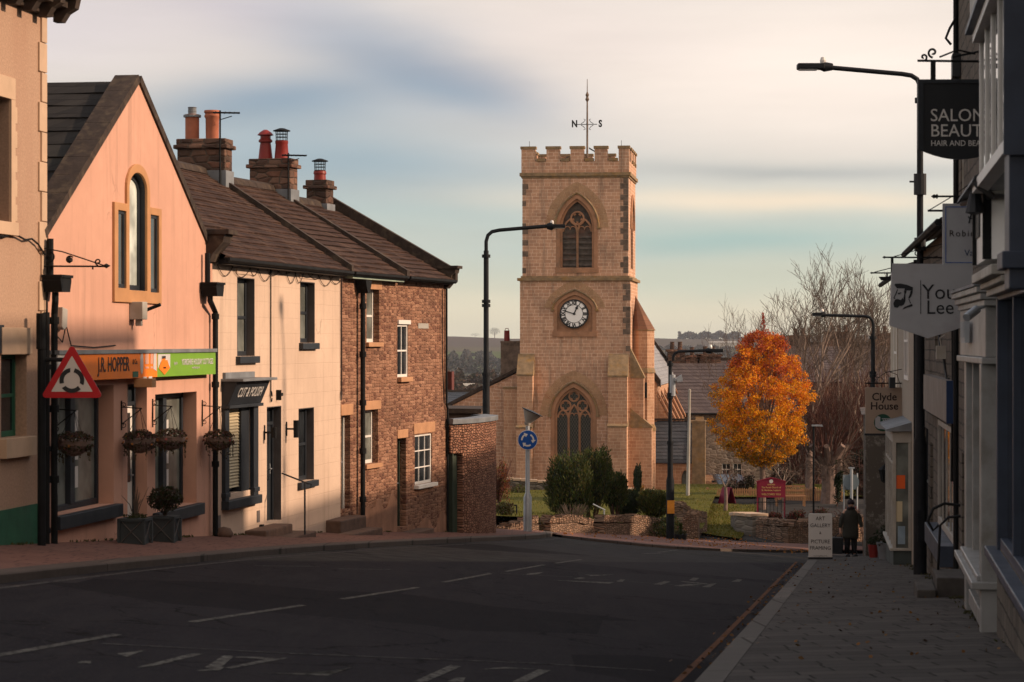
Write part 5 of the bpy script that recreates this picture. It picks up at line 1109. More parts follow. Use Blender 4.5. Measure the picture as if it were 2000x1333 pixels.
# stair turret (octagonal)
tx, ty, tr2 = tu(1256.5)+.0, 2.1, .60; tx = ft.px(1257, 0, ty)[0]; Zt = lambda py: ft.zz(1257, py, ty)
def octo(mb, r, z0, z1, r2=None, ph=R(22.5)):
    mb.lathe([(r/math.cos(R(22.5)), z0), ((r if r2 is None else r2)/math.cos(R(22.5)), z1)], (tx, ty, 0), 8, m=Matrix.Rotation(ph, 3, 'Z'))
mb = MB(); octo(mb, .57, Zt(722), Zt(645)); octo(mb, .57, Zt(832), Zt(726)); octo(mb, .64, -1, Zt(838)); mb.build('stair_turret', m_ash2, ch)
mb = MB(); ax_ = ft.px(1241, 0, ty)[0]; rr8 = .62/math.cos(R(22.5)); vs = [(tx+rr8*math.cos(R(22.5+45*k)), ty+rr8*math.sin(R(22.5+45*k)), Zt(645)) for k in range(8)]+[(ax_, ty, Zt(578))]; mb.add(vs, [(k, (k+1) % 8, 8) for k in range(8)]+[tuple(range(7, -1, -1))]); mb.build('turret_roof', stone('turret_stone_roof', (.17, .09, .06), (.26, .14, .09), (.10, .06, .045), .5, .28, .008, .0, .4), ch)
mb = MB(); octo(mb, .64, Zt(728), Zt(719), .57); mb.cut(); octo(mb, .66, Zt(842), Zt(836)); octo(mb, .66, Zt(836), Zt(827), .55); mb.cut(); octo(mb, .63, Zt(646), Zt(644)); mb.build('string_course', m_weath, ch)
mb = MB()
for (pa, pb, za, zb__) in ((1259, 1264, 777, 747), (1258, 1263, 863, 842)):
    mb.cut(); ua, ub = ft.px(pa, 0, ty-.6)[0], ft.px(pb, 0, ty-.6)[0]; mb.prism(arch(ua, ub, Zt(za), Zt(zb__)-.1, Zt(zb__)+.02, 4), ty-.66, ty-.5)
mb.cut(); ua, ub = ft.px(1259, 0, ty-.7)[0], ft.px(1270, 0, ty-.7)[0]; mb.box(ua, ub, ty-.68, ty-.5, -1, Zt(905)); mb.build('slit_window', m_signblk, ch)
# nave and aisles behind the tower
nv = MB(); ny0, ny1 = Dp, Dp+22; nz = ft.zz(1290, 742, 8); ridge = 0
xr = ft.px(1283, 0, 6)[0]; nz = ft.zz(1283, 750, 6); xl = -(xr-Wd)
nv.prism([(xl, -2), (xr, -2), (xr, nz), (Wd/2, nz+(xr-Wd/2)*1.43), (xl, nz)], ny0, ny0+.5); nv.box(xr-.4, xr, ny0+.5, ny1, -2, nz); nv.box(xl, xl+.4, ny0+.5, ny1, -2, nz); nv.box(xl+.4, xr-.4, ny1-.4, ny1, -2, nz)
nv.build('nave_wall', m_ash2, ch); top = nz+(xr-Wd/2)*1.43
m_slateL = stone('pale_church_slates', (.22, .23, .25), (.33, .34, .36), (.12, .12, .13), .30, .2, .008, .0, .3, (.15, .14, .13), .3, (.28, .24, .22), rough=.55)
roofmesh('nave_roof', (xr+.15, ny0+.55, nz-.1), (xr+.15, ny1, nz-.1), (Wd/2, ny0+.55, top), (Wd/2, ny1, top), 14, m_slateL, ch); roofmesh('nave_roof', (xl-.15, ny1, nz-.1), (xl-.15, ny0+.55, nz-.1), (Wd/2, ny1, top), (Wd/2, ny0+.55, top), 14, m_slateL, ch)
mb = MB()
for s, xe in ((1, xr+.2), (-1, xl-.2)):
    mb.cut()
    pl = [(xe, nz-.2), (Wd/2, top-.05), (Wd/2, top+.3), (xe, nz+.2)]; mb.prism(pl if s < 0 else pl[::-1], ny0-.1, ny0+.5); mb.prism(pl if s < 0 else pl[::-1], ny1-.4, ny1)
mb.build('gable_coping', m_coping, ch)
# stepped buttresses along the south wall
mb = MB(); cp = MB()
for k in range(6):
    mb.cut(); cp.cut(); y = ny0+.3+k*3.6; zz1, zz2 = ft.zz(1283, 770, 6), ft.zz(1305, 828, 6); pr_ = .80
    mb.prism([(xr-.05, -2), (xr+pr_+.15, -2), (xr+pr_+.15, zz2-3.0), (xr+pr_, zz2-2.7), (xr+pr_, zz2), (xr-.05, zz1)], y, y+.55); cp.prism([(xr+pr_+.1, zz2-.08), (xr+pr_+.1, zz2+.06), (xr-.0, zz1+.2), (xr-.0, zz1+.02)], y-.05, y+.6)
mb.build('nave_buttress', m_ash2, ch); cp.build('buttress_weathering', m_dress, ch)
mb = MB()
for k in range(5): y = ny0+1.6+k*3.6; mb.cut().prism([(y, zz2-1.0), (y+1.5, zz2-1.0), (y+1.5, zz1-.9), (y+.75, zz1-.2), (y, zz1-.9)], xr-.01, xr+.02, axis='x')
mb.build('nave_window', m_glass, ch)
# north aisle (left of the tower): lower wall with a raking coping
fl = lambda px, py, y: ft.px(px, py, y); y_n = 3.2
A = fl(898, 786, y_n); B = fl(1012, 724, y_n); mb = MB(); mb.prism([(A[0]-2.4, -2), (B[0]+.6, -2), (B[0]+.6, B[1]+.2), (A[0]-2.4, A[1]-1.15)], y_n, y_n+14)
mb.build('north_aisle_wall', m_ash, ch)
mb = MB(); mb.prism([(A[0]-2.5, A[1]-1.2), (B[0]+.3, B[1]+.14), (B[0]+.3, B[1]+.34), (A[0]-2.5, A[1]-1.0)], y_n-.12, y_n+14.1); mb.build('aisle_coping', m_coping, ch)
A = fl(978, 745, y_n+.9); B = fl(1014, 670, y_n+.9); mb = MB(); mb.box(A[0], B[0]+.3, y_n+.9, y_n+2.0, A[1]-1.5, B[1]); mb.box(A[0]-.1, B[0]+.3, y_n+.8, y_n+2.1, A[1]-.3, A[1]-.1); mb.box(A[0]-.02, B[0]+.3, y_n+.86, y_n+2.04, B[1], B[1]+.1)
chs = mb.build('boiler_chimney', m_blackst, ch); mb = MB(); c = fl(990, 670, y_n+1.4); mb.lathe([(.17, 0), (.15, .62), (.17, .64)], (c[0], y_n+1.4, c[1]+.05), 12); mb.tube([(c[0]-.1, y_n+1.4, c[1]+.7), (c[0]-.08, y_n+1.4, c[1]+.8), (c[0]+.08, y_n+1.4, c[1]+.8), (c[0]+.1, y_n+1.4, c[1]+.7)], .02, 5); mb.build('chimney_pot', m_redpot, chs, smooth=True)
mb = MB(); a_ = fl(944, 690, 1.0)[0]; b_ = fl(1012, 690, 1.0)[0]; mb.prism([(a_-2.5, -1.5), (b_+.8, -1.5), (b_+.8, ft.zz(1000, 728, 1.2)), (fl(985, 0, 1.2)[0], ft.zz(985, 745, 1.2)), (a_, ft.zz(950, 780, 1.2)), (a_-2.5, ft.zz(950, 800, 1.2))], 1.2, 3.1); mb.build('vestry_wall', m_ash, ch)
# south porch
py_ = 4.0; Pp = lambda px, py: ft.px(px, py, py_); a = Pp(1300, 905); b = Pp(1372, 825); e0 = Pp(1300, 905)[1]; r0 = Pp(1330, 825)[1]
mb = MB(); x0_, x1_ = a[0]-.9, Pp(1368, 0)[0]; do = arch(Pp(1331, 0)[0], Pp(1345, 0)[0], -1, Pp(0, 925)[1], Pp(0, 910)[1], 6)
mb.prism([(x0_, -1.2), (x1_, -1.2), (x1_, e0+.1), (x0_, e0+.1)], py_, py_+.4, [arch(Pp(1331, 0)[0], Pp(1345, 0)[0], Pp(0, 945)[1], Pp(0, 925)[1], Pp(0, 910)[1], 5)], back=False)
mb.box(x1_-.4, x1_, py_+.4, py_+4, -1.2, e0+.1); mb.box(x0_, x0_+.4, py_+.4, py_+4, -1.2, e0+.1); mb.build('porch_wall', m_ash2, ch)
mb = MB(); mb.box(Pp(1330, 0)[0], Pp(1346, 0)[0], py_+.3, py_+.33, Pp(0, 946)[1], Pp(0, 908)[1]); mb.build('porch_window', m_glassl, ch)
m_bslate = stone('blue_slates', (.055, .068, .085), (.09, .10, .12), (.025, .03, .035), .30, .19, .008, .0, .3, (.04, .045, .05), .3, (.08, .08, .09), rough=.5)
roofmesh('porch_roof', (x0_, py_-.15, e0), (x1_-.35, py_-.15, e0), (x0_, py_+2.0, r0), (x1_-.35, py_+2.0, r0), 12, m_bslate, ch, .03)
mb = MB(); mb.prism([(py_-.25, -1.2), (py_+.02, -1.2), (py_+4, -1.2), (py_+4, r0-1), (py_+2.0, r0+.25), (py_-.25, e0+.2)], x1_-.35, x1_+.1, axis='x'); mb.box(Pp(1352, 0)[0], Pp(1378, 0)[0], py_-.6, py_-.0, -1.2, r0-.0); mb.box(Pp(1350, 0)[0], Pp(1379, 0)[0], py_-.65, py_+.1, r0, r0+.12); mb.build('porch_gable', m_weath, ch)
mb = MB(); mb.box(x0_-.1, x1_+.1, py_+1.9, py_+2.1, r0+.02, r0+.14); mb.build('porch_ridge', m_coping, ch)
# ================================================================ HOUSES BEHIND
def bghouse(label, x0, x1, D0, dep, zb, ze, zr, mw, mr_, chs=(), wins=(), ang=0, name='house', seed=1):
    h = empty(name, (x0, D0, zb), ang, label, 'house'); L_ = x1-x0; e, r_ = ze-zb, zr-zb
    mb = MB(); hs = [rect(a, b, c, d) for a, b, c, d in wins]; mb.prism([(0, -1), (L_, -1), (L_, e), (0, e)], 0, .4, hs, back=False)
    mb.prism([(.4, -1), (dep, -1), (dep, e), (dep/2+.2, r_-.06), (.4, e+.05)], 0, .35, axis='x'); mb.prism([(.4, -1), (dep, -1), (dep, e), (dep/2+.2, r_-.06), (.4, e+.05)], L_-.35, L_, axis='x'); mb.box(.35, L_-.35, dep-.3, dep, -1, e); mb.build('wall', mw, h)
    roofmesh('roof', (-.1, -.2, e-.05), (L_+.1, -.2, e-.05), (-.1, dep/2, r_), (L_+.1, dep/2, r_), 16, mr_, h, .03, .8); roofmesh('roof', (L_+.1, dep+.2, e-.05), (-.1, dep+.2, e-.05), (L_+.1, dep/2, r_), (-.1, dep/2, r_), 16, mr_, h, .03, .8)
    mb = MB(); mb.box(-.1, L_+.1, dep/2-.14, dep/2+.14, r_, r_+.13); mb.build('ridge_tiles', m_coping, h); mb = MB(); mb.tube([(-.1, -.28, e-.08), (L_+.1, -.28, e-.08)], .07, 6); mb.build('gutter', m_black, h)
    for cx_, cw, cz_, pots in chs:
        mb = MB(); mb.box(cx_-cw/2, cx_+cw/2, dep/2-.35, dep/2+.35, r_-.6, cz_-zb-.15); mb.box(cx_-cw/2-.1, cx_+cw/2+.1, dep/2-.45, dep/2+.45, cz_-zb-.15, cz_-zb); c_ = mb.build('chimney', m_chim, h)
        mb = MB()
        for k in range(pots): xx = cx_+(k-(pots-1)/2)*.5; mb.cut().lathe([(.15, 0), (.13, .45), (.16, .5)], (xx, dep/2, cz_-zb), 10)
        mb.build('chimney_pot', m_chim, c_)
    for q in wins: sash(h, q[0], q[1], q[2], q[3], .15, m_white, m_glass, (2, 1), .06)
    return h
m_pslate = stone('purple_grey_slates', (.085, .07, .075), (.135, .11, .11), (.045, .038, .04), .34, .21, .01, .0, .4, (.06, .05, .05), .4, (.12, .10, .09))
s150 = F/152; zq = lambda py, D=152: (666.5-py)/F*D; xq = lambda px, D=152: (px-1000)/F*D
bx0 = xq(1312); zb_ = zq(985)
bghouse('grey stone house with purple slate roof behind the orange tree', bx0, xq(1566), 152, 9, zb_, zq(806), zq(703, 156), m_greyst, m_pslate,
    [(xq(1330)-bx0, 1.1, zq(683, 156), 2), (xq(1356)-bx0+.2, .9, zq(694, 156), 1), (xq(1396)-bx0, 1.5, zq(692, 156), 2)],
    [(xq(1335)-bx0, xq(1362)-bx0, zq(836)-zb_, zq(818)-zb_), (xq(1410)-bx0, xq(1428)-bx0, zq(930)-zb_, zq(905)-zb_), (xq(1432)-bx0, xq(1450)-bx0, zq(930)-zb_, zq(905)-zb_), (xq(1520)-bx0, xq(1540)-bx0, zq(935)-zb_, zq(905)-zb_)])
hx = lambda px, D=175: (px-1000)/F*D
bghouse('dark brown stone house with large chimneys behind the bare trees', hx(1535), hx(1790), 175, 9, zq(980, 175), zq(745, 175), zq(672, 180), m_brown, m_pslate, [(hx(1575)-hx(1535), 1.6, zq(655, 180), 2), (hx(1655)-hx(1535), 2.2, zq(648, 180), 3), (hx(1740)-hx(1535), 1.5, zq(650, 180), 2)], [])
bghouse('dark slated long cottage low down beyond the lamp post', xq(838, 190), xq(990, 190), 190, 8, -14, zq(795, 190), zq(765, 195), m_grey_r, m_bslate, [], [])
for i, (pa, pb, D, yb, yt) in enumerate(((1385, 1440, 2400, 672.5, 667.5), (886, 928, 520, 760, 750), (930, 950, 540, 762, 753))):
    o = empty('farm_shed', ((pa-1000)/F*D, D, (666.5-yb)/F*D), 0, ('long white farm shed far off on the hillside', 'wide pale farm roof down in the valley', 'narrow pale farm roof down in the valley')[i], 'shed'); L_ = (pb-pa)/F*D; h = (yb-yt)/F*D
    mb = MB(); mb.box(0, L_, 0, L_*.3, -h, h*.6); mb.build('wall', m_whited, o); mb = MB(); mb.prism([(-.2, h*.6), (L_*.3+.2, h*.6), (L_*.15, h*1.1)], -.1, L_+.1, axis='x'); mb.build('roof', m_whited, o)
# a hidden house added behind the right-hand row to shade the junction
bghouse('hidden grey stone house added behind the right-hand row for shade', 13.4, 22, 75, 8, -7.5, -1.2, 1.0, m_grey_r, m_pslate, [], [(1.0, 2.0, 3.6, 5.0), (1.0, 2.0, .9, 2.4)])
# ================================================================ RIGHT-HAND ROW (x runs towards the camera, y into the buildings)
def RW(D, L): return (.144*D+L, D)
def rz(py, D): return (666.5-py)/F*D
def gz(D, L=1.5): return kerbz(.144*D+L, D)
class RF(Fr):
    def __init__(s, Df, Dn, Lf, Ln): super().__init__(RW(Df, Lf), RW(Dn, Ln), z=gz(Df)); s.Df = Df; s.Dn = Dn
    def d(s, D): return (s.Df-D)/(s.Df-s.Dn)*s.len
    def h(s, z): return z-s.z
    def pz(s, py, D): return (666.5-py)/F*D-s.z
m_rstone = stone('dark_coursed_stone', (.10, .088, .075), (.19, .165, .135), (.06, .055, .048), .40, .20, .014, .04, 1.0, (.035, .032, .028), .55, (.08, .065, .055))
m_rslate = stone('grey_slates', (.07, .065, .062), (.11, .10, .095), (.03, .03, .03), .30, .17, .01, 0, .4)
m_dash = plain('cream_pebbledash', (.36, .31, .25), .95, var=.2, scale=40, bs=60, bst=1.0)
m_creamr = plain('cream_limewash', (.42, .36, .28), .85, var=.08, bst=.2, dirt=(.3, .26, .2), streak=True)
# --- A: navy-trimmed shop building nearest the camera
fa_ = RF(24.4, 8, 1.38, 1.38); La = fa_.len; A_ = fa_.empty('bay_fronted_shop', 'stone shop building with navy trim and projecting oriel at the right edge', 'building', 'street buildings')
d, h, pz = fa_.d, fa_.h, fa_.pz; topA = h(5.6)
sz = h(-2.06); shop = (d(24.0), d(15), sz+.02, h(.42)); mb = MB()
hs = [rect(*shop)]; up_ = (d(21.2), d(16.8), h(1.4), h(2.6)); hs.append(rect(*up_))
mb.prism([(0, -.6), (La, h(gz(8))-.6), (La, topA), (0, topA)], 0, .4, hs, back=False); mb.box(0, .35, .4, 7, -.6, topA); mb.box(La-.35, La, .4, 7, -.6, topA); mb.box(.35, La-.35, 6.7, 7, -.6, topA); mb.build('wall', m_rstone, A_)
roofmesh('roof', (0, -.2, topA), (La, -.2, topA), (0, 3.5, topA+1.9), (La, 3.5, topA+1.9), 14, m_rslate, A_)
mb = MB(); x0, x1 = shop[0], shop[1]; mb.box(x0-.35, x1+.2, -.13, .38, sz-.09, sz); mb.box(x0-.3, x1+.15, -.08, .3, sz-.14, sz-.092); mb.build('window_sill', m_navy, A_, bevel=.012)
mb = MB()
for D_, w_, t_ in ((24.0, .17, .03), (21.9, .08, .0), (19.6, .12, .02), (17.5, .12, .0)): mb.box(d(D_), d(D_)+w_, -t_, .1, sz, shop[3])
mb.box(x0, x1, -.02, .1, shop[3]-.02, shop[3]+.12); mb.box(x0+.17, x1, -.0, .1, sz+.001, sz+.12); shf = mb.build('shop_window', m_navy, A_, bevel=.008)
m_mirror = glassmat('reflecting_glass', (.01, .012, .014), .02, 1.0); MATS['reflecting_glass'].node_tree.nodes['Principled BSDF'].inputs['IOR'].default_value = 1.9
mb = MB(); mb.box(x0+.1, x1, .07, .09, sz+.1, shop[3]); mb.build('pane', m_mirror, shf)
# cornice above shop window
mb = MB(); mb.box(x0-.2, x0+3.4, -.26, .02, h(.57), h(.66)); mb.box(x0-.15, x0+3.4, -.18, .02, h(.51), h(.565)); mb.box(x0-.1, x0+3.4, -.12, .02, h(.44), h(.505)); mb.build('cornice', m_whited, A_, bevel=.01)
# lower canted bay panel with blinds
q0, q1 = d(23.8), d(21.6); zb0, zt0 = h(.74), h(1.36)
mb = MB(); mb.prism([(q0, -.0), (q1, -.0), (q1-.25, -.24), (q0+.25, -.24)][::-1], zb0, zt0, axis='z'); cb = mb.build('bay_panel', m_white, A_)
mb = MB(); mb.box(q0+.17, q0+.25, -.28, -.02, zb0, zt0); mb.box(q1-.28, q1-.2, -.27, -.02, zb0, zt0); mb.box(q0+.3, q1-.28, -.26, -.22, zt0-.08, zt0); mb.build('bay_frame', m_black, A_)
mb = MB(); 
for k in range(7): mb.box(q0+.36+k*.09, q0+.42+k*.09, -.255, -.243, zb0+.25, zt0-.1)
mb.build('window_blind', m_signblk, A_)
# lead canopy under the oriel
mb = MB(); mb.prism([(-.42, h(1.36)), (0, h(1.36)), (0, h(1.60)), (-.40, h(1.41))], d(23.9), d(20.6), axis='x'); mb.build('lead_canopy', m_signblk, A_)
mb = MB(); mb.tube([(d(23.5), -.38, h(1.34)), (d(21.6), -.2, h(1.30)), (d(20.5), -.38, h(1.33))], .03, 6); mb.lathe([(.05, 0), (.09, -.18), (.02, -.2)], (d(21.8), -.34, h(1.34)), 10); mb.build('canopy_lamp', m_signblk, A_)
# oriel
ox0, ox1, oy = d(21.4), d(16.6), -.38; oz0, oz1 = h(1.33), h(2.72)
mb = MB(); mb.box(ox0, ox1, oy+.06, 0, oz0, oz0+.14); mb.box(ox0, ox1, oy+.06, 0, oz1, oz1+.2); mb.box(ox1-.08, ox1, oy+.04, 0, oz0+.14, oz1); mb.box(ox1-.55, ox1-.02, oy+.03, -.01, h(.36), oz0); mb.box(ox1-.6, ox1+.03, oy-.02, -.005, h(.50), h(.62)); mb.box(ox0+.14, ox1-.1, -.1, -.05, oz0+.14, oz1); mb.build('oriel_body', m_navy, A_, bevel=.008)
mb = MB(); n = 6
for k in range(n): x = ox0+(ox1-ox0-.08)*k/(n-1); mb.box(x, x+.06, oy+.060, oy+.09, oz0+.1, oz1)
mb.box(ox0-.03, ox1-.1, oy-.0, oy+.12, oz0-.02, oz0+.07); mb.box(ox0, ox1, oy, oy+.1, oz1-.08, oz1); of = mb.build('oriel_window', m_white, A_, bevel=.004)
mb = MB(); mb.box(ox0-.06, ox1, oy-.02, 0, oz1+.05, oz1+1.1); mb.build('cream_wall_panel', m_whited, A_); mb = MB(); mb.box(ox0-.08, ox1+.03, oy-.06, 0, oz1+.004, oz1+.046); mb.box(ox1, ox1+.04, oy-.01, 0, oz0-.05, oz1+.0); mb.build('oriel_trim', m_navy, A_)
mb = MB(); mb.box(ox0+.02, ox1-.09, oy+.08, oy+.09, oz0+.12, oz1-.08); mb.build('pane', m_mirror, of)
# --- B: white timber shopfront
fB = RF(30.5, 24.5, 1.56, 1.6); LB = fB.len; B_ = fB.empty('white_shopfront_building', 'stone building with pale grey timber shopfront and CCTV camera', 'building', 'street buildings')
d, h, pz = fB.d, fB.h, fB.pz; topB = h(5.0)
mb = MB(); sf = (d(28.8), d(24.95), h(gz(25))+.05, h(.1)); mb.prism([(0, -.6), (LB, h(gz(24.5))-.6), (LB, topB), (0, topB)], 0, .35, [rect(*sf)], back=False); mb.box(0, .3, .35, 7, -.6, topB); mb.box(.3, LB, 6.7, 7, -.6, topB); mb.build('wall', m_rstone, B_)
roofmesh('roof', (0, -.2, topB), (LB, -.2, topB), (0, 3.5, topB+1.9), (LB, 3.5, topB+1.9), 14, m_rslate, B_)
L1 = -.28; mb = MB(); pz0 = sf[2]-.1; zt0 = h(-.24)
mb.box(d(28.9), d(28.55), L1-.04, 0, pz0-.12, zt0); mb.box(d(28.3), d(28.2), L1+.02, 0, h(-2.5), zt0); mb.box(d(25.32), d(25.05), L1-.06, .0, pz0-.02, zt0); mb.box(d(26.8), d(26.7), L1+.02, 0, h(-2.5), zt0)
mb.box(d(28.3), d(25.32), L1+.06, .0, pz0, h(-2.58)); 
for k in range(3): a = d(28.15-k*.95); mb.box(a, a+.7, L1+.02, L1+.06, pz0+.22, h(-2.72)); mb.box(a+.1, a+.6, L1, L1+.02, pz0+.32, h(-2.82))
mb.box(d(28.3), d(25.32), L1-.02, L1+.06, pz0-.02, pz0+.16); sfw = mb.build('shopfront', m_pale, B_, bevel=.012)
mb = MB(); mb.box(d(28.9), d(25.0), L1-.16, 0, h(-2.58), h(-2.50)); mb.box(d(28.7), d(25.1), L1-.10, 0, h(-2.5), h(-2.44)); mb.build('shopfront_sill', m_pale, B_, bevel=.012)
mb = MB(); mb.box(d(28.5), d(25.1), L1+.12, L1+.135, h(-2.5), zt0); mb.build('pane', m_mirror, sfw)
mb = MB(); mb.prism([(d(29.1), .0), (d(24.95), .0), (d(24.95), L1-.02), (d(29.1), L1-.08)][::-1], h(-.17), h(.36), axis='z'); mb.build('fascia_board', m_pale, B_, bevel=.01)
mb = MB(); mb.prism([(d(29.15), .0), (d(24.9), .0), (d(24.9), L1-.06), (d(29.15), L1-.12)][::-1], h(-.24), h(-.172), axis='z')
for k, (z, o_) in enumerate(((.362, .02), (.43, .06), (.50, .10))): mb.prism([(d(29.2)-.02*k, .0), (d(24.85)+.02*k, .0), (d(24.85)+.02*k, L1-.02-o_), (d(29.2)-.02*k, L1-.08-o_)][::-1], h(z), h(z+.066), axis='z')
mb.build('cornice', m_pale, B_, bevel=.01); mb = MB(); mb.prism([(d(29.3), .0), (d(24.8), .0), (d(24.8), L1-.14), (d(29.3), L1-.20)][::-1], h(.568), h(.60), axis='z'); mb.build('lead_flashing', m_lead, B_)
mb = MB()
for k in range(5): x = d(27.7)+k*.17; mb.box(x, x+.10, L1-.135, L1-.08, h(-.02), h(.2)); mb.box(x+.03, x+.07, L1-.145, L1-.08, h(.04), h(.22))
mb.build('chrome_lettering', m_galv, B_)
cc = empty('security_camera', (0, 0, 0)); cc.parent = B_; mb = MB(); x = d(25.0); mb.tube([(x+.02, L1-.10, h(.33)), (x+.18, L1-.22, h(.24))], .045, 12); mb.tube([(x, L1+.0, h(.36)), (x+.04, L1-.1, h(.34))], .02, 6); mb.build('camera_body', m_galv, cc, bevel=.005)
m_gstep = plain('grey_stone_step', (.06, .055, .05), .9, var=.25, scale=6, bs=25, bst=.4)
# --- C1: tall dark stone building
f1 = RF(37, 30.5, 1.5, 1.56); L1_ = f1.len; C1 = f1.empty('tall_stone_building', 'tall dark rubble building behind the hanging salon sign', 'building', 'street buildings')
d, h = f1.d, f1.h; t1 = h(5.5); dr = (d(35.9), d(34.8), h(gz(35.4))+.32, h(-1.65)); w1 = (d(36.2), d(35.3), h(1.3), h(3.0)); w2 = (d(34.0), d(32.0), h(-2.9), h(-1.3))
mb = MB(); mb.prism([(0, -.6), (L1_, h(gz(30.5))-.6), (L1_, t1), (0, t1)], 0, .35, [rect(*dr), rect(*w1), rect(*w2)], back=False); mb.box(0, .35, .35, 7, -.6, t1); mb.box(.35, L1_, 6.6, 7, -.6, t1); mb.build('wall', m_rstone, C1)
roofmesh('roof', (-.1, -.2, t1), (L1_, -.2, t1), (-.1, 3.5, t1+2.0), (L1_, 3.5, t1+2.0), 14, m_rslate, C1)
sash(C1, w1[0], w1[1], w1[2], w1[3], .02, m_whited, m_glass); sash(C1, w2[0], w2[1], w2[2], w2[3], .05, m_whited, m_glass, (3, 1)); door(C1, dr[0], dr[1], dr[2], dr[3], .2, m_dkgrey, True)
mb = MB(); mb.box(dr[0]-.15, dr[1]+.15, -.42, -.002, h(gz(35.4))-.2, dr[2]); mb.box(dr[0]-.15, dr[1]+.3, -.7, -.43, h(gz(35.4))-.2, dr[2]-.16); mb.build('doorstep', m_gstep, C1, bevel=.02)
hr = MB(); x = dr[0]-.05
hr.tube([(x, -.02, dr[2]+.95), (x, -.25, dr[2]+.98), (x+.02, -.42, dr[2]+.9), (x+.04, -.50, dr[2]+.72), (x+.04, -.42, dr[2]+.58), (x+.04, -.34, dr[2]+.66)], .022, 8); hr.tube([(x+.1, -.02, dr[2]+.8), (x+.1, -.2, dr[2]+.78), (x+.1, -.32, dr[2]+.66), (x+.1, -.36, dr[2]-.2)], .02, 8); hr.build('handrail', m_black, C1, smooth=True)
mb = MB(); mb.prism([(d(36.5), .0), (d(36.1), .0), (d(36.1), -.13), (d(36.5), -.13)][::-1], h(3.95), h(4.3), axis='z'); mb.tube([(d(36.3), -.07, h(3.95)), (d(36.3), -.07, h(3.82))], [.05, .02], 8); mb.build('alarm_box', m_signblk, C1, bevel=.02)
mb = MB(); mb.tube([(d(36.9), -.04, t1), (d(36.9), -.04, h(gz(36.9)))], .04, 8); mb.build('downpipe', m_black, C1)
mb = MB(); mb.box(d(36.95), d(36.5), -.13, .3, h(3.45), h(3.62)); mb.build('projecting_sill', m_lintel, C1)
mb = MB(); mb.tube([(d(36.6), -.05, h(4.9)), (d(36.7), -.14, h(4.75)), (d(36.7), -.2, h(4.6)), (d(36.7), -.12, h(4.5))], .02, 6); mb.build('iron_hook', m_black, C1)
mb = MB(); mb.prism([(5.4, h(-4.2)), (12.4, h(-4.2)), (12.4, h(5.8)), (8.9, h(8.1)), (5.4, h(5.8))], d(43.6), d(29), axis='x'); mb.build('added_shade_wing', m_rstone, C1)  # unseen wing, added to shade the lower floor of the shop opposite
# --- C2: lower stone shop
f2 = RF(51, 37, 1.22, 1.5); L2 = f2.len; C2 = f2.empty('low_stone_shop', 'two-storey dark stone shop with white sash and blank wall board', 'building', 'street buildings')
d, h = f2.d, f2.h; t2 = h(1.85); w1 = (d(42.6), d(38.0), h(-3.2), h(-1.38)); w2 = (d(49.5), d(46.5), h(-4.0), h(-1.7)); w3 = (d(44), d(43), h(-.2), h(1.2)); dr = (d(45.6), d(44.6), h(gz(45))+.1, h(-1.9))
mb = MB(); mb.prism([(0, -.6), (L2, h(gz(37))-.6), (L2, t2), (0, t2)], 0, .35, [rect(*w1), rect(*w2), rect(*w3), rect(*dr)], back=False); mb.box(0, .3, .35, 6.5, -.6, t2); mb.box(L2-.3, L2, .35, 6.5, -.6, t2); mb.box(.3, L2-.3, 6.2, 6.5, -.6, t2); mb.build('wall', m_rstone, C2)
roofmesh('roof', (-.1, -.25, t2), (L2, -.25, t2), (-.1, 3.25, t2+1.75), (L2, 3.25, t2+1.75), 12, m_rslate, C2); mb = MB(); mb.tube([(0, -.3, t2-.03), (L2, -.3, t2-.03)], .06, 6); mb.build('gutter', m_black, C2)
sash(C2, w1[0], w1[1], w1[2], w1[3], -.02, m_whited, m_mirror, (4, 1), .09, split=False); sash(C2, w2[0], w2[1], w2[2], w2[3], .1, m_dkgrey, m_glass, (3, 1)); sash(C2, w3[0], w3[1], w3[2], w3[3], .1, m_whited, m_glass); door(C2, dr[0], dr[1], dr[2], dr[3], .15, m_dkgrey)
mb = MB(); mb.box(w1[0]-.2, w1[1]+.25, -.24, .05, w1[2]-.34, w1[2]-.005); mb.build('window_sill', m_navy, C2, bevel=.01)
mb = MB(); mb.box(d(45), d(37.2), -.16, -.0, h(-1.26), h(-.62)); bd = mb.build('blank_wall_board', plain('bare_grey_board', (.17, .15, .135), .6, var=.15), C2); mb = MB(); mb.box(d(37.2)+.001, d(37.2)+.04, -.17, .0, h(-1.27), h(-.61)); mb.build('board_end', m_blueink, bd)
mb = MB(); x = d(40.5); mb.prism([(x, -.0), (x+.2, -.0), (x+.2, -.16), (x, -.16)][::-1], h(-.3), h(-.08), axis='z'); mb.tube([(x+.1, -.08, h(-.08)), (x+.1, -.1, h(.05)), (x+.1, -.02, h(.1))], .012, 5); mb.build('alarm_box', m_whited, C2)
mb = MB(); pts = [(d(44-.5*k), -.03, h(.5-.12*k+.1*math.sin(k*2))) for k in range(13)]; mb.tube(pts, .02, 5); mb.cut().tube([(d(37.6), -.04, h(1.4)), (d(37.7), -.04, h(.2)), (d(37.6), -.04, h(-.6)), (d(37.9), -.04, h(-2.2))], .025, 5); mb.cut().tube([(d(50.6), -.06, h(1.7)), (d(50.6), -.06, h(gz(50.6)))], .05, 8); mb.build('wall_cable', m_black, C2)
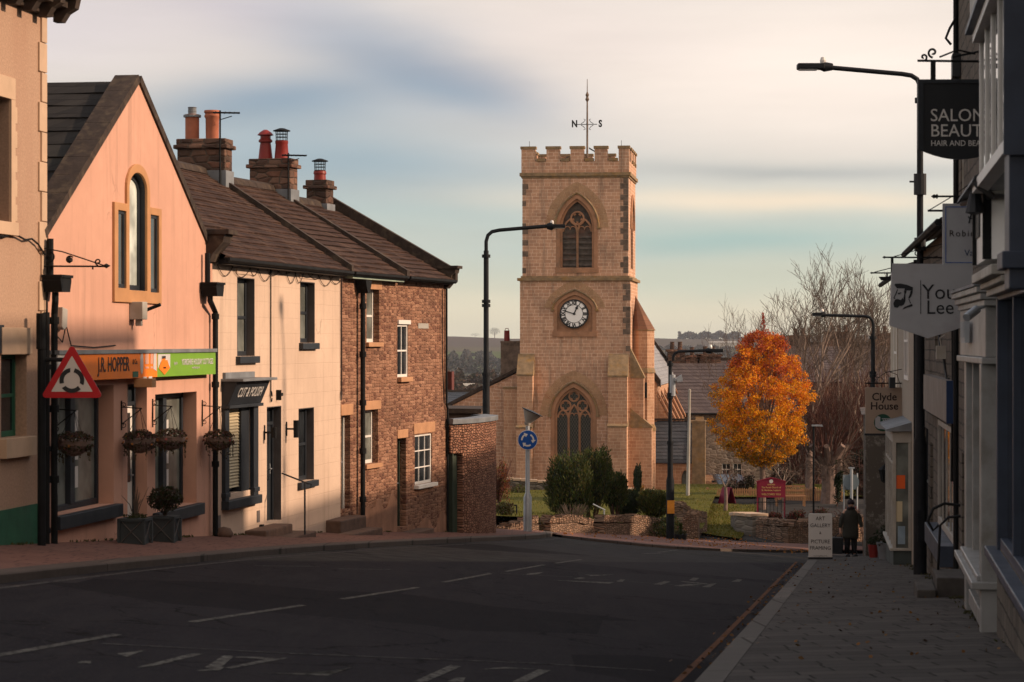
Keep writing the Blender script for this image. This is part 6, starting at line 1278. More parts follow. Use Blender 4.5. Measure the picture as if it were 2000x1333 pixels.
# --- D: cream pebbledashed house with bay
f3 = RF(66, 51, .85, 1.2); L3 = f3.len; D_h = f3.empty('cream_bay_house', 'cream pebbledashed house with grey-roofed white bay window', 'house', 'street buildings')
d, h = f3.d, f3.h; t3 = h(1.55); by0, by1 = d(58.2), d(53.6); w2 = (d(63.5), d(61.5), h(-1.4), h(.8)); w1 = (d(57), d(55), h(-.9), h(.9)); dr = (d(61.2), d(60.2), h(gz(60.5))+.1, h(-2.6))
mb = MB(); mb.prism([(0, -.8), (L3, h(gz(51))-.6), (L3, t3), (0, t3)], 0, .35, [rect(*w1), rect(*w2), rect(*dr)], back=False); mb.box(0, .3, .35, 6, -.8, t3); mb.box(L3-.3, L3, .35, 6, -.6, t3); mb.box(.3, L3-.3, 5.7, 6, -.6, t3); mb.build('wall', m_dash, D_h)
mb = MB(); mb.box(d(66), d(61.3), -.02, .0, h(-2), t3-.01); mb.build('render_band', m_creamr, D_h)
roofmesh('roof', (-.1, -.25, t3), (L3, -.25, t3), (-.1, 3, t3+1.6), (L3, 3, t3+1.6), 12, m_rslate, D_h); mb = MB(); mb.tube([(0, -.3, t3-.03), (L3, -.3, t3-.03)], .06, 6); mb.build('gutter', m_black, D_h)
for q in (w1, w2): sash(D_h, q[0], q[1], q[2], q[3], -.03, m_white, m_glass, (2, 1), .08)
door(D_h, dr[0], dr[1], dr[2], dr[3], .15, m_dkgrey)
bt, bb, bsz = h(rz(864, 54)), h(gz(53.6))-.3, h(rz(1068, 54)); yo = -.42
bay = empty('bay_window', (0, 0, 0)); bay.parent = D_h
mb = MB(); mb.box(by0, by1, yo+.02, 0, bb, bsz-.06); mb.build('bay_base', plain('dark_teal_panel', (.045, .06, .06), .6, var=.2), bay)
mb = MB(); mb.box(by0-.05, by1+.06, yo-.06, 0, bsz-.06, bsz); w_ = .085
for x in (by0, by0+(by1-by0)*.25, by0+(by1-by0)*.5, by0+(by1-by0)*.75, by1-w_): mb.box(x, x+w_, yo, yo+w_, bsz, bt)
mb.box(by1-w_, by1, -.07, 0, bsz, bt); mb.box(by0, by0+w_, -.07, 0, bsz, bt); mb.box(by0, by1, yo+.002, 0, bt, bt+.26); mb.box(by0+w_, by1-w_, yo+.01, yo+.07, bt-.5, bt-.44)
mb.build('bay_frame', m_whited, bay, bevel=.008)
mb = MB(); mb.box(by0+.03, by1-.04, yo+.03, yo+.04, bsz, bt); mb.box(by1-.05, by1-.04, yo+.04, -.0, bsz, bt); mb.build('pane', m_glassl, bay)
mb = MB(); mb.prism([(by0-.15, 0), (by1+.12, 0), (by1+.12, yo-.14), (by0-.15, yo-.14)][::-1], bt+.26, bt+.30, axis='z')
mb.add([(by0-.15, 0, bt+.46), (by1+.12, 0, bt+.46), (by1+.12, yo-.14, bt+.30), (by0-.15, yo-.14, bt+.30), (by0-.15, 0, bt+.30), (by1+.12, 0, bt+.30)], [(3, 2, 1, 0), (0, 4, 3), (1, 2, 5)]); mb.build('bay_roof', m_lead, bay)
m_or = plain('orange_notice', (.75, .12, .02), .6, var=.05); mb = MB(); mb.box(by1-.038, by1-.032, -.36, -.14, bt-1.02, bt-.72); mb.build('orange_notice', m_or, bay)
mb = MB(); mb.box(by1-.036, by1-.028, -.34, -.2, bt-1.75, bt-1.3); mb.build('shop_poster', m_blind, bay); mb = MB(); mb.box(by1-.036, by1-.028, -.3, -.14, bt-2.25, bt-1.85); mb.build('shop_poster', plain('pale_blue_poster', (.25, .34, .42), .6), bay)
# --- E: low stone outbuilding whose end stands out into the pavement
f4 = RF(74, 67, .1, .15); L4 = f4.len; E_ = f4.empty('low_stone_outbuilding', 'low rubble outbuilding with flaking white paint at the pavement end', 'outbuilding'); d, h = f4.d, f4.h; t4 = h(rz(812, 67))
mb = MB(); mb.box(0, L4, 0, 4.5, -1, t4); mb.build('wall', m_grey_r, E_)
roofmesh('roof', (-.1, -.1, t4), (L4+.1, -.1, t4), (-.1, 4.5, t4+.45), (L4+.1, 4.5, t4+.45), 8, m_rslate, E_)
m_flake = worn('flaking_whitewash', (.22, .205, .18), (.10, .088, .075), .52, .6, 2.2); mb = MB(); mb.box(L4+.001, L4+.012, .02, .62, -.6, t4-.05); mb.build('whitewashed_patch', m_flake, E_)
mb = MB(); mb.tube([(L4+.06, .60, t4), (L4+.06, .60, -.6)], .06, 8); mb.build('downpipe', m_black, E_)
la = empty('wall_lantern', (*RW(60.5, .60), rz(920, 60.5)), 0, 'black iron coach lantern on a curled bracket beside the bay window', 'lantern'); mb = MB(); mb.tube([(.55, 0, .05), (.3, 0, .18), (.05, 0, .2), (-.0, 0, .12)], .02, 6); mb.build('bracket', m_black, la)
mb = MB(); mb.lathe([(.02, -.3), (.08, -.26), (.13, .0), (.15, .02), (.05, .12), (.0, .15)], n=6); mb.build('lamp_head', m_black, la)
def pot_plant(x, y, z, r, hgt, label, mat, n=260, col=(.02, .03, .012), sp=.45, name='potted_plant'):
    p = empty(name, (x, y, z), 0, label, 'potted plant'); mb = MB(); mb.lathe([(r*.75, 0), (r, hgt), (r*1.06, hgt), (r*1.06, hgt+.05), (r*.9, hgt+.04)], n=18); mb.build('pot', mat, p, smooth=True)
    leafmesh('foliage', m_leaf, p, [(Vector((0, 0, hgt+sp*.6))+rv(sp), rv()+Vector((0, 0, .4)), .05, .025, jit(col)) for _ in range(n)]); mb = MB()
    for _ in range(7): v = rv(sp*.7); mb.tube([(0, 0, hgt-.05), (v.x*.5, v.y*.5, hgt+sp*.4), (v.x, v.y, hgt+sp*.6+v.z)], .008, 4)
    mb.build('stem', m_twig, p); return p
D_ = 59.5; x_ = (1730-1000)/F*D_; pot_plant(x_, D_, kerbz(x_, D_), .22, .36, 'dark shrub in a grey pot beside the bay window', m_lead, col=(.02, .028, .012), sp=.3)
D_ = 61.5; x_ = (1706-1000)/F*D_; pot_plant(x_, D_, kerbz(x_, D_), .14, .28, 'small plant in a terracotta pot by the outbuilding', m_redpot, n=120, sp=.15)
# ---------------- hanging signs on the right
def signframe(px, D, name, label, cat='hanging sign'):   # faces back up the street towards the camera
    return empty(name, ((px-1000)/F*D, D, 0), 0, label, cat, 'hanging signs on the right')
m_sgrey = plain('grey_white_sign_board', (.36, .375, .40), .5, var=.05, bst=.03, dirt=(.29, .29, .31), dscale=2)
D_ = 26; k = D_/F; s_ = signframe(1793, D_, 'salon_hanging_sign', 'black hanging sign with pale capitals and scrolled iron bracket'); X = lambda px: (px-1793)*k; Z = lambda py: (666.5-py)*k
mb = MB(); arc = [(X(1793+(1955-1793)*t/10), Z(292+32*math.sin(math.pi*(.12+.76*t/10))-12)) for t in range(11)]; mb.prism(arc+[(X(1955), Z(158)), (X(1793), Z(158))], -.02, .03); mb.build('sign_board', m_signblk, s_)
mb = MB(); mb.prism([(X(1792), Z(292)), (X(1803), Z(294)), (X(1803), Z(163)), (X(1956), Z(163)), (X(1956), Z(156)), (X(1792), Z(156))], -.035, .04); mb.build('sign_rim', m_dkgrey, s_)
text(s_, 'SALON', .190, X(1816), Z(227), -.024, m_signwhite, align='LEFT', xs=.97); text(s_, 'BEAUTY', .190, X(1816), Z(257), -.024, m_signwhite, align='LEFT', xs=.97); text(s_, 'HAIR AND BEAUTY', .086, X(1817), Z(281), -.024, m_signwhite, align='LEFT', xs=.93)
mb = MB(); mb.tube([(X(1792), 0, Z(119)), (X(1965), 0, Z(121))], .014, 6); mb.tube([(X(1860), 0, Z(112)), (X(1900), 0, Z(104)), (X(1965), 0, Z(88))], .012, 6)
def spiral(mb, cx, cz, r0, turns, sgn=1, a0=0, r=.012, y=0, n=22): mb.tube([(cx+r0*(1-.8*i/n)*math.cos(a0+sgn*turns*6.283*i/n), y, cz+r0*(1-.8*i/n)*math.sin(a0+sgn*turns*6.283*i/n)) for i in range(n+1)], r, 6)
spiral(mb, X(1822), Z(103), .055, 1.1, -1, -1.6, .013); spiral(mb, X(1804), Z(112), .04, 1.0, 1, -1.6, .012); mb.box(X(1818), X(1827), -.02, .02, Z(157), Z(119)); mb.tube([(X(1835), 0, Z(112)), (X(1870), 0, Z(98)), (X(1905), 0, Z(106))], .011, 6); mb.build('bracket', m_black, s_)
D_ = 28.2; k = D_/F; s_ = signframe(1841, D_, 'valuers_hanging_sign', 'white rectangular hanging sign with blue border and serif lettering'); X = lambda px: (px-1841)*k
mb = MB(); mb.box(X(1841), X(1938), -.015, .015, Z(519), Z(398)); mb.build('sign_board', m_sgrey, s_)
mb = MB(); a, b, c, e = X(1846), X(1933), Z(514), Z(404); t = .008
for q in ((a, b, c, c+t), (a, b, e-t, e), (a, a+t, c+t, e-t), (b-t, b, c+t, e-t)): mb.box(q[0], q[1], -.019, -.015, q[2], q[3])
mb.build('blue_border', m_signblue, s_); text(s_, 'Robin', .105, X(1853), Z(457), -.017, m_ink, align='LEFT', sp=1.25); text(s_, 'Val', .105, X(1883), Z(495), -.017, m_blueink, align='LEFT')
mb = MB(); cx, cz = X(1897), Z(428); mb.tube([(cx-.03, -.018, cz-.05), (cx-.02, -.018, cz), (cx-.04, -.018, cz+.03)], .008, 5); mb.tube([(cx-.02, -.018, cz), (cx+.03, -.018, cz+.01), (cx+.03, -.018, cz-.05)], .009, 5); mb.tube([(cx+.03, -.018, cz+.01), (cx+.05, -.018, cz+.05), (cx+.02, -.018, cz+.07)], .006, 5); mb.tube([(cx-.02, -.018, cz), (cx-.0, -.018, cz+.06)], .01, 5); mb.build('crest_emblem', m_dkgrey, s_)
mb = MB(); mb.tube([(X(1829), 0, Z(384)), (X(1955), 0, Z(384))], .013, 6); mb.tube([(X(1813), 0, Z(412)), (X(1860), 0, Z(384)), (X(1905), 0, Z(352))], .006, 5); mb.box(X(1812), X(1846), -.01, .01, Z(414), Z(410)); mb.tube([(X(1818), 0, Z(384)), (X(1824), 0, Z(384)), (X(1832), 0, Z(384))], [.0, .028, .008], 6); mb.tube([(X(1829), 0, Z(380)), (X(1832), 0, Z(384)), (X(1829), 0, Z(388))], .01, 5)
mb.box(X(1862), X(1866), -.01, .01, Z(399), Z(384)); mb.box(X(1925), X(1929), -.01, .01, Z(399), Z(384)); mb.build('bracket', m_black, s_)
D_ = 31.5; k = D_/F; s_ = signframe(1737, D_, 'barber_hanging_sign', 'large pale shield-shaped hanging sign with bearded man and black lettering'); X = lambda px: (px-1737)*k
mb = MB(); mb.prism([(X(1737), Z(636)), (X(1812), Z(661)), (X(1892), Z(636)), (X(1900), Z(517)), (X(1742), Z(515))], -.02, .02); mb.build('sign_board', m_sgrey, s_)
text(s_, 'Young', .275, X(1800), Z(572), -.022, m_signblk, align='LEFT', xs=.98); text(s_, 'Lee', .255, X(1808), Z(602), -.022, m_signblk, align='LEFT')
mb = MB(); mb.box(X(1797), X(1798.3), -.024, -.02, Z(614), Z(548)); mb.build('divider_line', m_signblk, s_)
# portrait emblem: swept hair, face profile looking left, beard, neck
hp = lambda pts: [(X(x), Z(y)) for x, y in pts]
def poly(mb, pts, y0=-.024, y1=-.02):
    p = hp(pts); a = sum(p[i][0]*p[(i+1) % len(p)][1]-p[(i+1) % len(p)][0]*p[i][1] for i in range(len(p))); mb.prism(p if a > 0 else p[::-1], y0, y1)
mb = MB(); zp = lambda pts: [(1730+a/5.6, 510+b/5.6) for a, b in pts]
for q in ([(90, 265), (100, 250), (160, 248), (230, 262), (295, 290), (292, 325), (200, 322), (205, 302), (120, 300)], [(268, 326), (292, 326), (290, 350), (278, 385), (258, 412), (242, 405), (258, 370)],
          [(195, 325), (225, 323), (222, 350), (212, 365), (212, 440), (201, 468), (190, 440), (192, 400), (200, 360)], [(100, 425), (125, 415), (160, 430), (185, 402), (199, 470), (195, 480), (165, 495), (150, 490), (125, 515), (110, 510), (90, 510), (80, 470), (85, 450)],
          [(122, 350), (168, 344), (166, 352), (140, 368)], [(122, 310), (131, 312), (112, 365), (92, 402), (102, 410), (98, 420), (80, 408), (102, 362)], [(243, 412), (252, 412), (274, 465), (264, 468)], [(178, 532), (200, 505), (285, 470), (292, 495), (230, 514)]): poly(mb, zp(q))
mb.build('portrait_emblem', m_signblk, s_)
mb = MB(); mb.tube([(X(1729), 0, Z(503)), (X(1905), 0, Z(504))], .012, 6); mb.tube([(X(1723), 0, Z(503)), (X(1727), 0, Z(503)), (X(1731), 0, Z(503))], [.0, .02, .006], 6); mb.tube([(X(1745), 0, Z(502)), (X(1790), 0, Z(489)), (X(1880), 0, Z(468))], .006, 5); mb.box(X(1740), X(1745), -.014, .014, Z(532), Z(503)); spiral(mb, X(1792), Z(496), .04, .9, 1, 1.5, .008); mb.box(X(1885), X(1889), -.014, .014, Z(520), Z(503)); mb.build('bracket', m_black, s_)
D_ = 43; k = D_/F; s_ = signframe(1700, D_, 'iron_sign_bracket', 'empty spearheaded iron sign bracket below the barber sign arm', 'bracket'); X = lambda px: (px-1700)*k
mb = MB(); mb.tube([(X(1704), 0, Z(533.5)), (X(1850), 0, Z(534))], .014, 6); mb.tube([(X(1699), 0, Z(533.5)), (X(1702), 0, Z(533.5)), (X(1706), 0, Z(533.5))], [0, .022, .008], 6); mb.tube([(X(1708), 0, Z(532)), (X(1850), 0, Z(496))], .008, 5); mb.box(X(1731), X(1734), -.012, .012, Z(547), Z(534)); mb.prism([(X(1717), Z(541)), (X(1722), Z(548)), (X(1760), Z(548)), (X(1760), Z(541))], -.06, .06); mb.build('bracket', m_black, s_)
D_ = 59; k = D_/F; s_ = signframe(1690, D_, 'house_name_hanging_sign', 'beige hanging sign reading Clyde House under scrolled ironwork'); X = lambda px: (px-1690)*k
m_beige = plain('beige_sign_board', (.30, .235, .185), .5, var=.05, bst=.03)
mb = MB(); mb.box(X(1690), X(1765), -.02, .02, Z(847), Z(757)); mb.build('sign_board', m_beige, s_); mb = MB(); mb.box(X(1688), X(1767), -.03, .03, Z(851), Z(847)); mb.build('sign_rail', m_signblk, s_)
text(s_, 'Clyde', .26, X(1727), Z(776), -.022, m_ink, bold=.004); text(s_, 'House', .26, X(1727), Z(794), -.022, m_ink, bold=.004)
m_dg = plain('bottle_green', (.01, .06, .04), .5); mb = MB(); cx, cz, r_ = X(1724), Z(826), 17*k; mb.prism([(cx+r_*1.02*math.cos(t*.2618), cz+r_*math.sin(t*.2618)) for t in range(24)], -.024, -.02); mb.build('emblem_disc', m_dg, s_)
mb = MB(); mb.prism(hp([(1709, 833), (1709, 818), (1714, 813), (1719, 815), (1719, 824), (1722, 828), (1740, 838), (1734, 839.5), (1715, 838)])[::1] and [( (px-1690)*k, Z(py)) for px, py in ((1709, 833), (1715, 838), (1734, 839.5), (1740, 836), (1722, 828), (1719, 824), (1719, 815), (1714, 813), (1709, 818))][::1], -.027, -.024)
for a in range(4): mb.box((1724+a*4-1690)*k, (1724+a*4+2.6-1690)*k, -.028, -.024, Z(829-a), Z(820-a*.3))
mb.box((1722-1690)*k, (1741-1690)*k, -.027, -.024, Z(819), Z(817.5)); mb.build('house_emblem', m_sgrey, s_)
mb = MB(); mb.tube([(X(1690), 0, Z(749)), (X(1770), 0, Z(749))], .018, 6); mb.tube([(X(1712), 0, Z(746)), (X(1715), 0, Z(738)), (X(1730), 0, Z(728)), (X(1750), 0, Z(724)), (X(1764), 0, Z(721))], .010, 5); spiral(mb, X(1764), Z(714), .07, .9, 1, -1.6, .010); spiral(mb, X(1765), Z(733), .06, .9, -1, 1.6, .010); mb.tube([(X(1735), 0, Z(726)), (X(1752), 0, Z(732)), (X(1757), 0, Z(749))], .009, 5); mb.tube([(X(1706), 0, Z(749)), (X(1712), 0, Z(738)), (X(1722), 0, Z(738)), (X(1726), 0, Z(746))], .008, 5)
for p in (1700, 1722, 1748, 1758): mb.box(X(p)-.008, X(p)+.008, -.01, .01, Z(757), Z(749))
mb.build('bracket', m_black, s_); mb = MB(); mb.box(X(1734), X(1745), -.3, -.12, Z(758), Z(737)); mb.tube([(X(1739), -.15, Z(748)), (X(1739), 0, Z(749))], .015, 5); mb.build('sign_spotlight', m_signblk, s_, bevel=.02)
# ================================================================ CHURCHYARD, WALLS, TREES
def gg(px, py):
    D = 30.0; k = (py-666.5)/F
    while D < 260 and -k*D > G((px-1000)/F*D, D): D += .1
    return ((px-1000)/F*D, D)
def grassmat():
    m, t, b = newmat('grass'); v = coords(t); n = ntex(t, v, 1.2, 6, .65); n2 = ntex(t, v, 40, 5, .7)
    c = mixc(t, mr(t, n, .3, .7), (.075, .075, .012), (.155, .135, .022)); c = mixc(t, mr(t, n2, .4, .7, 0, .6), c, (.035, .05, .008))
    t.links.new(c, b.inputs['Base Color']); b.inputs['Roughness'].default_value = .95; b.inputs['Specular IOR Level'].default_value = .1; bump(t, b, n2, .8, .04); return m
m_grass = grassmat()
def lawn(name, quad, dz, n=10, m=6, blades=4000, seed=3):
    a, b, c, d = [Vector(p) for p in quad]; rows = []
    for i in range(n+1):
        l, r_ = a.lerp(d, i/n), b.lerp(c, i/n); rows.append([(p.x, p.y, G(p.x, p.y)+dz+.05*noise.noise(Vector((p.x, p.y, 0)))) for p in (l.lerp(r_, j/m) for j in range(m+1))])
    strip_mesh(name, rows, m_grass, 'structure'); r_ = random.Random(seed); it = []
    for _ in range(blades):
        p = a.lerp(d, r_.random()).lerp(b.lerp(c, r_.random()), r_.random()); s, t = r_.random(), r_.random(); p = a.lerp(d, s).lerp(b.lerp(c, s), t)
        it.append((Vector((p.x, p.y, G(p.x, p.y)+dz+.02)), Vector((r_.uniform(-.4, .4), r_.uniform(-.4, .4), 1)), r_.uniform(.03, .08), .012, jit((.11, .11, .018) if r_.random() < .7 else (.2, .16, .05))))
    tag(leafmesh('grass_blades', m_leaf, None, it), kind='stuff')
lawn('lawn_left', [(-2.6, 66.5), (6.2, 78.8), (9.5, 111.5), (-6, 111.5)], .42, 16, 8, 6000)
lawn('lawn_right', [(5.95, 84.0), (7.7, 81.5), (10.6, 103), (7.0, 104)], .07, 10, 5, 6000, 4)
lawn('lawn_far', [(7.5, 111), (20, 111), (22, 128), (8.5, 128)], .12, 8, 8, 3000, 5)
def stonewall(name, label, pts, top, t=.38, mat=m_garden, jag=True, seed=1, cat='stone wall', group=None):
    """pts ground points; top(i) absolute height"""
    o = Vector((pts[0][0], pts[0][1], G(*pts[0]))); e = empty(name, o, 0, label, cat, group)
    fine = []; tp = []
    for i in range(len(pts)-1):
        a, b = Vector(pts[i]), Vector(pts[i+1]); k = max(1, int((b-a).length/.35))
        for j in range(k): fine.append(tuple(a.lerp(b, j/k))); tp.append(top[i]+(top[i+1]-top[i])*j/k)
    fine.append(pts[-1]); tp.append(top[-1]); mb = MB(); wallrun(mb, fine, lambda i: tp[i]-.12, t, lambda i: G(*fine[i])-.3, o, .03, seed); mb.build('wall', mat, e)
    mb = MB(); r_ = random.Random(seed+5)
    for i in range(len(fine)-1):
        a, b = Vector(fine[i]), Vector(fine[i+1]); d = (b-a); L_ = d.length; d.normalize(); k = max(1, int(L_/(.075 if jag else .45)))
        for j in range(k):
            p = a.lerp(b, (j+.5)/k); z = tp[i]+(tp[i+1]-tp[i])*(j+.5)/k; w = L_/k*.9; hh = r_.uniform(.14, .24) if jag else .1
            M_ = Matrix.Rotation(math.atan2(d.y, d.x), 3, 'Z') @ Matrix.Rotation(r_.uniform(.1, .5) if jag else 0, 3, 'Y')
            mb.obox((p.x-o.x, p.y-o.y, z-o.z-.10+hh/2-(0 if jag else .05)), w, t*r_.uniform(.9, 1.08) if jag else t*1.2, hh, M_)
    mb.build('coping_stones', mat if jag else m_quoin, e); return e
zf = lambda py, p: (666.5-py)/F*p[1]
w1 = [(-2.2, 66.6), (-.3, 67.4), (.6, 69.5)]; stonewall('churchyard_wall', 'low rubble churchyard wall left of the blue roundabout sign', w1, [-5.25, -5.25, zf(1015, w1[2])], seed=2, group='low walls in front of the church')
w1 = [(.95, 70.1), (1.7, 71.5), (2.3, 72.8)]; stonewall('churchyard_wall', 'low rubble churchyard wall below the big yew, left of the gateway', w1, [zf(1016, w1[0]), zf(1013, w1[1]), zf(1019, w1[2])], seed=3, group='low walls in front of the church')
w1 = [(2.65, 73.5), (3.8, 75.3), (4.8, 76.7), (5.0, 77.3)]; stonewall('churchyard_wall', 'low rubble churchyard wall with rounded end beside the lamp post', w1, [zf(1014, w1[0]), zf(1013, w1[1]), zf(1022, w1[2]), zf(1030, w1[3])], seed=4, group='low walls in front of the church')
w1 = [(5.25, 76.4), (5.75, 77.0), (5.9, 78.5)]; stonewall('churchyard_wall', 'short bright rubble wall end behind the planter tub', w1, [zf(1010, w1[0]), zf(1012, w1[1]), -5.6], seed=5, group='low walls in front of the church')
w1 = [(5.4, 79), (5.9, 82), (6.6, 84)]; stonewall('churchyard_wall', 'stepped rubble wall climbing beside the right-hand lawn', w1, [zf(985, w1[0]), zf(1000, w1[1]), zf(1008, w1[2])], seed=6, group='low walls in front of the church')
w1 = [(-2.2, 112), (.8, 111.6), (4.2, 111.4), (7.8, 111.6)]; stonewall('terrace_wall', 'terrace wall with pale sloping coping at the foot of the church', w1, [zf(925, w1[0]), zf(934, w1[1]), zf(948, w1[2]), zf(958, w1[3])], .4, m_grey_r, False, 7)
P_ = [gg(1443, 1030), gg(1452, 1043), gg(1484, 1049)]; stonewall('stone_pier_wall', 'thick pale grey rounded stone wall end under the church notice board', P_, [zf(999, P_[0]), zf(998, P_[1]), zf(1001, P_[2])], .6, m_greyst, False, 8)
P_ = [gg(1486, 1050), gg(1541, 1061), gg(1600, 1059), gg(1690, 1056)]; stonewall('flower_bed_wall', 'rubble retaining wall of the flower bed behind the white A-board', P_, [zf(1018, P_[0]), zf(1023, P_[1]), zf(1018, P_[2]), zf(1012, P_[3])], .4, m_garden, True, 9)
bedwall = P_
# ---- yews and shrubs
def lobes_leaves(lobes, n, l, wdt, cols, up=1.2, seed=1, gap=.0, nsc=2.2, shell=.55):
    r_ = random.Random(seed); out = []; tot = sum(a[3]*a[4] for a in lobes)
    for (cx, cy, cz, rx, rz_) in [(a[0], a[1], a[2], a[3], a[4]) for a in lobes]:
        for _ in range(int(n*rx*rz_/tot)):
            v = Vector((r_.gauss(0, 1), r_.gauss(0, 1), r_.gauss(0, 1))).normalized(); k = 1+.22*noise.noise(v*nsc+Vector((cx*3, cy, cz*3)))*1.6
            k *= (shell+(1-shell)*r_.random()**.6)*(1-.18*max(0, v.z)*0); p = Vector((cx+v.x*rx*k, cy+v.y*rx*k, cz+v.z*rz_*k))
            if gap and noise.noise(p*1.6+Vector((9, 3, 1))) < gap-.5: continue
            d = Vector((v.x*.5+r_.uniform(-.4, .4), v.y*.5+r_.uniform(-.4, .4), up)) if up else rv()
            c = cols[min(len(cols)-1, int(r_.random()*len(cols)))]; kk = 1+.5*noise.noise(p*2.5)
            out.append((p, d, l*r_.uniform(.6, 1.3), wdt*r_.uniform(.7, 1.2), tuple(x*kk*r_.uniform(.75, 1.25) for x in c)))
    return out
yc_ = [(.045, .06, .018), (.065, .075, .02), (.03, .045, .015), (.09, .085, .025)]
def yew(label, px0, px1, py0, py1, D, gy, n=5200, seed=1, stems=True, cols=yc_, name='yew', cat='yew', up=.8, group='clipped evergreens in front of the church'):
    X = ((px0+px1)/2-1000)/F*D; s = D/F; o = Vector((X, D, (666.5-gy)*s)); e = empty(name, o, 0, label, cat, group)
    rx = (px1-px0)/2*s; z0, z1 = (gy-py1)*s, (gy-py0)*s; H_ = z1-z0; r_ = random.Random(seed)
    lb = [(0, 0, z0+H_*.47, rx*1.0, H_*.48)]
    for k in range(9): a = k*2.4; lb.append((math.cos(a)*rx*.5, math.sin(a)*rx*.5, z0+H_*r_.uniform(.35, .64), rx*.55, H_*r_.uniform(.28, .38)))
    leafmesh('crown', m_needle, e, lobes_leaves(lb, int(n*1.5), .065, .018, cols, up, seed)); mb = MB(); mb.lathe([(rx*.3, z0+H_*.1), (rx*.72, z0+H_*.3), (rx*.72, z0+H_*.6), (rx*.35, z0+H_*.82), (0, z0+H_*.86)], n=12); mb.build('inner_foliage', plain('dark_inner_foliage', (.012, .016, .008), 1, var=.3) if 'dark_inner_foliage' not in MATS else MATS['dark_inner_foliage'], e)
    if stems:
        mb = MB()
        for k in range(6): a = k*1.05; mb.tube([(.06*math.cos(a), .06*math.sin(a), -.3), (rx*.25*math.cos(a), rx*.25*math.sin(a), z0*.7+.05), (rx*.55*math.cos(a), rx*.45*math.sin(a), z0+H_*.3)], [.05, .04, .025], 6)
        mb.build('trunk', m_redtwig, e)
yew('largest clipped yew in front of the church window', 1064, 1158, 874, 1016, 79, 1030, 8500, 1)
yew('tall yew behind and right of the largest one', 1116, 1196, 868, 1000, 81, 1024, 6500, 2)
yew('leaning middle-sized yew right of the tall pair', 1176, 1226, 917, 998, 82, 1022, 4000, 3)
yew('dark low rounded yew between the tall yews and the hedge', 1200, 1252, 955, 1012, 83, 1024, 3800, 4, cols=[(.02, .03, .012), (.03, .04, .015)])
yew('rounded golden-green bush beside the lamp post', 1246, 1306, 953, 1014, 82, 1024, 4500, 5, False, [(.08, .085, .02), (.11, .10, .025), (.04, .055, .018)], 'bush', 'bush', .5)
yew('small pointed dark conifer against the church wall', 1237, 1253, 903, 962, 108, 962, 1500, 6, False, [(.02, .03, .015), (.03, .04, .018)], 'conifer', 'conifer', 1.5)
def shrub(name, label, px0, px1, py0, py1, D, cols, n=1500, seed=1, l=.05, w_=.025, twigs=40, tw=None, cat='shrub', group=None):
    X = ((px0+px1)/2-1000)/F*D; s = D/F; o = Vector((X, D, (666.5-py1)*s)); e = empty(name, o, 0, label, cat, group); rx = (px1-px0)/2*s; H_ = (py1-py0)*s; r_ = random.Random(seed)
    lb = [(0, 0, H_*.5, rx*.9, H_*.5)] + [(r_.uniform(-.6, .6)*rx, r_.uniform(-.6, .6)*rx, H_*r_.uniform(.3, .8), rx*.4, H_*.28) for _ in range(7)]
    leafmesh('foliage', m_leaf, e, lobes_leaves(lb, n, l, w_, cols, 0, seed, .35, 2.2, .3)); mb = MB()
    for _ in range(twigs):
        a = r_.uniform(0, 6.28); q = rx*r_.uniform(.3, 1.05); z = H_*r_.uniform(.5, 1.05); mb.tube([(0, 0, 0), (q*.4*math.cos(a), q*.4*math.sin(a), z*.5), (q*math.cos(a+.2), q*math.sin(a+.2), z)], [.014, .009, .004], 4)
    mb.build('stems', tw or m_redtwig, e); return e
shrub('shrub', 'red-brown bare-stemmed shrub beside the end of the yard wall', 946, 1003, 897, 985, 73, [(.20, .06, .035), (.25, .09, .04), (.14, .05, .03), (.16, .12, .03)], 1700, 1, .035, .018, 120)
shrub('shrub', 'low green bush on the lawn beside the yard wall', 962, 1006, 978, 1015, 71, [(.04, .05, .015), (.07, .06, .02)], 1200, 2, .035, .018, 20)
shrub('shrub', 'yellow-green shrub against the terrace wall', 985, 1040, 945, 975, 108, [(.10, .10, .03), (.06, .07, .02)], 900, 3, .05, .03, 20)
shrub('shrub', 'dead brown tangle under the largest yew', 1085, 1150, 985, 1038, 76, [(.12, .08, .05), (.09, .09, .04), (.05, .06, .02)], 1500, 4, .03, .016, 120, m_twig)
shrub('ivy', 'ivy spilling over the low wall beside the lamp post', 1262, 1335, 1008, 1052, 75.5, [(.05, .065, .018), (.09, .09, .03), (.03, .04, .012)], 2600, 5, .035, .024, 20, None, 'ivy')
shrub('shrub', 'orange-tipped shrub at the foot of the church tower', 1228, 1262, 945, 972, 109, [(.3, .14, .02), (.14, .11, .03)], 700, 6, .04, .03, 10)
shrub('weeds', 'green weeds on the low wall below the blue sign', 1005, 1075, 1012, 1040, 70, [(.05, .06, .02), (.08, .075, .025)], 1200, 7, .035, .014, 50, None, 'weeds')
shrub('shrub', 'dark hedge mass beneath the orange tree', 1405, 1475, 915, 1000, 116, [(.016, .018, .010), (.03, .022, .014)], 3500, 8, .07, .04, 90)
shrub('shrub', 'dark tall bush beside the church porch lawn', 1480, 1560, 905, 985, 122, [(.016, .018, .010), (.04, .02, .014)], 2800, 9, .07, .04, 60)
shrub('conifer', 'narrow dark columnar conifer right of the bare trees', 1624, 1646, 905, 990, 100, [(.012, .02, .010), (.02, .03, .012)], 2600, 10, .06, .02, 8, None, 'conifer')
shrub('shrub', 'dark evergreen thicket behind the round road sign', 1645, 1730, 880, 1010, 112, [(.010, .014, .008), (.02, .016, .010)], 5200, 11, .07, .04, 120)
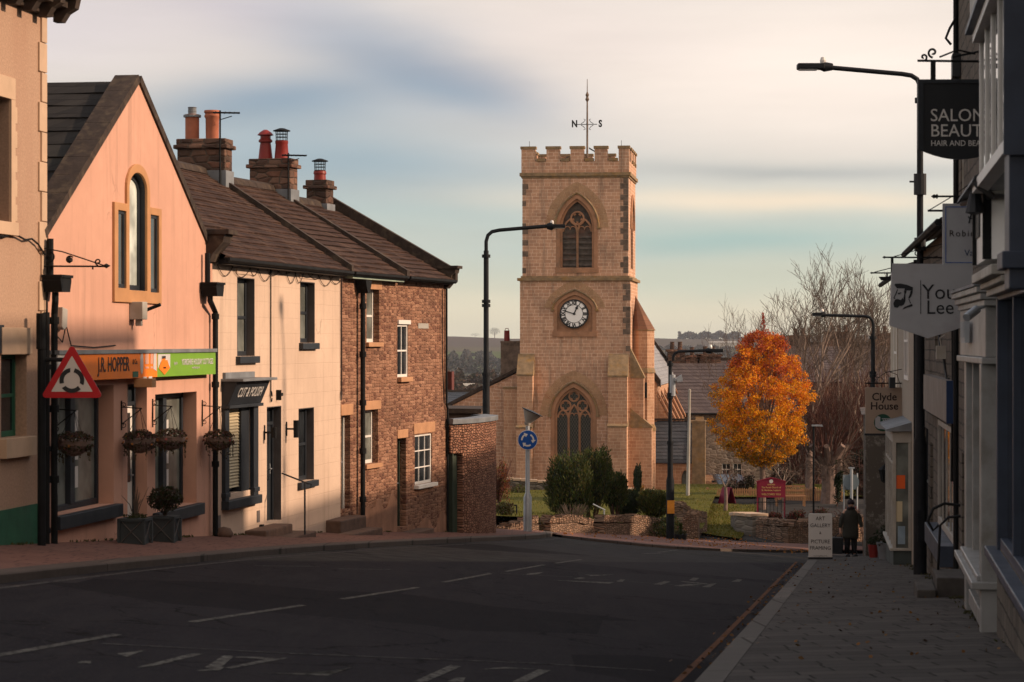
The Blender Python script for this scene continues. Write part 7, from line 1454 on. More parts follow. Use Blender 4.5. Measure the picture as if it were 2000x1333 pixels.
for i, (a, b, t_, lb_) in enumerate(((1492, 1530, 1000, 'dark red bedding plants beside the pale stone pier'), (1530, 1575, 996, 'dark red bedding plants behind the A-board wall'), (1572, 1625, 992, 'dark red bedding plants left of the walking person'), (1622, 1690, 990, 'dark red bedding plants behind the walking person'))):
    shrub('bedding_plants', lb_, a, b, t_, 1027, 88, [(.10, .015, .014), (.05, .02, .014), (.03, .035, .014)], 1500, 20+i, .04, .022, 30, None, 'bedding plants', 'bedding plants in the raised bed')
# ---- orange tree
def rvr(rr, s):
    v = Vector((rr.gauss(0, 1), rr.gauss(0, 1), rr.gauss(0, 1))); return v.normalized()*s
def orange_tree():
    D = 100.; s = D/F; o = Vector(((1489-1000)*s, D, (666.5-1006)*s)); e = empty('autumn_tree', o, 0, 'round-headed autumn tree in blazing orange and red leaf', 'tree')
    Z = lambda py: (1006-py)*s; r_ = random.Random(11); mb = MB(); mb.tube([(0, 0, -.3), (.02, 0, .8), (0, 0, Z(915))], [.17, .13, .12], 10); mb.build('trunk', m_bark, e)
    mb = MB(); tips = []
    for k in range(46):
        a = k*2.4; h = r_.uniform(.06, .95); top = Z(905)+(Z(655)-Z(905))*h; q = 1.9*math.sin(math.pi*(.18+.72*h))*r_.uniform(.5, .95); z0 = Z(915)+(top-Z(915))*.25
        p0 = Vector((0, 0, z0)); p2 = Vector((q*math.cos(a), q*math.sin(a), top)); p1 = (p0+p2)/2+Vector((0, 0, -.25)); mb.tube([p0, p1, p2], [.05, .03, .01], 5)
        for _ in range(4): v = rv(.6); mb.tube([p1.lerp(p2, .5), p2+v], [.012, .004], 4)
    mb.tube([(0, 0, Z(915)), (0, 0, Z(760)), (.05, 0, Z(625))], [.12, .07, .01], 7)
    for k in range(10): a = k*2.1; z = Z(655)+k*.06; mb.tube([(0, 0, z-.3), (.3*math.cos(a), .3*math.sin(a), z+.35)], [.012, .003], 4)
    mb.build('limbs', m_bark, e)
    items = []
    def prof(h):  # half width as the photo's outline shows it
        pts = [(0, .16), (.05, .48), (.12, .74), (.24, .94), (.42, 1.0), (.56, .98), (.66, .90), (.75, .77), (.84, .62), (.91, .50), (.97, .32), (1, .12)]
        for (a, b), (c, d) in zip(pts, pts[1:]):
            if h <= c: return b+(d-b)*(h-a)/(c-a)
        return 0
    z0, z1 = Z(914), Z(642); n = 0
    prof_ = prof
    cl = []
    while len(cl) < 520:
        h = r_.random(); a = r_.uniform(0, 6.283); R0 = 2.0*prof_(h); v = Vector((math.cos(a), math.sin(a), 0)); lump = 1+.20*noise.noise(Vector((v.x*2, v.y*2, h*4.5)))
        k = r_.random()**.40; p = Vector((v.x*R0*k*lump, v.y*R0*k*lump, z0+(z1-z0)*(.03+.94*h)))
        if any((p-q[0]).length < .17 for q in cl): continue
        cl.append((p, h, r_.uniform(.16, .34), .24*noise.noise(p*.8+Vector((1, 7, 3)))+r_.gauss(0, .10), r_.uniform(.8, 1.2)))
    for p, h, rad, sh_, br in cl:
        t = h+sh_
        for _ in range(int(82*(rad/.25)**2)):
            v = rvr(r_, 1); q = p+Vector((v.x, v.y, v.z*.8))*rad*r_.uniform(.35, 1.05); u_ = r_.random()
            if t > .80: c = (.42, .085, .030) if u_ < .6 else ((.56, .17, .02) if u_ < .85 else (.26, .05, .035))
            elif t > .5: c = (.68, .23, .015) if u_ < .5 else ((.48, .11, .025) if u_ < .7 else (.80, .36, .015))
            elif t > .18: c = (.84, .38, .012) if u_ < .55 else ((.55, .15, .015) if u_ < .8 else (.38, .22, .02))
            else: c = (.68, .31, .014) if u_ < .45 else ((.24, .18, .018) if u_ < .75 else (.50, .18, .014))
            items.append((q, rv()+Vector((0, 0, -.3)), r_.uniform(.036, .062), r_.uniform(.02, .032), tuple(x*br for x in jit(c, .2))))
    for _ in range(90): z = Z(645)+r_.random()*.7; q = .12*(1-(z-Z(645))/.9); items.append((Vector((r_.uniform(-q, q)+.03, r_.uniform(-q, q), z)), rv(), .05, .028, jit((.34, .06, .03))))
    leafmesh('crown', m_leaf, e, items)
orange_tree()
# ---- bare trees
def grow(mb, p, d, L_, r, lev, rr, up=.25, spread=.55, minr=.006, cnt=None):
    n = 4; pts = [p]; rs = [r]; q = p.copy(); dd = d.normalized()
    for i in range(n):
        dd = (dd+rvr(rr, .16)+Vector((0, 0, up*.22))).normalized(); q = q+dd*(L_/n); pts.append(q.copy()); rs.append(max(minr*.6, r*(1-.62*(i+1)/n)))
    (getattr(mb, 'big', mb) if lev > 2 else mb).tube(pts, rs, 6 if lev > 3 else (4 if lev > 1 else 3), cap=False)
    if lev <= 0: return
    k = rr.randint(3, 4) if lev > 1 else rr.randint(4, 5)
    for j in range(k):
        t = .3+.7*(j+rr.random())/k; i = min(n-1, int(t*n)); b = pts[i].lerp(pts[i+1], t*n-i); bd = (pts[i+1]-pts[i]).normalized()
        side = bd.cross(rvr(rr, 1)).normalized(); nd_ = (bd*(1-spread*.5)+side*spread+Vector((0, 0, up))).normalized()
        grow(mb, b, nd_, L_*rr.uniform(.48, .66), max(minr, rs[i]*.55), lev-1, rr, up, spread, minr)
def bare(label, px, D, base, top, stems, seed, r=.12, lev=4, up=.35, spread=.5, mat=m_twig, trunk=.3, lean=.16, name='bare_tree', group='bare winter trees behind the orange tree', minr=.008):
    s = D/F; o = Vector(((px-1000)*s, D, (666.5-base)*s)); e = empty(name, o, 0, label, 'tree', group); Ht = (base-top)*s; rr = random.Random(seed); th_ = Ht*trunk
    mb = MB(); mb.tube([(0, 0, -.4), (.02, 0, th_*.5), (0, 0, th_)], [r*1.25, r, r*.9], 9); mb.build('trunk', m_bark, e, smooth=True); mb = MB(); mb.big = MB()
    for k in range(stems):
        a = k*2.4+rr.random(); d = Vector((math.cos(a)*lean, math.sin(a)*lean, 1)); grow(mb, Vector((0, 0, th_*rr.uniform(.8, 1))), d, (Ht-th_)*rr.uniform(.50, .62), r*(.9 if stems == 1 else .55), lev, rr, up, spread, minr)
    mb.build('branches', mat, e)
    if mb.big.f: mb.big.build('stems', m_stem, e)
bare('tall pale-barked bare tree just right of the orange tree', 1580, 112, 985, 505, 6, 1, .17, 4, .28, .58, lean=.30, minr=.011)
bare('slender bare tree behind the tall pale-barked one', 1640, 118, 985, 538, 5, 2, .12, 4, .30, .55, lean=.24, minr=.011)
bare('bare tree filling the gap above the Clyde House sign', 1690, 120, 985, 530, 5, 3, .13, 4, .28, .56, lean=.28, minr=.011)
bare('bare tree partly behind the right-hand row of buildings', 1730, 122, 985, 555, 5, 4, .12, 4, .30, .55, lean=.24, minr=.011)
bare('small spreading bare treetop left of the orange tree crown', 1490, 135, 985, 585, 6, 5, .12, 4, .28, .58, m_twig, lean=.36)
bare('gnarled small bare fruit tree left of the notice board', 1417, 97, 990, 895, 3, 6, .07, 3, .0, .8, trunk=.4, lean=.55, group='gnarled fruit trees in front of the church lawn')
bare('gnarled small bare fruit tree behind the notice board', 1530, 99, 992, 880, 4, 7, .06, 3, -.05, .85, trunk=.45, lean=.7, group='gnarled fruit trees in front of the church lawn')
def pollard():
    D = 106.; s = D/F; o = Vector(((1618-1000)*s, D, (666.5-992)*s)); e = empty('pollarded_tree', o, 0, 'thick-trunked pollarded tree with a mass of red-brown shoots', 'tree'); rr = random.Random(21); Z = lambda py: (992-py)*s
    mb = MB(); mb.tube([(0, 0, -.4), (.05, 0, 1.0), (-.05, 0, 1.9), (.1, 0, Z(885))], [.42, .34, .30, .36], 12)
    for k in range(7): a = k*.9; mb.tube([(0, 0, Z(915)), (.5*math.cos(a), .5*math.sin(a), Z(885)), (.9*math.cos(a), .8*math.sin(a), Z(870))], [.2, .16, .12], 8)
    mb.build('trunk', m_bark, e); mb = MB(); m2 = MB()
    for k in range(90):
        a = rr.uniform(0, 6.28); q0 = rr.uniform(.1, 1.0); p = Vector((q0*math.cos(a), q0*.8*math.sin(a), Z(885)+rr.uniform(-.3, .3))); tl2 = rr.uniform(.15, .9)
        grow(mb if k % 4 else m2, p, Vector((math.cos(a)*tl2+.12, math.sin(a)*tl2, 1)), rr.uniform(1.5, 3.0), .028, 2, rr, .30, .45, .007)
    for k in range(150):
        a = rr.uniform(0, 6.28); p = Vector((.3*math.cos(a), .3*math.sin(a), rr.uniform(1.2, Z(890)))); t = p+Vector((math.cos(a)*rr.uniform(.5, 1.5), math.sin(a), rr.uniform(-.9, .8))); m2.tube([p, p.lerp(t, .5)+Vector((0, 0, .25)), t], [.015, .01, .003], 3, cap=False)
    mb.build('shoots', m_redtwig, e); m2.build('pale_shoots', m_twig, e)
pollard()
def thicket(label, px, D, base, top, wpx, seed, n=420):
    s = D/F; o = Vector(((px-1000)*s, D, (666.5-base)*s)); e = empty('bare_thicket', o, 0, label, 'tree', 'red-brown thickets behind the pollarded tree'); rr = random.Random(seed); H_ = (base-top)*s; w_ = wpx*s/2; mb = MB()
    for k in range(n//6):
        x = rr.uniform(-1, 1); p = Vector((x*w_*.7, rr.uniform(-1, 1), rr.uniform(0, H_*.15))); h = H_*rr.uniform(.3, .45)*(1-.25*abs(x)); grow(mb, p, Vector((x*.25+rr.uniform(-.1, .1), 0, 1)), h, .05, 3 if k % 3 == 0 else 2, rr, .35, .5, .010)
    mb.build('branches', m_redtwig, e); mb = MB(); mb.tube([(0, 0, -.3), (0, 0, H_*.4)], [.2, .12], 8); mb.build('trunk', m_bark, e)
thicket('dense red-brown thicket behind the pollarded tree', 1660, 126, 985, 655, 130, 5); thicket('dense red-brown thicket beside the right-hand row', 1735, 124, 985, 640, 110, 6); thicket('dense red-brown thicket half hidden by the orange tree', 1570, 130, 985, 690, 90, 7, 300)
# hedgerows, woods and single trees far away
def wood(name, label, spec, cols, seed, kind=None, cat=None, n=3000, sz=1.0, ):
    r_ = random.Random(seed); it = []
    for (pa, pb, yb, yt, D) in spec:
        m = int(n*(pb-pa)/sum(q[1]-q[0] for q in spec))
        for _ in range(m):
            f = r_.random(); px = pa+(pb-pa)*f; lump = .55+.45*abs(math.sin(px*.11+seed)+noise.noise(Vector((px*.05, seed, 0)))); s = D/F; h = (yb-yt)*s*lump*r_.random()**.6; Dd = D*(1+r_.uniform(-.015, .015))
            it.append((Vector(((px-1000)/F*Dd, Dd, (666.5-yb)*s+h)), rv(), D*.0007*sz*r_.uniform(.6, 1.4), D*.00045*sz, jit(cols[r_.randrange(len(cols))], .35)))
    o = leafmesh(name, m_leaf, None, it)
    return tag(o, label, cat, None, kind)
wc = [(.045, .045, .04), (.06, .052, .045), (.035, .04, .035)]
wood('distant_wood', None, [(1325, 1445, 664, 648, 3150), (1440, 1800, 668, 656, 3100)], wc, 1, 'stuff', n=5000, sz=1.1)
wood('far_woodland', None, [(870, 1015, 742, 700, 1500), (870, 1015, 722, 690, 1900), (905, 960, 700, 686, 2100), (875, 1015, 712, 700, 2000), (1270, 1450, 704, 682, 1900), (1270, 1450, 690, 676, 2300)], wc, 2, 'stuff', n=9000)
wood('near_woodland', None, [(860, 1020, 775, 722, 620), (860, 1020, 782, 745, 420), (830, 1020, 800, 758, 330), (1270, 1330, 760, 705, 500)], [(.06, .045, .035), (.085, .055, .04), (.05, .048, .035)], 3, 'stuff', n=9000, sz=1.2)
for lb_, px, yb, yt, D in (('lone bare tree on the hilltop between the lamp post and the church', 966, 659, 640, 3150), ('small bushy copse on the hilltop left of the lamp post', 928, 659, 651, 3150)):
    s = D/F; e = empty('hilltop_tree', ((px-1000)*s, D, (666.5-yb)*s), 0, lb_, 'tree'); H_ = (yb-yt)*s; mb = MB(); mb.tube([(0, 0, -1), (0, 0, H_*.5)], [H_*.05, H_*.03], 6); mb.build('trunk', m_bark, e)
    leafmesh('crown', m_leaf, e, [(Vector((0, 0, H_*.62))+Vector((v.x*H_*(.6 if px > 950 else 1.3), v.y*H_*.5, v.z*H_*.38)), rv(), H_*.035, H_*.012, jit((.05, .045, .04))) for v in (rv() for _ in range(700))])
# ================================================================ STREET FURNITURE
def street_lamp(label, px, D, base_py, pts, head, r=.085, col=m_lampblk, base_h=1.8, extra=None, z0=None):
    """pts: photo points of the arm from the column top; head: (px0, px1, py)"""
    s = D/F; zb = (666.5-base_py)*s; o = Vector(((px-1000)*s, D, zb)); e = empty('street_lamp', o, 0, label, 'street lamp', 'street lamps'); P = lambda p: ((p[0]-px)*s, 0, (base_py-p[1])*s)
    mb = MB(); top = P(pts[0]); mb.lathe([(r*1.45, -.3), (r*1.45, base_h), (r*1.05, base_h+.15), (r*.95, top[2]*.55)], n=14, cap=False); mb.lathe([(r*.95, top[2]*.55), (r*.72, top[2]*.57), (r*.68, top[2])], n=14, cap=False)
    for z in (top[2]*.55, top[2]*.80, top[2]*.815, top[2]*.98): mb.lathe([(r*1.15, z-.05), (r*1.15, z+.05)], n=14)
    mb.box(-r*.7, r*.7, -r*1.5, -r*1.3, .5, 1.1); mb.build('column', col, e, smooth=True)
    mb = MB(); pp = [P(p) for p in pts]; mb.tube(pp, r*.52, 10); mb.build('arm', col, e, smooth=True)
    a, b = P((head[0], head[2])), P((head[1], head[2])); mb = MB(); L_ = b[0]-a[0]; sg = 1 if L_ > 0 else -1; x0 = a[0]; zz = a[2]
    mb.tube([(x0, 0, zz), (x0+L_*.25, 0, zz), (x0+L_*.38, 0, zz+.0)], [r*.8, r*1.15, r*.7], 8); mb.box(min(x0+L_*.25, x0+L_), max(x0+L_*.25, x0+L_), -.14, .14, zz-.05, zz+.06); hd = mb.build('lamp_head', col, e, bevel=.02)
    mb = MB(); mb.lathe([(.055, .07), (.06, .12), (.04, .18), (0, .19)], (x0+L_*.28, 0, zz), 10); mb.build('photocell', m_signwhite, hd); mb = MB(); mb.box(min(x0+L_*.45, x0+L_*.95), max(x0+L_*.45, x0+L_*.95), -.11, .11, zz-.065, zz-.052); mb.build('lens', m_galv, hd)
    return e, P
la, P = street_lamp('tall black street lamp on the right pavement beside the shop signs', 1797, 46, 1109, [(1797, 178), (1796, 165), (1791, 155), (1780, 148), (1762, 145), (1627, 133)], (1627, 1557, 131), .088, base_h=2.35)
mb = MB(); p = P((1797, 345)); mb.lathe([(.12, -.35), (.12, .05)], p, 12); mb.tube([(p[0]-.2, 0, p[2]-.1), (p[0]+.1, 0, p[2]-.1)], .02, 6); p2 = P((1797, 470)); mb.lathe([(.11, -.2), (.11, .05)], p2, 12); mb.build('clamp', m_signblk, la)
la, P = street_lamp('tall black street lamp rising behind the yard wall left of the tower', 949.5, 75, 1026, [(949.5, 490), (949.5, 472), (953, 460), (961, 453), (975, 450), (1068, 442)], (1068, 1104, 442.5), .115)
la, P = street_lamp('grey street lamp with a CCTV camera at the lawn wall corner', 1309, 74, 1061, [(1315, 705), (1315, 698), (1318, 691), (1325, 687), (1378, 685)], (1378, 1412, 685.5), .085, base_h=1.9)
mb = MB(); p = P((1313, 742)); mb.lathe([(.1, -.5), (.1, .15)], p, 12); mb.box(p[0]+.05, p[0]+.3, -.12, .05, p[2]-.03, p[2]+.03); mb.prism([(p[0]+.14, p[2]-.08), (p[0]+.32, p[2]-.04), (p[0]+.28, p[2]+.16), (p[0]+.12, p[2]+.06)], -.14, -.02); mb.build('cctv_camera', m_galv, la); mb = MB(); p = P((1309, 990)); mb.box(p[0]-.1, p[0]+.12, -.16, -.13, p[2]-.2, p[2]+.2); mb.build('yellow_notice', plain('yellow_notice', (.65, .26, .03), .5), la)
la, P = street_lamp('black street lamp beyond the beige hanging sign, arm pointing left', 1705, 80, 1066, [(1706, 652), (1706, 635), (1704, 626), (1698, 620), (1690, 618), (1613, 616)], (1613, 1587, 614.5), .10)
# thin black pole behind the A-board
e = empty('slim_lamp_post', ((1589-1000)/F*84, 84, (666.5-1062)/F*84), 0, 'thin black post with a small lamp behind the white A-board', 'lamp post'); s = 84/F; mb = MB(); mb.tube([(0, 0, -.3), (0, 0, 232*s)], .035, 8); mb.build('post', m_black, e); mb = MB(); mb.tube([(0, 0, 230*s), (18*s, 0, 229*s)], .02, 6); mb.box(-.06, .3, -.05, .05, 229*s, 232*s); mb.build('lamp_head', m_galv, e)
# triangular roundabout warning sign
D = 33.3; s = D/F; x = (80-1000)*s; y = D; e = empty('roundabout_warning_sign', (x, y, G(x, y)+PV), 0, 'red triangular roundabout warning sign on a black post', 'road sign'); Z = lambda py: (666.5-py)*s-G(x, y)-PV; X = lambda px: (px-80)*s
mb = MB(); mb.tube([(0, .05, -.2), (0, .05, Z(683))], .058, 12); mb.lathe([(.065, Z(612)), (.065, Z(682)), (.02, Z(684))][::1], (-.02, .1, 0), 12); mb.tube([(0, .05, Z(703)), (X(150), .05, Z(703))], .03, 8); mb.tube([(0, .05, Z(764)), (X(150), .05, Z(764))], .02, 8); mb.build('post', m_black, e)
def rtri(c, R_, rad, n=7):
    pts = []
    for k in range(3):
        a = math.pi/2+k*2*math.pi/3; cc = (c[0]+(R_-2*rad)*math.cos(a), c[1]+(R_-2*rad)*math.sin(a))
        for j in range(n): b = a-math.pi/3+2*math.pi/3*j/(n-1); pts.append((cc[0]+rad*math.cos(b), cc[1]+rad*math.sin(b)))
    return pts
c = (X(141), Z(742)); R_ = 71*s; mb = MB(); mb.prism(rtri(c, R_, .045), -.02, .0); mb.build('red_plate', m_signred, e); mb = MB(); mb.prism(rtri((c[0], c[1]), R_*.66, .006), -.024, -.02); mb.build('white_field', m_signwhite, e)
mb = MB(); rc = 20*s
for k in range(3):
    a0 = R(75-120*k); pts = []
    n = 10; ro, ri = rc*1.22, rc*.80
    pts = [(c[0]+ro*math.cos(a0-R(98)*j/n), c[1]-.01+ro*math.sin(a0-R(98)*j/n)) for j in range(n+1)]+[(c[0]+ri*math.cos(a0+R(4)-R(98)*j/n), c[1]-.01+ri*math.sin(a0+R(4)-R(98)*j/n)) for j in range(n, -1, -1)]
    mb.prism(pts[::-1], -.028, -.024)
mb.build('roundabout_arrows', m_signblk, e)
# blue mini-roundabout sign
D = 66.8; s = D/F; x = (1030.5-1000)*s; e = empty('roundabout_sign', (x, D, (666.5-1046)*s), 0, 'round blue roundabout sign on a grey post with a conical lamp', 'road sign'); Z = lambda py: (1046-py)*s
mb = MB(); mb.lathe([(.115, -.2), (.115, Z(972)), (.062, Z(962)), (.055, Z(832))], n=14); mb.build('post', m_galv, e, smooth=True)
c = (0, Z(859.5)); r_ = 19.5*s; mb = MB(); mb.lathe([(r_, 0), (r_, .02)], (0, -.07, c[1]), 40, m=Matrix.Rotation(R(90), 3, 'X')); mb.build('white_rim', m_signwhite, e); mb = MB(); mb.lathe([(r_*.95, 0), (r_*.95, .004)], (0, -.09, c[1]), 40, m=Matrix.Rotation(R(90), 3, 'X')); mb.build('blue_disc', m_signblue, e)
mb = MB()
for k in range(3):
    a0 = R(62-120*k); n = 8; ro, ri = r_*.66, r_*.50; sw = R(62)
    pts = [(ro*math.cos(a0-sw*j/n), c[1]+ro*math.sin(a0-sw*j/n)) for j in range(n+1)]+[(ri*math.cos(a0-sw*j/n), c[1]+ri*math.sin(a0-sw*j/n)) for j in range(n, -1, -1)]; mb.prism(pts[::-1], -.099, -.094)
    ae = a0-sw; m_ = r_*.58; mb.prism([(r_*.82*math.cos(ae), c[1]+r_*.82*math.sin(ae)), (r_*.34*math.cos(ae), c[1]+r_*.34*math.sin(ae)), (m_*math.cos(ae-R(32)), c[1]+m_*math.sin(ae-R(32)))], -.099, -.094)
mb.build('white_arrows', m_signwhite, e)
mb = MB(); T = Matrix.Rotation(R(24), 3, 'Y'); mb.lathe([(.07, Z(831)), (.10, Z(825))], n=14); mb.lathe([(.08, .0), (.26, .30), (.27, .31)], (0, 0, Z(826)), 24, m=T, cap=False); mb.build('lamp_cone', m_whited, e, smooth=True); mb = MB(); mb.lathe([(.31, .31), (.32, .33), (.0, .36)], (0, 0, Z(826)), 24, m=T); mb.build('lamp_hood', m_signblk, e)
# flagpole
D = 104; s = D/F; e = empty('flagpole', ((1343-1000)*s, D, (666.5-987)*s), 0, 'white flagpole leaning slightly beside the church porch', 'flagpole'); mb = MB(); mb.tube([(0, 0, .1), (4*s, 0, 221*s)], [.085, .05], 12); mb.lathe([(.06, 0), (.06, .1), (0, .14)], (4*s, 0, 221*s), 10); mb.build('pole', m_whited, e); mb = MB(); mb.lathe([(.22, 0), (.2, .05), (.1, .14)], n=16); mb.build('base', m_whited, e)
# back of a round sign on a post
D = 90; s = D/F; x = (1663-1000)*s; zb = G(x, D); e = empty('road_sign_back', (x, D, zb), 0, 'grey backs of a round road sign on a galvanised post', 'road sign'); Z = lambda py: (666.5-py)*s-zb; mb = MB(); mb.tube([(0, 0, -.2), (0, 0, Z(914))], .055, 10); mb.box(-.11, .11, -.05, .05, Z(916), Z(913)); mb.tube([(-14*s, .1, Z(930)), (-14*s, .1, -.2)], .03, 6); mb.tube([(12*s, .1, Z(925)), (12*s, .1, -.2)], .03, 6); mb.build('post', m_galv, e)
m_back = plain('blue_grey_sign_back', (.17, .22, .25), .5, var=.1); mb = MB(); mb.lathe([(15.5*s, 0), (15.5*s, .02)], (0, .08, Z(942)), 28, m=Matrix.Rotation(R(90), 3, 'X')); mb.build('round_plate', m_back, e); mb = MB(); mb.box(-16*s, 14*s, .1, .115, Z(957), Z(928)); mb.build('square_plate', m_back, e)
# church notice board
D = 93; s = D/F; x = (1506-1000)*s; zb = G(x, D); e = empty('church_notice_board', (x, D, zb), 0, 'maroon church notice board with arched top and gold lettering', 'sign'); Z = lambda py: (666.5-py)*s-zb; X = lambda px: (px-1506)*s
mb = MB(); mb.box(X(1478), X(1481), -.03, .03, -.2, Z(941)); mb.box(X(1531), X(1534), -.03, .03, -.2, Z(941)); mb.build('post', m_maroon, e)
mb = MB(); mb.prism([(X(1481), Z(972)), (X(1531), Z(972)), (X(1531), Z(941)), (X(1514), Z(936)), (X(1506), Z(934.5)), (X(1498), Z(936)), (X(1481), Z(941))], -.04, .0); mb.prism([(X(1477), Z(942)), (X(1477), Z(940)), (X(1498), Z(934)), (X(1506), Z(932.5)), (X(1514), Z(934)), (X(1535), Z(940)), (X(1535), Z(942)), (X(1514), Z(936)), (X(1506), Z(934.5)), (X(1498), Z(936))][::-1], -.06, .02); mb.build('board', m_maroon, e)
mb = MB(); mb.lathe([(.075, 0), (.075, .006)], (0, -.041, Z(940.5)), 16, m=Matrix.Rotation(R(90), 3, 'X')); mb.build('crest_emblem', m_signwhite, e)
for t_, z_, sz_, xs_ in (('LEYBURN', 947, .07, 1), ('The Parish Church of', 952.5, .095, .9), ('St. Matthew, Leyburn', 958, .095, .9), ('WELCOMES YOU', 966, .105, .92)): text(e, t_, sz_, 0, Z(z_), -.043, m_gold, xs=xs_, bold=.001)
# maroon folding board
D = 106; s = D/F; x = (1420-1000)*s; zb = (666.5-985)*s; e = empty('folding_sign', (x, D, zb), R(38), 'maroon folding sandwich board standing open on the church path', 'sign'); mb = MB(); M1 = Matrix.Rotation(R(-20), 3, 'Y'); M2 = Matrix.Rotation(R(20), 3, 'Y')
mb.obox((.17, 0, .36), .03, .52, .80, M1); mb.obox((-.17, 0, .36), .03, .52, .80, M2); mb.build('boards', m_maroon, e); mb = MB()
for k in range(4): z = .52-k*.11; mb.obox((.19+(.36-z)*.36-.0, 0, z), .004, .36, .045, M1)
mb.build('lettering', m_gold, e)
# white A-board
D = 61.0; s = D/F; x = (1602-1000)*s; zb = kerbz(x, D); e = empty('pavement_sign', (x, D, zb), R(-4), 'white rounded pavement sign reading Art Gallery and Picture Framing', 'sign'); Hh = 89*s; Wh = 46*s
def rr_rect(x0, x1, z0, z1, r, n=4): return [(x0, z0), (x1, z0)] + [(x1-r+r*math.cos(t*math.pi/2/n), z1-r+r*math.sin(t*math.pi/2/n)) for t in range(n+1)] + [(x0+r-r*math.sin(t*math.pi/2/n), z1-r+r*math.cos(t*math.pi/2/n)) for t in range(n+1)]
mb = MB(); mb.prism(rr_rect(-Wh/2, Wh/2, .03, Hh, .05), -.06, -.03); mb.box(-Wh/2+.02, Wh/2-.02, .28, .31, .03, Hh-.1); mb.build('panel', m_signwhite, e, bevel=.004)
mb = MB(); mb.box(-Wh/2-.01, Wh/2+.01, -.08, .34, 0, .05); mb.build('base', m_signblk, e)
for t_, py, sz_ in (('ART', 1023, .135), ('GALLERY', 1036.5, .135), ('&', 1051, .10), ('PICTURE', 1068, .135), ('FRAMING', 1080.5, .135), ('www.artgallery.co.uk', 1095.5, .04)): text(e, t_, sz_, 0, (1102-py)*s, -.063, m_ink, xs=.92 if sz_ > .05 else 1)
# planter tub
D = 74.5; s = D/F; x = (1329-1000)*s; e = empty('planter_tub', (x, D, (666.5-1063)*s), 0, 'low round dark planter tub on the far pavement', 'planter'); mb = MB(); mb.lathe([(.17, 0), (.20, .26), (.215, .27), (.215, .31), (.18, .29)], n=20); mb.lathe([(.19, .06), (.195, .085)], n=20); mb.build('tub', m_signblk, e); leafmesh('plants', m_leaf, e, [(Vector((rnd.uniform(-.17, .17), rnd.uniform(-.17, .17), .3+rnd.uniform(0, .1))), rv()+Vector((0, 0, 1)), .05, .015, jit((.06, .06, .03))) for _ in range(160)]+[(Vector((rnd.uniform(-.04, .04), 0, .3+rnd.random()*.35)), rv(), .05, .02, jit((.07, .10, .03))) for _ in range(120)])
# handrails
def rail(label, pts, D, posts=(), name='handrail', r=.022, mat=m_galv):
    s = D/F; o = Vector(((pts[0][0]-1000)*s, D, (666.5-pts[0][1])*s)); e = empty(name, o, 0, label, 'handrail'); mb = MB(); mb.tube([((p[0]-pts[0][0])*s, (p[2] if len(p) > 2 else 0), (pts[0][1]-p[1])*s) for p in pts], r, 8); mb.build('rail', mat, e)
    for (a, y0, y1, dy) in posts: mb = MB(); mb.tube([((a-pts[0][0])*s, dy, (pts[0][1]-y0)*s), ((a-pts[0][0])*s, dy, (pts[0][1]-y1)*s)], r*1.1, 8); mb.build('post', mat, e)
rail('metal handrail above the churchyard gateway steps', [(1158, 985), (1182, 997)], 75, [(1180, 996, 1040, 0)])
rail('low dark handrail on the lawn beside the yard wall', [(968, 981), (1010, 988)], 75, [(1009, 988, 1008, 0)], mat=m_black)
rail('thin handrail beside the steps of the cream house', [(549, 926, .2), (604, 943, -.3), (611, 944, -.3), (610, 952, -.3)], 46.2, [(598, 941, 1042, -.3)], r=.016, mat=m_dkgrey)
# picket fence and bench
def fence(label, pa, pb, D0, D1, yt, yb, n, mat=m_wood, name='picket_fence'):
    a = Vector(((pa-1000)/F*D0, D0)); b = Vector(((pb-1000)/F*D1, D1)); zb = (666.5-yb)/F*D0; o = Vector((a.x, a.y, zb)); d = b-a; L_ = d.length; e = empty(name, o, math.atan2(d.y, d.x), label, 'fence', 'picket fences behind the church lawn'); h = (yb-yt)/F*D0
    for k in range(int(L_/2)+1): mb = MB(); mb.box(k*2-.05, k*2+.05, .03, .13, -.5, h*1.02); mb.build('post', mat, e)
    mb = MB(); mb.box(0, L_, .0, .03, h*.2, h*.29); mb.box(0, L_, .0, .03, h*.74, h*.83); mb.build('rail', mat, e); mb = MB(); r_ = random.Random(n)
    for k in range(n): x = L_*(k+.5)/n; hh = h*r_.uniform(.95, 1.02); w_ = .038; mb.prism([(x-w_, .04), (x+w_, .04), (x+w_, hh-.06), (x, hh), (x-w_, hh-.06)], -.02, 0)
    mb.build('pickets', mat, e)
fence('picket fence left of the church notice board', 1382, 1478, 112, 112, 953, 976, 22); fence('picket fence between the notice board and the pollarded tree', 1514, 1646, 110, 108, 950, 987, 32)
D = 103; s = D/F; e = empty('garden_bench', ((1516-1000)*s, D, (666.5-988)*s), 0, 'slatted wooden bench behind the church notice board', 'bench'); L_ = 58*s; mb = MB()
for z in (.40, .58, .76): mb.box(0, L_, .42, .45, z, z+.08)
mb.build('backrest', m_wood, e); mb = MB(); 
for y in (0, .13, .26): mb.box(0, L_, y, y+.1, .38, .41)
mb.build('seat', m_wood, e)
for x in (.02, L_-.08):
    for y, h in ((.0, .38), (.45, .84)): mb = MB(); mb.box(x, x+.06, y, y+.06, -.05, h); mb.build('leg', m_wood, e)
# iron railing in the flower bed
e = empty('iron_railing', (9.1, 90.5, G(9.1, 90.5)+.3), 0, 'short black spiked railing in the flower bed', 'railing'); mb = MB()
for k in range(9): mb.tube([(k*.14, 0, -.3), (k*.14, 0, .52), (k*.14, 0, .62)], [.012, .012, .0], 5)
mb.box(-.02, 1.16, -.012, .012, .4, .43); mb.build('bars', m_black, e)
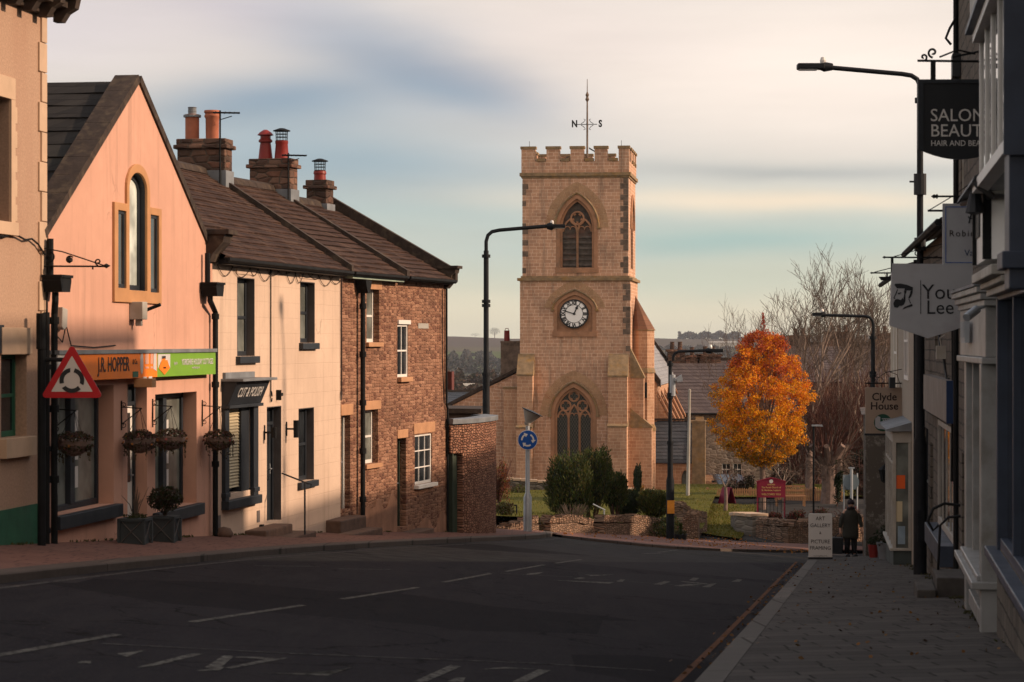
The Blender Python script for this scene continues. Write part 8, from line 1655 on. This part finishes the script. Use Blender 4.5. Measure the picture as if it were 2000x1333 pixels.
# parked car behind the fence
def car():
    D = 138; s = D/F; e = empty('parked_car', ((1412-1000)*s, D, (666.5-974)*s), R(12), 'dark blue parked car half hidden behind the picket fence', 'car'); m_c = plain('dark_car_paint', (.02, .025, .04), .25, var=.05, bst=0, spec=.6)
    prof = [(-2.0, .35), (2.1, .35), (2.15, .6), (2.1, .82), (1.1, .95), (.45, 1.38), (-.9, 1.42), (-1.75, .98), (-2.05, .9), (-2.1, .55)]
    mb = MB(); mb.prism([(y, z) for y, z in prof], -.86, .86, axis='x'); b = mb.build('body', m_c, e, bevel=.07)
    mb = MB(); mb.add([(-.70, -1.68, 1.0), (.70, -1.68, 1.0), (.60, -.96, 1.40), (-.60, -.96, 1.40)], [(0, 1, 2, 3)]); mb.add([(.868, -1.3, 1.0), (.868, .8, 1.0), (.868, .4, 1.34), (.868, -.85, 1.36)], [(0, 1, 2, 3)]); mb.add([(-.868, -1.3, 1.0), (-.868, .8, 1.0), (-.868, .4, 1.34), (-.868, -.85, 1.36)], [(0, 1, 2, 3)]); o = mb.build('window', m_mirror, e); so_ = o.modifiers.new('s', 'SOLIDIFY'); so_.thickness = .02; so_.offset = 0
    for sx in (-1, 1):
        for y in (-1.3, 1.3): mb = MB(); mb.lathe([(.2, -.1), (.32, -.09), (.32, .09), (.2, .1)], (sx*.80, y, .32), 20, m=Matrix.Rotation(R(90), 3, 'Y')); w_ = mb.build('wheel', m_signblk, e); mb = MB(); mb.lathe([(.19, 0), (.17, .015), (.05, .02), (0, .02)], (sx*.905, y, .32), 14, m=Matrix.Rotation(R(90)*sx, 3, 'Y')); mb.build('rim', m_galv, w_)
        mb = MB(); mb.box(sx*.5-.17, sx*.5+.17, -2.13, -2.06, .66, .8); mb.build('headlight', m_glassl, e, bevel=.02); mb = MB(); mb.box(sx*.9-.09, sx*.9+.09, -1.1, -.95, .98, 1.1); mb.build('wing_mirror', m_c, e, bevel=.02)
car()
# iron scroll bracket over the shop door side
o = f0.w(L0-.12); e = empty('iron_scroll_bracket', (o[0], o[1], 0), f0.ang, 'decorative black iron sign bracket with scrolls on the harled building', 'bracket'); zz = lambda py, D=34: (666.5-py)/F*D; mb = MB()
mb.tube([(0, -.02, zz(520)), (0, -.92, zz(521))], .014, 6); mb.tube([(0, 0, zz(484)), (0, -.30, zz(492)), (0, -.92, zz(520))], .010, 6); mb.tube([(0, -.88, zz(520)), (0, -.94, zz(520)), (0, -1.0, zz(520))], [.008, .035, .0], 8); mb.tube([(0, -.02, zz(480)), (0, -.02, zz(530))], .014, 6)
def spy(mb, cy, cz, r0, sgn=1, a0=0, r=.011, n=20, turns=1.1): mb.tube([(0, cy+r0*(1-.8*i/n)*math.cos(a0+sgn*turns*6.283*i/n), cz+r0*(1-.8*i/n)*math.sin(a0+sgn*turns*6.283*i/n)) for i in range(n+1)], r, 6)
spy(mb, -.10, zz(503), .09, 1, 1.6); spy(mb, -.82, zz(512), .05, 1, -1.5); spy(mb, -.40, zz(508), .06, -1, 2.5); mb.lathe([(.0, -.05), (.045, -.02), (.045, .02), (0, .05)], (0, -.40, zz(508)), 10); mb.tube([(0, -.74, zz(520)), (0, -.74, zz(527))], .012, 5); mb.build('ironwork', m_black, e)
# hanging baskets
def basket(label, pw, pyc, seed, spill=.22):
    u = fs.u(pw); o = fs.w(u, 0); D = o[1]; zc = (666.5-pyc)/F*D; e = empty('hanging_basket', (o[0], o[1], zc), fs.ang, label, 'hanging basket', 'hanging baskets on the shop front'); r_ = random.Random(seed); k = D/F; za = 66*k
    mb = MB(); mb.tube([(0, -.01, za+.02), (0, -.34, za)], .009, 5); mb.tube([(0, -.01, za-.25), (0, -.34, za)], .009, 5); mb.tube([(0, -.012, za+.12), (0, -.012, za-.34)], .012, 5); spy(mb, -.05, za+.05, .045, 1, 0, .006); spy(mb, -.05, za-.26, .045, -1, 0, .006); mb.build('wall_bracket', m_black, e)
    mb = MB()
    for a in (0, 2.1, 4.2): mb.tube([(0, -.31, za), (.22*math.cos(a), -.31+.22*math.sin(a), .06)], .004, 4)
    mb.build('chain', m_black, e); mb = MB(); mb.lathe([(.04, -.17), (.16, -.12), (.23, -.02), (.24, .05), (.2, .06)], (0, -.31, 0), 16); mb.build('basket', m_bark, e)
    it = []
    for _ in range(900):
        v = rvr(r_, 1); q = r_.uniform(.75, 1.12); p = Vector((v.x*.27*q, v.y*.25*q-.31, v.z*.13*q+(.05 if v.z > 0 else 0))); c = [(.05, .05, .02), (.08, .04, .025), (.03, .035, .015), (.10, .05, .05)][r_.randrange(4)]; it.append((p, rvr(r_, 1), .026, .013, jit(c)))
    for _ in range(14): a = r_.uniform(0, 6.28); L_ = r_.uniform(.08, spill); [it.append((Vector((.26*math.cos(a)+r_.uniform(-.02, .02), -.31+.24*math.sin(a), -.06-L_*j/9)), rvr(r_, 1), .022, .012, jit((.06, .045, .02)))) for j in range(10)]
    for _ in range(26): v = rvr(r_, 1); it.append((Vector((v.x*.28, v.y*.26-.31, v.z*.12+.02)), rvr(r_, 1), .028, .024, jit([(.35, .10, .09), (.30, .22, .20), (.4, .16, .03)][r_.randrange(3)])))
    leafmesh('flowers', m_leaf, e, it)
basket('hanging basket left of the shop door under the triangular sign', 104, 868, 1); basket('hanging basket beside the shop doorway', 236, 864, 2); basket('hanging basket in front of the second shop window', 297, 860, 3); basket('hanging basket beside the salon window on the corner downpipe', 394, 861, 4, .3)
# square lattice planters
m_lat = plain('charcoal_lattice', (.045, .055, .06), .6, var=.2)
for lb_, pa, yb, hgt, big in (('square charcoal lattice planter with bare twigs by the shop door', 264, 1068, .39, 0), ('square charcoal lattice planter with a dark bay shrub', 322, 1064, .41, 1)):
    D = 36.6 if not big else 38.3; x = (pa-1000)/F*D; zb = G(x, D)+PV; e = empty('square_planter', (x, D, zb), fs.ang, lb_, 'planter'); w_ = .195; mb = MB(); mb.box(-w_+.02, w_-.02, -w_+.02, w_-.02, 0, hgt-.03)
    for sx in (-1, 1):
        for sy in (-1, 1): mb.box(sx*w_-.02, sx*w_+.02, sy*w_-.02, sy*w_+.02, 0, hgt)
    mb.box(-w_-.02, w_+.02, -w_-.02, w_+.02, hgt-.04, hgt)
    mb.build('box', m_lat, e); mb = MB()
    for k in range(-6, 7):
        for sg in (-1, 1):
            x0 = k*.09; pts = []
            for z in (.02, hgt-.05):
                pts.append((x0+sg*(z-hgt/2), z))
            if abs(pts[0][0]) < w_ and abs(pts[1][0]) < w_: mb.tube([(pts[0][0], -w_, pts[0][1]), (pts[1][0], -w_, pts[1][1])], .007, 4); mb.tube([(-w_, pts[0][0], pts[0][1]), (-w_, pts[1][0], pts[1][1])], .007, 4)
    mb.build('lattice', m_greytrim, e); r_ = random.Random(int(pa)); mb = MB()
    for _ in range(16): a = r_.uniform(0, 6.28); q = r_.uniform(.05, .22); mb.tube([(0, 0, hgt-.05), (q*.4*math.cos(a), q*.4*math.sin(a), hgt+.2), (q*math.cos(a), q*math.sin(a), hgt+r_.uniform(.25, .5))], [.009, .006, .003], 4)
    mb.build('stems', m_twig, e)
    if big: leafmesh('foliage', m_leaf, e, [(Vector((v.x*.30, v.y*.28, hgt+.27+v.z*.22)), rvr(r_, 1)+Vector((0, 0, .5)), .04, .014, jit([(.02, .026, .010), (.035, .04, .014), (.05, .03, .02)][r_.randrange(3)])) for v in (rv() for _ in range(900))])
    else: leafmesh('foliage', m_leaf, e, [(Vector((v.x*.2, v.y*.2, hgt+.02+v.z*.05)), rvr(r_, 1), .03, .012, jit((.04, .045, .015))) for v in (rv() for _ in range(150))])
# stone lump at the corner downpipe
mb = MB(); mb.lathe([(.13, 0), (.17, .08), (.12, .17), (.0, .2)], n=9); o = mb.build('kerb_boulder', m_step, None, smooth='all'); ox, oy = fs.w(Ls-.05, -.22); o.location = (ox, oy, G(ox, oy)+PV-.02); tag(o, 'small brown boulder guarding the foot of the corner downpipe', 'boulder')
# weeds along the wall foot
it = []; r_ = random.Random(33)
for k in range(900):
    fr_k, hi = ((fs, fs.len), (f0, f0.len), (fw, fw.len), (fb, fb.len))[r_.randrange(4)]; u = r_.random()*hi
    if noise.noise(Vector((u*1.5, hi, 0))) < .05: continue
    px_, py_2 = fr_k.w(u, -r_.random()**2*.12-.01); it.append((Vector((px_, py_2, G(px_, py_2)+PV+.015)), rv()+Vector((0, 0, .8)), .03, .012, jit((.07, .07, .025))))
for k in range(2200):
    D = r_.uniform(22, 58); L_ = latw(D)-r_.random()**2*.3
    if noise.noise(Vector((D*.8, 5, 0))) < .0: continue
    x = .144*D+L_; it.append((Vector((x, D, kerbz(x, D)+.015)), rv()+Vector((0, 0, .6)), .03, .012, jit((.05, .05, .02))))
tag(leafmesh('pavement_weeds', m_leaf, None, it), kind='stuff')
it = []
for k in range(320):
    if r_.random() < .5: D = r_.uniform(21, 60); x = .144*D+r_.uniform(-1.25, 1.5); z = kerbz(x, D)
    else: D = r_.uniform(20, 60); x = .144*D-1.34-abs(r_.gauss(0, .18)); z = G(x, D)
    it.append((Vector((x, D, z+.012)), Vector((r_.uniform(-1, 1), r_.uniform(-1, 1), .12)), .03, .02, jit([(.13, .07, .03), (.2, .1, .03), (.06, .04, .03)][r_.randrange(3)])))
for k in range(500):
    D = r_.uniform(68, 84); x = r_.uniform(-.5, 9); it.append((Vector((x, D, G(x, D)+.09)), Vector((r_.uniform(-1, 1), r_.uniform(-1, 1), .15)), .04, .03, jit((.35, .14, .03))))
tag(leafmesh('fallen_leaves', m_leaf, None, it), kind='stuff')
# ================================================================ THE WALKER
def walker():
    D = 66.0; s = D/F; x = (1661-1000)*s; z0 = (666.5-1090)*s; e = empty('person', (x, D, z0), 0, 'person in long olive padded coat and dark hat, walking with bag and stick', 'person')
    me = bpy.data.meshes.new('body'); V = []; E = []; Rr = []
    def v(p, r, par=None):
        V.append(p); Rr.append(r); i = len(V)-1
        if par is not None: E.append((par, i))
        return i
    pel = v((0, 0, .82), .13); sp = v((0, -.02, 1.0), .125, pel); chs_ = v((0, -.04, 1.20), .14, sp); nk = v((0, -.06, 1.335), .055, chs_); hd = v((0, -.09, 1.42), .075, nk); hd2 = v((0, -.10, 1.50), .085, hd); v((0, -.095, 1.55), .06, hd2); v((0, -.185, 1.455), .014, hd)
    hands = []
    for sg, (el, wr) in ((-1, ((-.27, -.02, 1.0), (-.29, -.08, .77))), (1, ((.27, -.02, 1.0), (.29, -.14, .80)))):
        sh_ = v((sg*.165, -.04, 1.27), .062, chs_); e1 = v(el, .045, sh_); w_ = v(wr, .03, e1); h = v((wr[0], wr[1]-.01, wr[2]-.06), .030, w_)
        for q in range(4): a = v((wr[0]-.024+.016*q, wr[1]-.025, wr[2]-.105-.004*(q % 2)), .009, h); v((wr[0]-.024+.016*q, wr[1]-.005, wr[2]-.135), .008, a)
        t_ = v((wr[0]-sg*.035, wr[1]-.02, wr[2]-.07), .010, h); v((wr[0]-sg*.03, wr[1]-.035, wr[2]-.10), .009, t_); hands.append(h)
    for sg, kn, an, to in ((-1, (-.095, -.08, .46), (-.09, .02, .09), (-.10, -.12, .035)), (1, (.095, -.03, .45), (.10, -.05, .08), (.12, -.19, .035))):
        hp_ = v((sg*.09, 0, .76), .10, pel); k_ = v(kn, .065, hp_); a_ = v(an, .042, k_); v((an[0], an[1]+.03, .035), .035, a_); v(to, .035, a_)
    me.from_pydata(V, E, []); b = bpy.data.objects.new('body', me); C.objects.link(b); b.parent = e; md = b.modifiers.new('skin', 'SKIN'); md.use_smooth_shade = True
    for i, r in enumerate(Rr): me.skin_vertices[0].data[i].radius = (r, r)
    me.skin_vertices[0].data[0].use_root = True; sb_ = b.modifiers.new('sub', 'SUBSURF'); sb_.levels = 1; sb_.render_levels = 1; me.materials.append(m_skin)
    m_coat = plain('olive_padded_coat', (.026, .025, .019), .9, var=.15, bs=20, bst=.4); m_tr = plain('dark_trousers', (.012, .012, .015), .9); m_hat = plain('dark_wool_hat', (.02, .015, .02), .95, bs=60, bst=.5)
    def loops(mb, ls, n=18):
        vs = []; fs_ = []
        for cx, cy, cz, rx, ry in ls:
            for k in range(n): t = 2*math.pi*k/n; vs.append((cx+rx*math.cos(t), cy+ry*math.sin(t), cz+.012*math.sin(3*t)))
        for i in range(len(ls)-1):
            for k in range(n): a, b_ = i*n+k, i*n+(k+1) % n; fs_.append((a, b_, b_+n, a+n))
        fs_ += [tuple(range(n-1, -1, -1)), tuple((len(ls)-1)*n+k for k in range(n))]; mb.add(vs, fs_)
    mb = MB(); L_ = [(0, -.03, .50, .235, .19), (0, -.03, .62, .225, .185), (0, -.03, .8, .215, .175), (0, -.03, .95, .20, .165), (0, -.04, 1.1, .205, .165), (0, -.05, 1.22, .205, .155), (0, -.05, 1.29, .175, .13), (0, -.06, 1.335, .10, .10), (0, -.07, 1.37, .085, .09)]; loops(mb, L_)
    for sg, pts in ((-1, [(-.15, -.04, 1.27), (-.27, -.02, 1.0), (-.29, -.08, .79)]), (1, [(.15, -.04, 1.27), (.27, -.02, 1.0), (.29, -.14, .82)])): mb.tube(pts, [.085, .068, .052], 12)
    co = mb.build('coat', m_coat, e, smooth='all'); co.modifiers.new('s', 'SUBSURF').render_levels = 1
    mb = MB()
    for pts in ([(-.09, 0, .74), (-.095, -.08, .46), (-.09, .02, .10)], [(.09, 0, .74), (.095, -.03, .45), (.10, -.05, .09)]): mb.tube(pts, [.115, .082, .065], 12)
    mb.build('trousers', m_tr, e, smooth='all'); mb = MB(); loops(mb, [(0, -.10, 1.475, .098, .105), (0, -.10, 1.53, .10, .105), (0, -.095, 1.575, .075, .08), (0, -.095, 1.595, .03, .03)], 14); mb.lathe([(.0, -.03), (.035, 0), (0, .035)], (0, -.09, 1.61), 8); mb.build('hat', m_hat, e, smooth='all')
    mb = MB(); loops(mb, [(0, -.075, 1.335, .11, .115), (0, -.08, 1.37, .115, .12), (0, -.085, 1.40, .09, .10)], 14); mb.build('scarf', m_hat, e, smooth='all')
    mb = MB()
    for c in ((-.095, -.07), (.11, -.13)): mb.prism([(c[0]-.065, -.01), (c[0]+.065, -.01), (c[0]+.065, .09), (c[0], .13), (c[0]-.065, .09)], c[1]-.16, c[1]+.16)
    mb.build('shoes', m_signblk, e, bevel=.02)
    mb = MB()
    for sx in (-.03, .03): mb.lathe([(.0, -.008), (.009, 0), (0, .008)], (sx, -.178, 1.475), 6)
    mb.box(-.022, .022, -.176, -.170, 1.415, 1.422); mb.build('face_features', m_ink, e)
    bx = x-.40; g = empty('shopping_bag', (bx, D-.08, z0), 0, "dark bag carried in the walking person's hand", 'bag'); mb = MB(); mb.prism([(-.13, .12), (.17, .12), (.20, .56), (-.12, .58)], -.09, .09); mb.build('bag_body', m_signblk, g, bevel=.03); mb = MB(); mb.tube([(-.05, 0, .56), (.04, 0, .66), (.11, 0, .68), (.15, 0, .56)], .012, 6); mb.build('handle', m_signblk, g)
    sx = x+.30; g = empty('walking_stick', (sx, D-.16, z0), 0, "thin dark walking stick held in the walking person's other hand", 'walking stick'); mb = MB(); mb.tube([(.03, 0, .0), (0, 0, .72), (-.01, 0, .755), (-.05, 0, .77)], .012, 8); mb.build('stick', m_bark, g)
walker()

# ================================================================ THE AIR
mb = MB(); mb.box(-1500, 1500, -90, 3700, -90, 24); hz = mb.build('haze', None); hz.data.materials.clear()
m = bpy.data.materials.new('haze'); m.use_nodes = True; t = m.node_tree; t.nodes.clear(); pv = t.nodes.new('ShaderNodeVolumePrincipled'); pv.inputs['Color'].default_value = (.80, .86, .95, 1); pv.inputs['Density'].default_value = .00008; pv.inputs['Anisotropy'].default_value = .2
o = t.nodes.new('ShaderNodeOutputMaterial'); t.links.new(pv.outputs[0], o.inputs['Volume']); hz.data.materials.append(m); tag(hz, kind='stuff')
